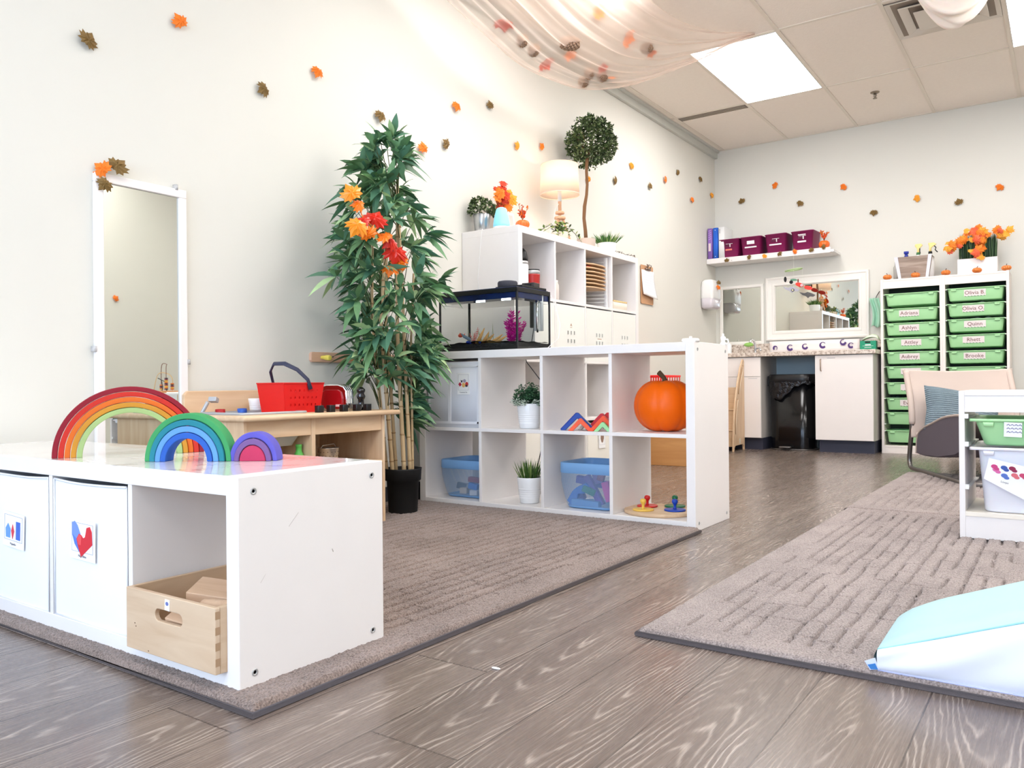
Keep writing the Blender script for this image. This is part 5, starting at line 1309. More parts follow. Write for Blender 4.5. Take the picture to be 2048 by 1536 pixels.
cl = MB().tube([(.012, -.045, .285), (.012, .045, .285)], .008, 10); cl.tube([(.014, -.035, .29), (.03, -.03, .315), (.014, -.02, .325), (.012, 0, .30), (.014, .02, .325), (.03, .03, .315), (.014, .035, .29)], .0035, 6); cl.build('metal_clip', mat('aged_steel', (140, 122, 110), .35, .9), t)

# ================================================================== SHEER DRAPE UNDER THE CEILING
LOWC = [(-1.655, 5.165, 2.862), (-1.80, 5.06, 2.80), (-1.94, 4.95, 2.705), (-2.12, 4.80, 2.605), (-2.31, 4.60, 2.50), (-2.48, 4.36, 2.447), (-2.56, 4.08, 2.445), (-2.59, 3.80, 2.455), (-2.58, 3.45, 2.505), (-2.61, 3.15, 2.60), (-2.62, 2.85, 2.72), (-2.62, 2.55, 2.86)]
HIC = [(-1.650, 5.155, 2.866), (-1.72, 5.05, 2.850), (-1.78, 4.90, 2.82), (-1.84, 4.70, 2.79), (-1.88, 4.50, 2.765), (-1.90, 4.25, 2.75), (-1.90, 4.0, 2.745), (-1.90, 3.75, 2.75), (-1.90, 3.45, 2.765), (-1.92, 3.15, 2.79), (-1.96, 2.85, 2.825), (-2.0, 2.55, 2.862)]
def crom(P, u):
    n = len(P)-1; q = min(max(u, 0), .99999)*n; i = int(q); f_ = q-i
    p0, p1, p2, p3 = [Vector(P[min(max(j, 0), n)]) for j in (i-1, i, i+1, i+2)]
    return .5*((2*p1)+(p2-p0)*f_+(2*p0-5*p1+4*p2-p3)*f_*f_+(3*p1-p0-3*p2+p3)*f_**3)
def drape(u, v):
    a, b_ = crom(LOWC, u), crom(HIC, u); p = a.lerp(b_, v); w = sin(pi*u)
    p.z += -.085*w*sin(pi*min(1, v*1.02))*(1-.35*v)
    fold = sin(v*34+3.0*u+1.2*sin(u*5))+.6*sin(v*71-4*u+2*sin(u*3.3))+.35*sin(v*130+9*u)
    p.z += .0085*fold*(.35+.65*min(1, 6*u*(1-u)+.2))*(.3+.7*min(1, v*8))
    p.x += .006*sin(v*50+u*4)
    return p
CL = bpy.data.materials.new('sheer_voile'); CL.use_nodes = True; nt = CL.node_tree; N = nt.nodes; L = nt.links; b = N['Principled BSDF']
b.inputs['Base Color'].default_value = rgb((250, 234, 222)); b.inputs['Roughness'].default_value = .9
tl = N.new('ShaderNodeBsdfTranslucent'); tl.inputs[0].default_value = rgb((252, 236, 226)); m1 = N.new('ShaderNodeMixShader'); m1.inputs[0].default_value = .5
tp = N.new('ShaderNodeBsdfTransparent'); m2 = N.new('ShaderNodeMixShader')
lw = N.new('ShaderNodeLayerWeight'); lw.inputs[0].default_value = .35
mr = N.new('ShaderNodeMapRange'); mr.inputs['To Min'].default_value = .26; mr.inputs['To Max'].default_value = .72; L.new(lw.outputs['Facing'], mr.inputs['Value'])
L.new(b.outputs[0], m1.inputs[1]); L.new(tl.outputs[0], m1.inputs[2]); L.new(mr.outputs[0], m2.inputs[0]); L.new(tp.outputs[0], m2.inputs[1]); L.new(m1.outputs[0], m2.inputs[2])
L.new(m2.outputs[0], N['Material Output'].inputs[0])
dm = MB().grid(lambda u, v: drape(u, v), 120, 90)
o = dm.build('sheer_drape', CL); tag(o, 'sheer cream fabric slung under the ceiling holding autumn leaves and pine cones', 'drape')
hm = MB().tube([drape(i/80, 0) for i in range(81)], .004, 6); hm.build('hem', CL, o)
# leaves and cones lying in it
def dr_n(u, v):
    e = .01; a = drape(u+e, v)-drape(u-e, v); b_ = drape(u, v+e)-drape(u, v-e); n = a.cross(b_).normalized()
    return n if n.z > 0 else -n
def find(px, py):
    best = None
    for i in range(1, 60):
        for j in range(0, 40):
            u, v = i/60, j/40; p = drape(u, v)-Vector((0, 0, CAMZ)); z = p.dot(cf_); x = 1024+FPX*p.dot(cr_)/z; y = 768-FPX*p.dot(cu_)/z
            d = (x-px)**2+(y-py)**2
            if best is None or d < best[0]: best = (d, u, v)
    return best[1:]
GD = 'leaves lying in the sheer drape'
for k, px, py, s, a, lb in (('r', 1006, 52, 1.35, .5, 'red maple leaf lying furthest left in the sheer drape'), ('a', 1198, 28, 1.3, .3, 'golden yellow leaf near the top edge in the sheer drape'),
        ('r', 1095, 130, 1.2, 2.0, 'orange red leaf in the lower left sag of the sheer drape'), ('o', 1147, 118, 1.0, 2.8, 'orange leaf tucked beside the large pine cone in the drape'),
        ('r', 1206, 144, 1.0, .8, 'orange red leaf right of the pine cones at the lowest sag of the drape'), ('o', 1258, 80, 1.3, 1.4, 'brown and orange leaf in the middle right of the sheer drape'),
        ('o', 1312, 112, .8, 2.2, 'small orange leaf near the right end of the sheer drape'), ('o', 1222, 166, .8, 1.0, 'pale orange leaf at the bottom edge of the sheer drape')):
    u, v = find(px, py); n = dr_n(u, v); wall_leaf(k, drape(u, v)+n*.016, n, a, lb, GD, s*1.3)
CONE = mat('pine_cone', (150, 122, 100), .85, var=.4, vscale=120, bump=1, bscale=150, bdist=.004)
def cone_mb():
    mb = MB(); mb.sph((0, 0, 0), (.019, .019, .027), 12, 8)
    for k in range(90):
        z = -.9+1.8*k/90; a = k*2.4; R_ = sqrt(max(0, 1-z*z)); p = Vector((.019*R_*cos(a), .019*R_*sin(a), .027*z)); mb.sph(p, (.0055, .0055, .0035), 6, 4)
    return mb
cp = None; GC = 'pine cones lying in the sheer drape'
for px, py, rt, lb in ((1048, 91, .5, 'pine cone furthest left in the sheer drape'), (1070, 112, .6, 'pine cone just right of the leftmost one in the drape'), (1138, 99, 1.3, 'large upright pine cone beside an orange leaf in the drape'), (1180, 149, .3, 'pine cone above two others at the lowest sag of the drape'),
        (1173, 171, 1.9, 'pine cone at the very bottom of the sag in the drape'), (1203, 164, .1, 'pine cone right of the lowest one in the drape'), (1299, 98, .8, 'pine cone furthest right in the sheer drape')):
    if cp is None: o = cp = cone_mb().build('pine_cone', CONE)
    else: o = cp.copy(); COL.objects.link(o)
    u, v = find(px, py); p = drape(u, v)+dr_n(u, v)*.030; o.location = p; o.rotation_euler = (1.4, rt, rt*1.7); tag(o, lb, 'pine cone', GC)
    o.scale = (1.7, 1.7, 2.2) if 'large' in lb else (1.45,)*3
# second gathered end of fabric near the air diffuser
def bunch(u, v):
    a = 2*pi*u; L_ = .26; s = sin(pi*v)**.6; rr = .02+.11*s; f_ = 1+.22*sin(5*a+3*v)+.12*sin(9*a-5*v+1)
    x = -.02+(v-.5)*.46; return Vector((x*1.0-.10*(v-.5), x*.55+rr*f_*cos(a)*.8, -.10*sin(pi*v)+rr*f_*sin(a)*.8-.03))
tag(MB().grid(bunch, 48, 24).build('gathered_drape', mat('cream_voile_bunch', (250, 236, 224), .9, sss=.2), loc=(-.50, 5.16, 2.86)), 'bunch of gathered cream fabric hanging under the air diffuser', 'drape')
# ================================================================== BACK WALL: FLOATING SHELF
t = tag(MB().bx(0, 1.13, 0, .235, 0, .048).build('floating_shelf', WHITE, loc=(XL+.004, 7.335, 1.737), bevel=.002), 'long white floating shelf on the back wall carrying binders and maroon bins', 'shelf')
MB().bx(0, .03, 0, .25, 0, .02).build('mounting_bracket', WHITE2, t, loc=(1.13, -.004, .004), bevel=.002)
MB().sph((0, 0, 0), (.004, .002, .004), 10, 6).build('screw', GREY_METAL, t, loc=(.245, -.001, .014))
SZ = 1.7855
for x, w, cc, lb in ((-2.822, .050, (150, 110, 190), 'purple ring binder leftmost on the floating shelf'), (-2.768, .050, (40, 104, 214), 'bright blue ring binder between the purple and the white ones'), (-2.714, .062, (240, 240, 240), 'white ring binder beside the first maroon bin')):
    t = thing('ring_binder', lb, 'binder', (x, 7.345, SZ), 0, 'ring binders on the floating shelf')
    m_ = mat('binder_%d' % cc[0], cc, .4)
    MB().loft([(w-.004, .225, 0, .008), (w-.004, .225, .292, .008)], n=4, c=(w/2, .113)).build('cover', m_, t)
    if cc[0] == 150:
        MB().bx(.012, .034, -.0012, .001, .075, .15).build('spine_label', mat('pale_peach', (232, 214, 214), .6), t)
        q = MB()
        for k in range(5): q.box((.025, -.0004, .19+.02*k), (.026, .001, .006), ry=-.3)
        q.build('wavy_print', mat('pale_violet', (196, 170, 220), .6), t)
    if cc[0] == 40:
        q = MB()
        for z in (.02, .27): q.sph((.025, 0, z), (.004, .0015, .004), 10, 6)
        q.build('rivet', PAPER, t)
    if cc[0] == 240: MB().bx(.014, .017, -.0006, .001, .235, .275).build('spine_print', INK, t)
MAR = mat('maroon_plastic', (128, 18, 78), .38)
binp = None
GB_ = 'maroon storage bins on the floating shelf'
def maroon():
    t = thing('storage_bin', 'x', 'storage bin', (0, 0, 0), 0, GB_)
    MB().loft([(.160, .20, 0, .02), (.166, .206, .004, .022), (.196, .222, .150, .024), (.204, .23, .150, .026), (.206, .232, .156, .026), (.200, .226, .158, .024), (.190, .216, .152, .022), (.160, .198, .008, .02)], n=6, c=(0, .118)).build('body', MAR, t)
    return t
LBLM = mat('label_white', (244, 236, 238), .6); LBR = mat('label_coral', (240, 130, 116), .6)
for k, (x, z, kind, lb) in enumerate(((-2.612, 0, 'r', 'maroon bin with a coral label beside the binders'), (-2.405, .0, 's', 'maroon bin second from the binders with a white striped plate and paper poking out'),
        (-2.178, 0, 't', 'maroon bin third from the binders with a long white label'), (-1.942, 0, 'u', 'maroon bin nearest the little pumpkin vase, short white label'))):
    t = maroon(); t.location = (x, 7.338, SZ+.0005); t['label'] = lb; t.scale = (1, 1, 1.08); t.rotation_euler = (0, 0, -.02*k)
    fy = lambda z: .013-.011*z/.15
    def plate(x0, x1, z0, z1, m_, nm):
        MB().add([(x0, fy(z0)-.001, z0), (x1, fy(z0)-.001, z0), (x1, fy(z1)-.001, z1), (x0, fy(z1)-.001, z1), (x0, fy(z0)+.002, z0), (x1, fy(z0)+.002, z0), (x1, fy(z1)+.002, z1), (x0, fy(z1)+.002, z1)], [(0, 1, 2, 3), (7, 6, 5, 4), (0, 4, 5, 1), (1, 5, 6, 2), (2, 6, 7, 3), (3, 7, 4, 0)]).build(nm, m_, t)
    if kind == 'r': plate(-.032, .03, .058, .072, LBR, 'label')
    elif kind == 's': plate(-.055, .055, .062, .073, LBLM, 'label'); plate(-.034, .036, .093, .122, LBLM, 'plate')
    elif kind == 't': plate(-.055, .055, .062, .073, LBLM, 'label')
    else: plate(-.04, .036, .062, .075, LBLM, 'label'); plate(-.034, .034, .122, .129, LBLM, 'plate_strip')
    if kind != 's':
        plate(-.035, .005, .092, .112, mat('maroon_dark', (92, 12, 56), .4), 'handle_recess'); plate(-.028, .036, .114, .117, LBLM, 'plate_strip'); plate(.008, .016, .088, .114, LBLM, 'plate_bar')
    if kind == 's': tag(MB().grid(lambda u, v: (x-.06+.12*u, 7.42+.07*v, SZ+.155+.035*sin(pi*u)*sin(pi*(.2+.6*v))), 8, 5).build('tissue_paper', PAPER), 'white crumpled paper poking out of the second maroon bin', 'paper')
pumpkin_vase('small orange pumpkin vase with coral sprigs at the right end of the floating shelf', (-1.762, 7.39, SZ), .047, .072, 9, 1.15)
for k, (x, z, kd, lb) in enumerate(((-2.625, 1.752, 'b', 'olive leaf on the front of the floating shelf under the first maroon bin'), (-2.41, 1.762, 'b', 'olive leaf on the floating shelf edge under the second bin'), (-2.268, 1.760, 'a', 'amber leaf on the floating shelf edge, the left of two orange ones'),
        (-2.135, 1.768, 'b', 'olive leaf on the floating shelf edge between the two orange ones'), (-2.0, 1.772, 'o', 'orange leaf on the floating shelf edge under the last maroon bin'), (-1.855, 1.770, 'b', 'olive leaf on the floating shelf edge, second from its right end'), (-1.75, 1.790, 'b', 'olive leaf on the floating shelf edge below the little pumpkin vase'))):
    wall_leaf(kd, (x, 7.326, z), (0, -1, .1*sin(k)), k*1.3, lb, 'leaf garland on the floating shelf edge', .72)
# mobile hanging from the shelf
t = thing('hanging_mobile', 'paper mobile with a green ring and red shapes hanging before the big mirror', 'mobile', (-2.012, 7.33, 1.735))
MB().tube([(0, 0, 0), (0, 0, -.30)], .0009, 5).build('string', mat('white_thread', (235, 240, 225), .7), t)
GRN = mat('pale_green_paper', (180, 206, 150), .6)
MB().tube([(.075*cos(2*pi*i/24), .05*sin(2*pi*i/24), -.125+.008*cos(2*pi*i/24)) for i in range(24)], .005, 6, closed=True).build('ring', GRN, t)
MB().tube([(-.07, 0, -.13), (.07, 0, -.12)], .003, 6).build('ring_bar', GRN, t)
def disc(nm, x, y, z, rx_, rz_, m_, tilt=0):
    o = MB().prism(ell(0, 0, rx_, rz_, 18), -.003, .003, 'y').build(nm, m_, t, loc=(x, y, z)); o.rotation_euler = (0, tilt, .2); return o
disc('brown_shape', -.075, 0, -.205, .012, .025, BLACKR); disc('green_leaf_shape', .0, 0, -.215, .03, .010, mat('sea_green_paper', (96, 150, 120), .6), .1); disc('black_shape', -.02, -.01, -.235, .016, .016, BLACKR)
disc('red_shape', .055, -.02, -.265, .036, .018, mat('red_paper', (222, 60, 44), .6), .35); disc('red_shape', .125, .0, -.295, .036, .018, mat('red_paper', (222, 60, 44), .6), .3); disc('pink_spot', .075, -.026, -.272, .012, .012, mat('pink_paper', (240, 180, 190), .6)); disc('dark_spot', .035, .01, -.225, .006, .018, mat('brown_paper', (110, 50, 30), .6))
w_ = MB().prism([(-.08, .018), (-.03, .004), (-.002, .014), (.03, .002), (.07, -.02), (.05, -.035), (.02, -.03), (0, -.045), (-.02, -.025), (-.05, -.012)], -.003, .003, 'y'); o = w_.build('winged_shape', mat('grey_paper', (176, 174, 186), .6), t, loc=(-.01, -.03, -.29))
disc('eye_spot', -.0, -.035, -.31, .014, .012, BLACKR); disc('yellow_spot', -.0, -.0395, -.31, .008, .007, mat('cream_paper', (232, 226, 190), .6))
MB().tube([(-.075, 0, -.13), (-.075, 0, -.19)], .0007, 4).build('string', MATS['white_thread'], t); MB().tube([(.075, 0, -.12), (.075, 0, -.26)], .0007, 4).build('string', MATS['white_thread'], t)

# ================================================================== MIRRORS ON THE BACK WALL
def frame_mb(x0, x1, z0, z1, prof, y=0):
    """profile = (inset, proud) pairs swept round a rectangle"""
    mb = MB(); V = []; F = []
    for ins, pr in prof:
        V += [(x0+ins, y-pr, z0+ins), (x1-ins, y-pr, z0+ins), (x1-ins, y-pr, z1-ins), (x0+ins, y-pr, z1-ins)]
    for k in range(len(prof)-1):
        for i in range(4):
            j = (i+1) % 4; F.append((4*k+i, 4*k+j, 4*k+4+j, 4*k+4+i))
    return mb.add(V, F)
def wmirror(label, x0, x1, z0, z1, prof, ins, pr):
    t = thing('wall_mirror', label, 'mirror', (x0, YB, z0)); w, h = x1-x0, z1-z0
    frame_mb(0, w, 0, h, prof).build('frame', CREAM, t, bevel=.001)
    MB().bx(ins-.004, w-ins+.004, -pr-.002, -.002, ins-.004, h-ins+.004).build('mirror_glass', MIRROR, t)
wmirror('large mirror in a wide cream moulded frame above the counter', -2.337, -1.428, .992, 1.588, [(0, 0), (0, .026), (.006, .032), (.018, .034), (.026, .028), (.06, .026), (.066, .030), (.080, .030), (.088, .018), (.092, .014)], .092, .010)
wmirror('plain narrow framed mirror on the back wall beside the paper dispenser', -2.787, -2.358, .965, 1.537, [(0, 0), (0, .018), (.006, .020), (.024, .020), (.032, .010)], .032, .006)
# paper towel dispenser on the left wall
t = thing('towel_dispenser', 'white wall paper dispenser with a translucent lower cover in the back left corner', 'dispenser', (XL, 7.285, 1.30))
MB().loft([(.10, .21, .085, .012), (.125, .225, .10, .03), (.125, .225, .20, .03), (.11, .22, .255, .035), (.07, .18, .272, .03)], n=6, c=(.062, 0)).build('cover', WHITE2, t, bevel=.0)
MB().loft([(.08, .19, 0, .02), (.115, .215, .012, .03), (.122, .222, .10, .03)], n=6, c=(.06, 0)).build('lower_cover', mat('smoky_plastic', (214, 208, 214), .15, coat=.4), t)
MB().tube([(.128, .05, .02), (.13, .06, .07), (.128, .09, .09)], .004, 6).build('cutter_edge', WHITE2, t)
wall_leaf('b', (XL+.135, 7.30, 1.545), (1, -.5, .1), 0, 'olive leaf on the paper dispenser in the corner, the upper of two', 'leaves on the paper dispenser', .8)
wall_leaf('o', (XL+.140, 7.27, 1.50), (1, -.5, .1), 2.6, 'orange leaf on the paper dispenser in the corner, the lower of two', 'leaves on the paper dispenser', .8)

# ================================================================== COUNTER AND CABINETS
def granite():
    M = mat('speckled_laminate', (214, 200, 188), .3); nt = M.node_tree; b = nt.nodes['Principled BSDF']
    tc = nt.nodes.new('ShaderNodeTexCoord'); n = nt.nodes.new('ShaderNodeTexNoise'); n.inputs['Scale'].default_value = 42; n.inputs['Detail'].default_value = 7; n.inputs['Roughness'].default_value = .7
    nt.links.new(tc.outputs['Object'], n.inputs['Vector']); cr = nt.nodes.new('ShaderNodeValToRGB'); e = cr.color_ramp.elements
    e[0].position = .36; e[0].color = rgb((132, 112, 98)); e[1].position = .56; e[1].color = rgb((226, 214, 202)); q = e.new(.46); q.color = rgb((196, 178, 162))
    nt.links.new(n.outputs['Fac'], cr.inputs[0]); nt.links.new(cr.outputs[0], b.inputs['Base Color']); return M
GRAN = granite()
CFY = 7.10; CZ0, CZ1 = .832, .868
t = thing('countertop', 'speckled stone look countertop with backsplash along the back wall', 'countertop', (XL+.002, CFY-.02, CZ0))
MB().bx(0, 1.535, 0, YB-CFY+.018, 0, CZ1-CZ0).build('worktop', GRAN, t, bevel=.004)
MB().bx(0, 1.535, YB-CFY, YB-CFY+.018, CZ1-CZ0, CZ1-CZ0+.10).build('backsplash', GRAN, t, bevel=.002)
MB().bx(.22, .56, .10, .40, CZ1-CZ0, CZ1-CZ0+.004).build('sink_rim', GREY_METAL, t, bevel=.002)
CABW = mat('warm_white_melamine', (240, 232, 226), .5); CABS = mat('grey_melamine_side', (196, 190, 184), .55); KICK = mat('charcoal_kick', (56, 58, 74), .45)
t = thing('base_cabinet', 'white sink base cabinet with a drawer front, left of the waste bin', 'cabinet', (XL+.004, CFY, 0))
w = -2.246-(XL+.004)
MB().bx(0, w, .018, YB-CFY-.004, .105, CZ0-.001).build('carcass', CABS, t, bevel=.001)
MB().bx(.0, w-.0, .05, YB-CFY-.03, 0, .105).build('kickboard', KICK, t)
MB().bx(.003, w-.001, 0, .018, .655, CZ0-.006).build('drawer_front', CABW, t, bevel=.0015)
for a, b_ in ((.003, .225), (.228, w-.001)):
    d = MB().bx(a, b_, 0, .018, .108, .652).build('door', CABW, t, bevel=.0015)
    MB().bx(b_-.11, b_-.03, -.0015, 0, .636, .641).build('door_bumper', mat('grey_strip', (200, 196, 196), .5), d)
t = thing('base_cabinet', 'white single door base cabinet right of the waste bin', 'cabinet', (-1.778, CFY, 0)); w = .462
MB().bx(0, w, .018, YB-CFY-.004, .105, CZ0-.001).build('carcass', CABS, t, bevel=.001)
MB().bx(.02, w-.004, .05, YB-CFY-.03, 0, .105).build('kickboard', KICK, t)
d = MB().bx(.0, w-.002, 0, .018, .108, CZ0-.006).build('door', CABW, t, bevel=.0015)
MB().tube([(.048, 0, .795), (.048, -.022, .79), (.050, -.026, .745), (.050, -.022, .70), (.050, 0, .695)], .0045, 8).build('handle', mat('bronze_handle', (168, 146, 128), .35, .7), d)
MB().bx(.10, .165, -.0012, 0, .800, .807).build('paper_strip', mat('grey_strip', (200, 196, 196), .5), d)
struct(MB().bx(-2.246, -1.778, YB-.006, YB-.0005, 0, CZ0).build('trim_2', mat('pale_blue_panel', (176, 196, 204), .7)))
# faucet and toys at the sink
t = thing('faucet', 'chrome gooseneck tap at the sink with a green leaf lever cover', 'faucet', (-2.40, 7.44, CZ1+.0005))
MB().tube([(0, 0, 0), (0, 0, .09), (-.005, -.03, .125), (-.01, -.08, .13), (-.012, -.115, .105)], .011, 10).build('spout', CHROME, t)
MB().lathe([(.03, 0), (.03, .006), (.018, .016), (0, .016)], n=20).build('base', CHROME, t)
MB().tube([(.01, 0, .05), (.05, -.03, .055), (.07, -.06, .03)], .008, 8).build('lever', CHROME, t)
f = MB().sph((-.03, -.10, .085), (.045, .022, .020), 14, 8); f.build('green_cover', mat('lime_silicone', (150, 200, 100), .4), t)
t = thing('soap_pump', 'white soap pump bottle at the left end of the counter', 'soap dispenser', (-2.66, 7.44, CZ1+.0005))
MB().lathe([(0, 0), (.030, 0), (.032, .01), (.032, .09), (.018, .11), (.010, .115), (0, .115)], n=24).build('bottle', WHITE2, t); MB().tube([(0, 0, .11), (0, 0, .15), (0, -.03, .152)], .005, 8).build('pump', WHITE2, t)
# border strip with purple crescents
t = thing('paper_border', 'white paper strip with purple crescent prints standing along the back of the counter', 'banner', (-2.30, 7.55, CZ1+.0005))
ns = 24
MB().grid(lambda u, v: (.79*u, .004*sin(9*u), .118*v-.006*v*u), ns, 3).build('strip', mat('ivory_paper', (246, 236, 230), .7), t, solid=.0015)
PUR = mat('purple_print', (84, 56, 120), .6)
def crescent(x, z, r_, rot):
    P = [(x+r_*cos(a+rot), z+r_*sin(a+rot)) for a in [pi*.1+1.6*pi*i/16 for i in range(17)]]; Q = [(x+r_*.25*cos(rot+1)+r_*.55*cos(a+rot), z+r_*.25*sin(rot+1)+r_*.55*sin(a+rot)) for a in [pi*.1+1.6*pi*i/16 for i in range(16, -1, -1)]]
    return P+Q
for k, (x, z, q, ro) in enumerate(((.052, .055, .022, -1.2), (.19, .052, .030, .4), (.325, .058, .028, .6), (.48, .065, .030, .3), (.655, .085, .028, .9), (.72, .055, .026, .2))):
    MB().prism(crescent(x, z, q, ro), -.0065, -.0045, 'y').build('crescent_print', PUR, t)
t = thing('wipes_box', 'green and white cardboard box on the right end of the counter', 'box', (-1.45, 7.27, CZ1+.0005), .04)
GBX = mat('emerald_card', (24, 144, 106), .5)
MB().bx(0, .125, 0, .09, 0, .078).build('carton', GBX, t, bevel=.001)
MB().bx(.04, .082, -.0012, 0, .060, .072).build('dark_label', BLACKR, t)
q = MB(); q.bx(.02, .105, -.0012, 0, .034, .0355); q.bx(.04, .085, -.0012, 0, .040, .048); q.bx(.035, .09, -.0012, 0, .020, .0225); q.build('white_print', PAPER, t)
f = MB().grid(lambda u, v: (-1.44+.135*u, 7.29+.09*v, CZ1+.082+.06*sin(pi*u)**.5*sin(pi*(.1+.8*v))**.5*(.6+.5*u)), 12, 8)
tag(f.build('soft_pack', mat('pale_green_film', (214, 232, 200), .35, bump=.5, bscale=30, bdist=.01), solid=.002), 'pale green soft packet lying on the green carton', 'packet')
# mint cloth hanging
t = thing('hanging_cloth', 'mint green cloth hanging on a hook between the big mirror and the tray tower', 'cloth', (-1.375, YB-.03, 1.08))
MB().grid(lambda u, v: (-.035+.075*u+.015*sin(4*v), -.018*sin(11*u+2*v)-.01, .25*v+.01*sin(7*u)*(1-v)), 18, 14).build('cloth', mat('mint_cloth', (176, 222, 196), .85), t, solid=.003)
MB().tube([(.0, -.0, .245), (.01, 0, .27), (.03, .02, .31)], .003, 6).build('hook', BLACK, t)
tag(MB().lathe([(.022, 0), (.030, .012), (.026, .026), (.02, .028), (0, .026)], n=20).build('dark_bowl', BLACKR, loc=(-1.325, 7.45, CZ1+.001)), 'small dark bowl behind the green carton', 'bowl')

# ================================================================== WASTE BIN, STEP STOOL
t = thing('waste_bin', 'tall glossy black pedal bin with a black liner folded over its rim', 'waste bin', (-2.015, 7.33, 0))
GBK_ = mat('gloss_black_bin', (12, 12, 14), .16)
MB().loft([(.37, .30, .004, .10), (.375, .305, .02, .10), (.385, .315, .60, .105), (.38, .31, .60, .105), (.37, .30, .03, .10)], n=10, cap0=True).build('body', GBK_, t)
MB().loft([(.40, .33, .60, .11), (.41, .34, .615, .115), (.405, .335, .668, .11), (.385, .315, .672, .10), (.36, .29, .66, .10)], n=10, cap0=False).build('rim', BLACK, t)
def liner(u, v):
    a = 2*pi*u; cs, sn = cos(a), sin(a); k = (abs(cs)**4+abs(sn)**4)**-.25
    dr_ = .07+.14*math.exp(-((a-4.25)/.55)**2)
    wob = .006*sin(23*a+7*v)+.005*sin(41*a-9*v)
    R_ = 1+(.03+wob*1.2+.02*v)
    return Vector((.205*cs*k*.93*R_, .172*sn*k*.93*R_, .655-dr_*v+.008*sin(17*a)*v))
MB().grid(liner, 150, 14).build('liner', mat('black_film', (22, 20, 22), .14, bump=.9, bscale=38, bdist=.012), t, solid=.0012)
MB().box((-.205, -.05, .615), (.03, .035, .09)).build('side_latch', BLACK, t, bevel=.004)
MB().loft([(.37, .30, 0, .10), (.378, .308, .012, .10)], n=10).build('base_ring', mat('dull_steel', (120, 116, 112), .4, .7), t)
MB().loft([(.10, .05, .022, .01), (.10, .05, .036, .01)], n=4, c=(-.035, -.185)).build('pedal', mat('dull_steel', (120, 116, 112), .4, .7), t, bevel=.003)
t = thing('step_stool', 'birch wood toddler step stool with a curved slotted handrail panel at the sink', 'step stool', (-2.79, 6.80, 0))
P = [(0, 0), (.02, 0), (.025, .03), (.05, .048), (.24, .052), (.262, .03), (.267, 0), (.29, 0), (.29, .79), (.285, .80), (.268, .812), (.255, .805), (.19, .73), (.12, .60), (.06, .44), (.02, .28), (.005, .14)]
def rail_panel(x0, x1):
    o = MB().prism(P, x0, x1, 'x').build('side_panel', BIRCHZ, t, bevel=.003)
    g = MB(); 
    g.tube([(x1+.0012, a, b_) for a, b_ in ((.25, .755), (.2, .68), (.15, .58), (.125, .50))], .0035, 6, 1); g.tube([(x1+.0012, a, b_) for a, b_ in ((.235, .745), (.255, .72), (.235, .68), (.185, .60), (.15, .50))], .0035, 6, 0)
    g.tube([(x1+.0012, a, b_) for a, b_ in ((.115, .45), (.085, .38), (.06, .26), (.055, .14))], .0035, 6, 0); g.tube([(x1+.0012, a, b_) for a, b_ in ((.10, .46), (.065, .36), (.045, .25), (.045, .15))], .003, 6, 1)
    g.build('handrail_slot', [mat('slot_edge_pale', (246, 226, 200), .5), mat('slot_edge_dark', (170, 130, 92), .6)], o)
    return o
rp = rail_panel(.385, .40); rail_panel(0, .015)
MB().box((.4006, .16, .085), (.001, .03, .045)).build('paper_sticker', mat('pale_sticker', (228, 222, 206), .6), rp)
for z0, z1, y in ((.04, .19, .03), (.19, .37, .09)):
    MB().bx(.015, .385, y, y+.012, z0, z1-.012).build('riser', BIRCHX, t); MB().bx(.015, .385, y-.008, .28, z1-.014, z1).build('tread', BIRCHX, t, bevel=.004)
MB().bx(.015, .385, .16, .172, .37, .56).build('front_board', BIRCHX, t, bevel=.003)
# low birch cupboard seen through the divider shelf
t = thing('birch_cupboard', 'low birch cupboard glimpsed behind the pumpkin, beyond the tall shelf', 'cupboard', (XL+.012, 5.42, 0))
OW = wood('honey_birch', (216, 160, 100), (198, 140, 82), 0, .45, .6)
MB().bx(0, .66, 0, .016, 0, .56).build('end_panel', OW, t, bevel=.003); MB().bx(0, .66, .584, .6, 0, .56).build('end_panel', OW, t, bevel=.003)
MB().bx(0, .66, .016, .584, .54, .56).build('top_board', OW, t, bevel=.003); MB().bx(0, .02, .016, .584, .02, .54).build('back_board', OW, t); MB().bx(.02, .65, .016, .584, .26, .275).build('shelf_board', OW, t)
t = thing('slatted_crate', 'red plastic slatted crate on the birch cupboard, peeking out above the pumpkin', 'crate', (-2.60, 5.62, .561))
MB().loft([(.30, .34, 0, .02), (.30, .34, .06, .02), (.292, .332, .06, .02), (.29, .33, .006, .02)], n=5).build('lower_body', RB, t)
MB().loft([(.31, .35, .085, .02), (.315, .355, .10, .02), (.305, .345, .102, .02), (.300, .34, .085, .02)], n=5, cap0=False, cap1=False).build('rim', RB, t)
q = MB()
for k in range(15):
    x = -.14+.02*k; q.bx(x, x+.006, -.172, -.168, .055, .09); q.bx(x, x+.006, .168, .172, .055, .09)
q.build('slat', RB, t)

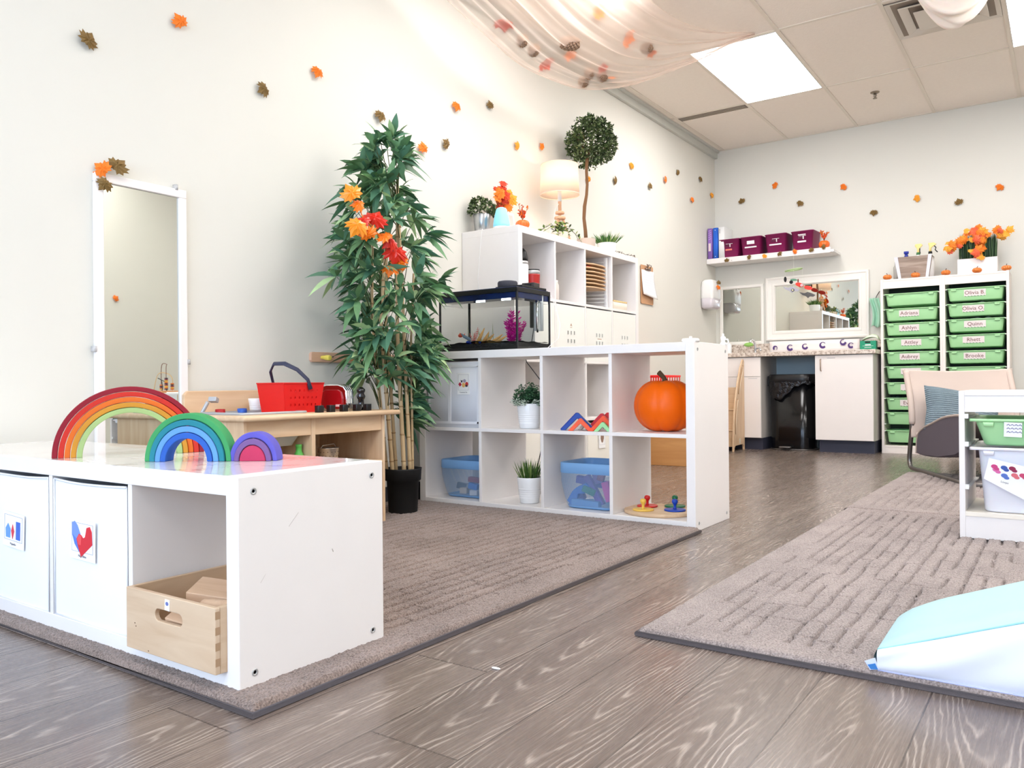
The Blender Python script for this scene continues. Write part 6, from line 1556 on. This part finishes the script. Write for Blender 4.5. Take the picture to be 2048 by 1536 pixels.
# ================================================================== GREEN TRAY TOWERS
OX, OY = -1.2862, 7.272
TW = mat('whitewashed_pine', (240, 230, 222), .5, var=.03, vscale=12, stretch=(8, 8, 1)); TGR = mat('apple_green_plastic', (176, 228, 168), .4)
NAMEC = mat('name_card', (238, 226, 222), .7); BRW = mat('brown_marker', (120, 72, 70), .7)
def tower(x, label):
    t = thing('tray_tower', label, 'storage unit', (x, OY, 0), 0, 'tall wooden tray towers')
    for a in (0, .44): MB().bx(a, a+.02, 0, .295, 0, 1.455).build('side_panel', TW, t, bevel=.0015)
    MB().bx(.02, .44, .0, .295, 1.437, 1.452).build('top_board', TW, t, bevel=.001); MB().bx(.02, .44, .002, .018, 1.375, 1.437).build('front_rail', TW, t, bevel=.001)
    MB().bx(.02, .44, .002, .018, 0, .05).build('plinth', TW, t, bevel=.001); MB().bx(.02, .44, .0, .295, .05, .066).build('bottom_board', TW, t, bevel=.001)
    MB().bx(.02, .44, .285, .292, .066, 1.437).build('back_panel', mat('gap_shade', (58, 66, 62), .8), t)  # dark backing colour stands in for the shade between the trays
    return t
def rails(t, zs, w=.44):
    for z in zs:
        for a in (.02, w-.012): MB().bx(a, a+.012, .004, .29, z-.009, z-.004).build('runner', WHITE2, t)
TRAYP = {}
def tray_mesh(w=.408, h=.10, d=.28, m_=None, nm='green'):
    key = (w, h, nm)
    if key not in TRAYP:
        o = MB().loft([(w-.055, d-.03, 0, .02), (w-.045, d-.022, .006, .024), (w-.022, d-.012, h-.012, .028), (w-.020, d-.010, h-.006, .028), (w, d+.008, h-.006, .016), (w, d+.008, h, .016), (w-.016, d-.006, h, .020), (w-.028, d-.016, h-.008, .024), (w-.050, d-.03, .01, .02)], n=6, c=(0, d/2)).build('tray_body', m_ or TGR)
        for s in (-1, 1): MB().loft([(.035, .006, h-.024, .002), (.035, .010, h-.008, .002)], n=3, c=(s*(w/2-.055), -.0005)).build('lip_stop', m_ or TGR, o)
        TRAYP[key] = o; return o, True
    return TRAYP[key], False
def tray(x, y, z, label, group, name=None, tilt=0, **k):
    src, first = tray_mesh(**k)
    t = thing('storage_tray', label, 'storage tray', (x, y, z), 0, group)
    if first: b_ = src
    else:
        b_ = src.copy(); COL.objects.link(b_)
        for c_ in [q for q in COL.objects if q.parent == src]:
            e_ = c_.copy(); COL.objects.link(e_); e_.parent = b_
    b_.parent = t
    if name:
        off = rnd.uniform(-.012, .008)
        c = MB().bx(-.075, .075, -.0006, .0006, -.026, .026).build('name_card', NAMEC, t, loc=(off-.005, .0045, .058)); c.rotation_euler = (.10, 0, 0)
        dots = MB()
        for i in range(7): dots.box((-.066+.022*i, -.001, -.0255), (.010, .001, .003), ry=.4)
        dots.build('green_border', mat('leaf_border', (60, 120, 80), .6), c)
        lettering(name, .042, c, BRW, (0, -.0009, .0), (pi/2, 0, 0))
    return t
tL = tower(OX, 'left of the two tall tray towers, next to the base cabinet'); tR = tower(OX+.46, 'right of the two tall tray towers, the one under the orange bouquet')
pos = ['top', 'second', 'third', 'fourth', 'fifth', 'sixth', 'seventh', 'eighth', 'ninth', 'lowest']
ZL = [1.330, 1.205, 1.084, .963, .846, .725, .592, .463, .342, .192]; NL = [None, 'Adriana', 'Ashlyn', 'Attley', 'Aubrey', 'August', 'Brid', 'Everly', None, None]
ZR = [1.340, 1.216, 1.092, .968, .840, .712]; NR = ['Olivia B.', 'Olivia O.', 'Quinn', 'Rhett', 'Brooke', None]
for k, (z, nmx) in enumerate(zip(ZL, NL)):
    tray(OX+.23, OY+.004, z-.10, '%s green tray of the left tray tower%s' % (pos[k] if k in (0, 9) else pos[k]+' from the top', ', with a handwritten name card' if nmx else ', without a card'), 'green trays in the left tower', nmx)
for k, (z, nmx) in enumerate(zip(ZR, NR)):
    tray(OX+.69, OY+.004, z-.10, '%s green tray of the right tray tower%s' % (pos[k] if k == 0 else pos[k]+' from the top', ', with a handwritten name card' if nmx else ', without a card'), 'green trays in the right tower', nmx)
rails(tL, ZL+[.25]); rails(tR, ZR)
# cloth and odds lying in trays that show above their rims
r = random.Random(19); CLO = [mat('white_cloth', (236, 236, 234), .9), mat('dark_teal_cloth', (50, 78, 76), .9, var=.5, vscale=50), mat('grey_knit', (150, 160, 160), .9, var=.4, vscale=60)]
for (cx_, z, w_, mi, lb) in ((OX+.11, .463, .10, 1, 'dark cloth heap in the tray with the eighth name'), (OX+.27, .592, .30, 0, 'white folded cloths lying in the seventh tray of the left tower'), (OX+.27, .342, .24, 0, 'white folded cloth lying in the ninth tray of the left tower'),
        (OX+.27, 1.084, .26, 1, 'dark patterned cloth showing in the third tray of the left tower'), (OX+.24, .846, .28, 1, 'dark knitted cloth showing in the fifth tray of the left tower'), (OX+.25, .725, .3, 1, 'dark clothes showing in the sixth tray of the left tower'),
        (OX+.68, 1.216, .34, 2, 'grey clothes showing in the second tray of the right tower'), (OX+.72, 1.092, .30, 2, 'pale grey clothes showing in the third tray of the right tower')):
    if 'eighth' in lb: lb = 'dark cloth heap at the left of the eighth tray in the left tower'
    s_ = r.uniform(0, 6)
    f = MB().grid(lambda u, v: (cx_-w_/2+w_*u, OY+.03+.2*v, z-.045+.060*(sin(pi*u)**.35)*(sin(pi*(.12+.8*v))**.4)*(1+.12*sin(19*u+s_)+.08*sin(31*u))), 22, 8)
    tag(f.build('folded_cloth', CLO[mi]), lb, 'cloth', 'cloths inside the trays')
# things on top of the towers
ZTOP = 1.4555
pk = None
for k, (x, lb) in enumerate(((-1.236, 'mini orange pumpkin at the left front corner of the tray towers'), (-1.024, 'mini orange pumpkin in front of the wooden crate on the tray towers'), (-.802, 'mini orange pumpkin between the wooden crate and the white planter'),
        (-.584, 'mini orange pumpkin in front of the white planter'), (-.385, 'mini orange pumpkin at the right end of the tray towers'))):
    if pk is None:
        pk = thing('mini_pumpkin', lb, 'pumpkin', (x, 7.302, ZTOP), 0, 'mini pumpkins along the tray towers'); pumpkin(pk, .035, .042, 9, mat('mini_pumpkin_skin', (226, 124, 44), .3, var=.1, coat=.4), .16, True, TWIG, n=54, sh=.2)
    else: o = copy_tree(pk, lb); o.location = (x, 7.302, ZTOP+(.0 if k != 1 else 0)); o.rotation_euler = (0, 0, k*1.1)
t = thing('wooden_crate', 'weathered grey wooden crate with white corner straps holding spray bottles', 'crate', (-1.045, 7.40, ZTOP))
GWD = wood('weathered_wood', (178, 160, 146), (136, 118, 106), 0, .75, 1.2)
f = MB().loft([(.225, .12, 0, .003), (.28, .16, .18, .003), (.264, .146, .18, .003), (.215, .11, .01, .003)], n=3, smooth=False); f.build('crate_body', GWD, t)
f = MB()
for s in (-1, 1):
    a0, a1 = s*.1125, s*.14
    f.add([(a0, -.062, 0), (a0-s*.022, -.062, 0), (a1-s*.026, -.082, .182), (a1+s*.001, -.082, .182), (a0, -.058, 0), (a0-s*.022, -.058, 0), (a1-s*.026, -.078, .182), (a1+s*.001, -.078, .182)], [(0, 1, 2, 3), (7, 6, 5, 4), (0, 4, 5, 1), (1, 5, 6, 2), (2, 6, 7, 3), (3, 7, 4, 0)])
f.build('corner_strap', mat('bluish_white_metal', (222, 222, 236), .4), t)
def spray(x, lb, hd, trig):
    t = thing('spray_bottle', lb, 'bottle', (x, 7.40, ZTOP+.012), 0, 'spray bottles in the wooden crate')
    MB().lathe([(0, 0), (.03, 0), (.03, .12), (.016, .175), (.013, .19), (0, .19)], n=20).build('bottle', mat('clear_white_plastic', (232, 232, 228), .3), t)
    MB().lathe([(.014, .185), (.0155, .19), (.014, .205), (0, .205)], n=16).build('collar', hd[1], t)
    MB().loft([(.018, .018, .20, .005), (.018, .02, .235, .005), (.032, .018, .245, .006, .006*trig, 0), (.060, .018, .262, .006, .014*trig, 0), (.045, .014, .276, .005, .006*trig, 0)], n=4).build('head', hd[0], t)
    MB().tube([(.018*trig, 0, .258), (.035*trig, 0, .235), (.030*trig, 0, .215), (.045*trig, 0, .195)], .0045, 6).build('trigger', BLACK, t)
YEL = mat('butter_yellow_plastic', (244, 218, 140), .4); GRC = mat('green_cap', (60, 120, 70), .4)
spray(-1.015, 'left spray bottle with a yellow head and green collar in the wooden crate', (YEL, GRC), .35); spray(-.925, 'right spray bottle with a yellow head and black trigger in the wooden crate', (YEL, BLACK), 1.2)
t = thing('small_bottle', 'short bottle with a blue cap and green band at the left of the wooden crate', 'bottle', (-1.105, 7.40, ZTOP+.012))
MB().lathe([(0, 0), (.024, 0), (.024, .165), (.014, .18), (0, .18)], n=18).build('bottle', mat('green_tint_plastic', (110, 190, 130), .35), t); MB().lathe([(.016, .176), (.016, .186), (.012, .19), (.012, .20), (.019, .203), (.020, .222), (0, .224)], n=18).build('cap', mat('cobalt_cap', (40, 56, 160), .35), t)
t = thing('clear_bottle', 'clear plastic pump bottle standing left of the wooden crate on the tray tower', 'bottle', (-1.188, 7.42, ZTOP)); MB().lathe([(0, 0), (.02, 0), (.021, .11), (.010, .13), (.008, .165), (0, .165)], n=18).build('bottle', mat('cloudy_plastic', (222, 220, 214), .2, trans=.5), t)
t = thing('flower_box', 'white box planter of dark grass crowded with orange and amber leaves', 'plant', (-.587, 7.41, ZTOP))
f = MB().loft([(.278, .10, 0, .003), (.278, .10, .125, .003), (.270, .092, .125, .003), (.270, .092, .105, .003)], n=3, smooth=False); f.build('planter', mat('blush_white_ceramic', (246, 236, 232), .4), t)
g = MB(); r = random.Random(71)
for i in range(420):
    x = r.uniform(-.13, .13); y = r.uniform(-.042, .042); add_leaf(g, (x, y, .10), (r.uniform(-.06, .06), r.uniform(-.05, .05), 1), r.uniform(.17, .25), .007, r.choice([0, 0, 1]), .02, 3, r)
g.build('dense_grass', [mat('deep_grass', (34, 62, 36), .6, var=.2), mat('mid_grass', (64, 92, 56), .6)], t)
f = MB()
for i in range(52):
    gx_, gz_ = r.choice([(-.155, .25), (-.11, .30), (-.03, .33), (.03, .33), (-.01, .28), (.04, .26), (.16, .32), (.19, .30), (.03, .17), (-.17, .22)])
    p = Vector((gx_+r.gauss(0, .022), -.06+r.gauss(0, .02), gz_+r.gauss(0, .018))); nd = Vector((r.gauss(0, .5), -1, r.gauss(.2, .5))).normalized(); x_ = Vector((0, 0, 1)).cross(nd).normalized(); y_ = nd.cross(x_)
    add_maple(f, Matrix.Translation(p) @ Matrix((x_, y_, nd)).transposed().to_4x4() @ Matrix.Rotation(r.uniform(0, 6.28), 4, 'Z'), r.uniform(.07, .11), r.choice([0, 0, 1, 1, 2]), .5, r, False)
f.build('autumn_leaves', [mat('tangerine_leaf', (246, 132, 40), .6, var=.12, vscale=50), mat('honey_leaf', (250, 172, 60), .6, var=.1, vscale=50), mat('salmon_leaf', (238, 104, 66), .6, var=.12, vscale=50)], t)
# ================================================================== SLING CHAIR
ang = atan2(.45, .89)
t = thing('sling_chair', 'beige low sling chair on a bent grey steel tube frame', 'chair', (-.868, 5.86, .012), ang)
# local: x = sideways (left rail at 0), -y = forwards
CW = .64
def side_tube(x):
    pts = [(x, -.95, .016), (x, -.70, .016), (x, -.30, .016), (x, -.08, .016), (x, -.028, .024), (x, -.006, .048), (x, -.002, .085), (x, -.018, .16), (x, -.048, .27), (x, -.055, .35), (x, -.035, .45), (x, .01, .56), (x, .05, .65)]
    out = []
    for i in range(len(pts)*4): out.append(crom(pts, i/(len(pts)*4-1)))
    return out
STL = mat('grey_steel_tube', (128, 124, 122), .32, .85)
for x in (0, CW): MB().tube(side_tube(x), .0145, 12).build('side_rail', STL, t)
MB().tube([(0, -.95, .016), (CW, -.95, .016)], .0145, 12).build('cross_bar', STL, t)
BEI = mat('beige_canvas', (206, 188, 176), .9, bump=.4, bscale=500, bdist=.0006, var=.04); GRYF = mat('slate_canvas', (96, 88, 96), .9, bump=.4, bscale=500, bdist=.0006)
bp_ = [(0, .052, .665), (0, .03, .60), (0, -.012, .50), (0, -.045, .40), (0, -.060, .31), (0, -.075, .22)]
def back(u, v):
    p = crom(bp_, v); narrow = .035*sin(pi*min(1, v*1.0))**2+.01*v; x = -.022+narrow+(CW+.044-2*narrow)*u
    sag = -.0*1+.035*sin(pi*u)*(.4+.6*v); return Vector((x, p.y+sag-.0, p.z-.012*sin(pi*u)*(1-v)))
nb = 24
MB().grid(back, 24, 24).build('backrest', BEI, t, solid=.010)
# side sleeves at the waist and the seat bucket
mat('taupe_hem', (176, 160, 150), .8)
for x in (0, CW):
    MB().tube([q for q in side_tube(x) if q.z > .30], .019, 10).build('back_hem', BEI, t)
prof_top = [(-.09, .135), (-.10, .20), (-.13, .25), (-.22, .29), (-.36, .325), (-.55, .37), (-.78, .39), (-.88, .37)]
prof_bot = [(-.09, .120), (-.20, .115), (-.45, .125), (-.70, .16), (-.88, .22)]
P = [(y, z) for y, z in prof_top]+[(y, z) for y, z in prof_bot[::-1]]
for x0 in (.012, CW-.024): MB().prism(P, x0, x0+.012, 'x').build('side_panel', GRYF, t, bevel=.003)
def seat(u, v):
    p = crom([(0, -.07, .25), (0, -.12, .20), (0, -.25, .215), (0, -.42, .25), (0, -.68, .33), (0, -.88, .37)], v); return Vector((.02+(CW-.04)*u, p.y, p.z-.03*sin(pi*u)))
MB().grid(seat, 14, 16).build('seat', BEI, t, solid=.012)
MB().grid(lambda u, v: (.02+(CW-.04)*u, *(Vector(crom([(0, a, b_) for a, b_ in prof_bot], v)).yz)), 6, 8).build('seat_underside', GRYF, t, solid=.006)
for x0 in (.016, CW-.018): MB().tube([crom([(x0, a, b_) for a, b_ in [(-.088, .118)]+prof_top], i/30) for i in range(31)], .0085, 8).build('piping', mat('taupe_hem', (176, 160, 150), .8), t)
# cushion
def cushion(label, loc, rot, w, h, th, m_):
    def f_(sgn):
        def g(u, v):
            a, b_ = 2*u-1, 2*v-1; k = (1-abs(a)**3.2)*(1-abs(b_)**3.2); return Vector((a*w/2*(1-.07*(1-abs(b_))), sgn*th/2*max(0, k)**.5, b_*h/2*(1-.07*(1-abs(a)))))
        return g
    mb = MB().grid(f_(-1), 40, 40); mb.grid(f_(1), 40, 40); o = mb.build('cushion', m_, loc=loc); o.rotation_euler = rot; tag(o, label, 'cushion'); return o
KN = mat('slate_knit', (128, 146, 156), .95, var=.15, vscale=30); nt = KN.node_tree; b = nt.nodes['Principled BSDF']
tc = nt.nodes.new('ShaderNodeTexCoord'); wv_ = nt.nodes.new('ShaderNodeTexWave'); wv_.bands_direction = 'Z'; wv_.inputs['Scale'].default_value = 22; wv_.inputs['Distortion'].default_value = 1.5; wv_.inputs['Detail'].default_value = 2; wv_.inputs['Detail Scale'].default_value = 8
nt.links.new(tc.outputs['Object'], wv_.inputs['Vector']); bm_ = nt.nodes.new('ShaderNodeBump'); bm_.inputs['Strength'].default_value = 1; bm_.inputs['Distance'].default_value = .01; nt.links.new(wv_.outputs['Fac'], bm_.inputs['Height']); nt.links.new(bm_.outputs[0], b.inputs['Normal'])
Mch = Matrix.Translation((-.868, 5.86, .012)) @ Matrix.Rotation(ang, 4, 'Z')
pc = Mch @ Vector((.255, -.19, .385)); cushion('slate blue ribbed knit cushion leaning in the sling chair', pc, (-.42, .16, ang), .46, .31, .14, KN)

# ================================================================== SMALL TRAY CABINET AT THE RIGHT
FXX, FYY = -.3345, 3.388
t = thing('tray_cabinet', 'low white cabinet with green and milky pull-out trays at the right edge', 'storage unit', (FXX, FYY, .0165))
HH = .545; W3 = .96; D3 = .42
for a in (0, .4705, W3-.019): MB().bx(a, a+.019, 0 if a != .4705 else .004, D3, 0 if a != .4705 else .098, HH if a != .4705 else .4675).build('side_panel' if a != .4705 else 'divider', WHITE, t, bevel=.0015)
for a, b_ in ((.019, W3-.019),):
    MB().bx(a, b_, .0, D3, HH-.018, HH).build('top_board', WHITE, t, bevel=.0015); MB().bx(a, b_, .003, .02, HH-.078, HH-.018).build('front_rail', WHITE, t, bevel=.001)
    MB().bx(a, b_, .003, .02, .0, .082).build('plinth', WHITE, t, bevel=.001); MB().bx(a, b_, .0, D3, .082, .098).build('bottom_board', mat('cream_board', (240, 232, 218), .4), t, bevel=.001)
for cx0 in (.019, .4895):
    for z in (.452, .348, .19):
        for a in (cx0, cx0+.4515-.012): MB().bx(a, a+.012, .004, D3-.01, z-.009, z-.004).build('runner', WHITE2, t)
        for a in (cx0, cx0+.4515-.012): MB().bx(a, a+.012, .003, .018, z-.009, z+.008).build('runner_stop', WHITE2, t)
MILK = mat('milky_plastic', (236, 236, 246), .28, sss=.15)
def bigtray(x, z, h, label, m_, grp, w=.425):
    t = thing('storage_tray', label, 'storage tray', (x, FYY+.004, z), 0, grp); d = .39; k = .03 if h > .15 else .022
    MB().loft([(w-.10, d-.06, 0, .03), (w-.088, d-.05, .006, .034), (w-k*2+.004, d-.012, h-.014, .03), (w-k*2+.008, d-.010, h-.010, .03), (w, d+.008, h-.010, .014), (w, d+.008, h, .014), (w-.02, d-.008, h, .022), (w-k*2, d-.016, h-.012, .024), (w-.10, d-.06, .012, .028)], n=6, c=(0, d/2)).build('tray_body', m_, t)
    for s in (-1, 1): MB().loft([(.030, .008, h-.028, .002), (.034, .014, h-.012, .002)], n=3, c=(s*(w/2-.062), .0)).build('lip_stop', m_, t)
    return t
GT = TGR
gl_ = 'trays in the low white cabinet'
a_ = bigtray(FXX+.019+.226, .011+.350, .098, 'green tray with a small white card in the low white cabinet at the right', GT, gl_)
c = MB().bx(-.028, .028, -.0008, .0008, -.027, .027).build('picture_card', PAPER, a_, bevel=.002, loc=(-.165+.226-.126+.0, .010, .052)); c.location = (-.175+FXX*0+.0, 0, 0)
c.location = (-.164-(FXX+.019+.226), .002, .431-.361-.01); c.rotation_euler = (.14, .03, 0)
sq = MB()
for i in range(4):
    for j in range(3): sq.tube([(-.019+.012*i, -.0012, .016-.013*j), (-.014+.012*i, -.0012, .020-.013*j), (-.009+.012*i, -.0012, .015-.013*j)], .0013, 4)
sq.build('printed_squiggles', mat('violet_print', (120, 118, 170), .6), c)
b_ = bigtray(FXX+.019+.226, .011+.105, .238, 'deep milky white tray with a picture of coloured shapes in the low white cabinet', MILK, gl_)
c = MB().prism([(-.078, .034), (.15, .034), (.15, -.085), (.06, -.085), (-.078, -.045)], -.0008, .0008, 'y').build('picture_card', PAPER, b_, loc=(-.160-(FXX+.019+.226), -.004, .145)); c.rotation_euler = (.09, .23, 0); c.location = (-.190-(FXX+.245)+.02, -.006, .150)
for k, (x, z, col) in enumerate(((-.055, .008, (206, 70, 130)), (-.025, .012, (60, 90, 170)), (.0, .016, (150, 40, 80)), (-.018, -.016, (90, 120, 200)), (.012, -.006, (220, 110, 120)), (.036, .0, (200, 70, 110)), (-.048, -.002, (220, 110, 170)), (.058, .014, (70, 110, 190)))):
    MB().prism(ell(x, z, .011, .008, 12), -.0016, -.0006, 'y').build('printed_picture', mat('blob_%d' % k, col, .6), c)
    MB().prism(ell(x+.008, z-.006, .009, .006, 12), -.0018, -.0008, 'y').build('printed_picture', mat('blob_%d' % k, col, .6), c)
lettering('Loops', .010, c, INK, (-.012, -.0008, -.040), (pi/2, 0, 0))
bigtray(FXX+.4895+.226, .011+.350, .098, 'green tray in the right half of the low white cabinet, outside the picture', GT, gl_)
bigtray(FXX+.4895+.226, .011+.105, .238, 'deep milky tray in the right half of the low white cabinet, outside the picture', MILK, gl_)
tag(MB().loft([(.22, .16, 0, .01), (.22, .16, .012, .01)], n=4).build('white_tray', WHITE2, loc=(-.02, 3.62, .5565)), 'flat white tray lying on top of the low white cabinet at the right edge', 'tray')
# bead maze standing on it (seen in the tall mirror)
t = thing('bead_maze', 'wooden bead maze toy with curved wires, seen in the tall mirror', 'toy', (.215, 3.60, .5565))
MB().loft([(.20, .16, 0, .01), (.20, .16, .022, .01)], n=4).build('base', wood('maze_base', (224, 160, 110), (206, 140, 92), 0), t, bevel=.003)
for nm, pts, cc in (('wire', [(-.08, -.03, .02), (-.08, -.03, .20), (-.04, 0, .23), (.08, .03, .22), (.085, .03, .02)], (120, 70, 50)), ('wire', [(-.05, .04, .02), (-.05, .04, .12), (0, .02, .16), (.05, -.02, .15), (.06, -.05, .02)], (220, 180, 120)), ('wire', [(-.06, -.05, .02), (-.05, -.05, .10), (0, -.05, .12), (.04, .05, .08), (.04, .05, .02)], (40, 50, 50))):
    MB().tube([crom(pts, i/24) for i in range(25)], .0028, 6).build('wire', mat('wire_%d' % cc[0], cc, .4), t)
q = 0
for (x, y, z0, n_) in ((-.08, -.03, .03, 9), (-.05, .04, .03, 5), (.085, .03, .03, 4)):
    for k in range(n_):
        cc = [(60, 30, 50), (230, 120, 30), (236, 190, 60), (150, 40, 60)][(k+q) % 4]
        MB().lathe([(.003, 0), (.013, .001), (.0145, .005), (.013, .009), (.003, .010)], n=14).build('bead', mat('bead_%d' % cc[0], cc, .4), t, loc=(x, y, z0+k*.0105))
    q += 1
# ================================================================== FOAM WEDGE
t = thing('foam_wedge', 'soft play wedge with a mint green top and white vinyl side on the right rug', 'play mat', (-.318, 1.735, .0165))
WL, WD = .85, .50
def wz(x): return .052+.36*min(x, .5)*1.06 if x < .5 else .243
MINT = mat('mint_vinyl', (166, 204, 210), .5, bump=.35, bscale=5, bdist=.02); WV = mat('white_vinyl', (232, 234, 244), .5, bump=.3, bscale=4, bdist=.02)
def wtop(u, v):
    x = WL*u; y = WD*v; e = min(1, u*14, v*14, (1-v)*9, (1-u)*14); z = wz(x)-.006+.012*sqrt(max(0, e))+.006*sin(pi*v)-.045*max(0, v-.55)*(1 if True else 0)
    xo = .10*max(0, v-.45)**1.3*(1-u)
    return Vector((x+xo, y, z-.022*max(0, v-.7)**1.2*3*(1-u)))
MB().grid(wtop, 50, 34).build('mint_top', MINT, t)
def wf(u, v):
    x = WL*u; zt = wtop(u, 0).z; b_ = .012*sin(pi*v)**.6; f_ = .004*sin(26*u-5*v)*sin(pi*v); return Vector((x, -b_-f_, .003+(zt-.003)*v))
MB().grid(wf, 50, 14).build('white_side', WV, t)
MB().grid(lambda u, v: Vector((wtop(0, u).x-.008*sin(pi*v), WD*u, .003+(wtop(0, u).z-.003)*v)), 20, 8).build('mint_end', MINT, t)
MB().grid(lambda u, v: Vector((wtop(1-u, 1).x+.0*v, WD, .003+(wtop(1-u, 1).z-.003)*v)), 30, 6).build('white_back', WV, t); MB().bx(0, WL, .0, WD, 0, .004).build('base_sheet', WV, t)
sm_ = MB(); sm_.tube([wtop(i/40, 0)+Vector((0, -.001, -.002)) for i in range(41)], .0022, 6); sm_.build('seam', mat('mint_seam', (150, 206, 208), .6), t)
MB().tube([(WL*i/40, -.002, .004) for i in range(41)], .0028, 6).build('seam', mat('violet_seam', (190, 194, 228), .6), t)
tg = MB().prism([(-.022, .016), (-.002, .026), (.006, .004), (-.012, .0)], -.002, .0, 'y'); tgo = tg.build('maker_tag', mat('pale_tag', (206, 214, 238), .6), t, loc=(-.002, -.004, .002)); MB().prism([(-.016, .010), (-.002, .015), (.003, .004), (-.010, .002)], -.0035, -.002, 'y').build('printed_mark', mat('tag_blue', (50, 120, 190), .6), tgo)
tag(MB().sph((0, 0, 0), (.012, .005, .0015), 10, 5).build('paper_crumb', PAPER, loc=(-.995, 1.36, .0018)), 'tiny pale crumb on the wooden floor beside the left rug', 'crumb')
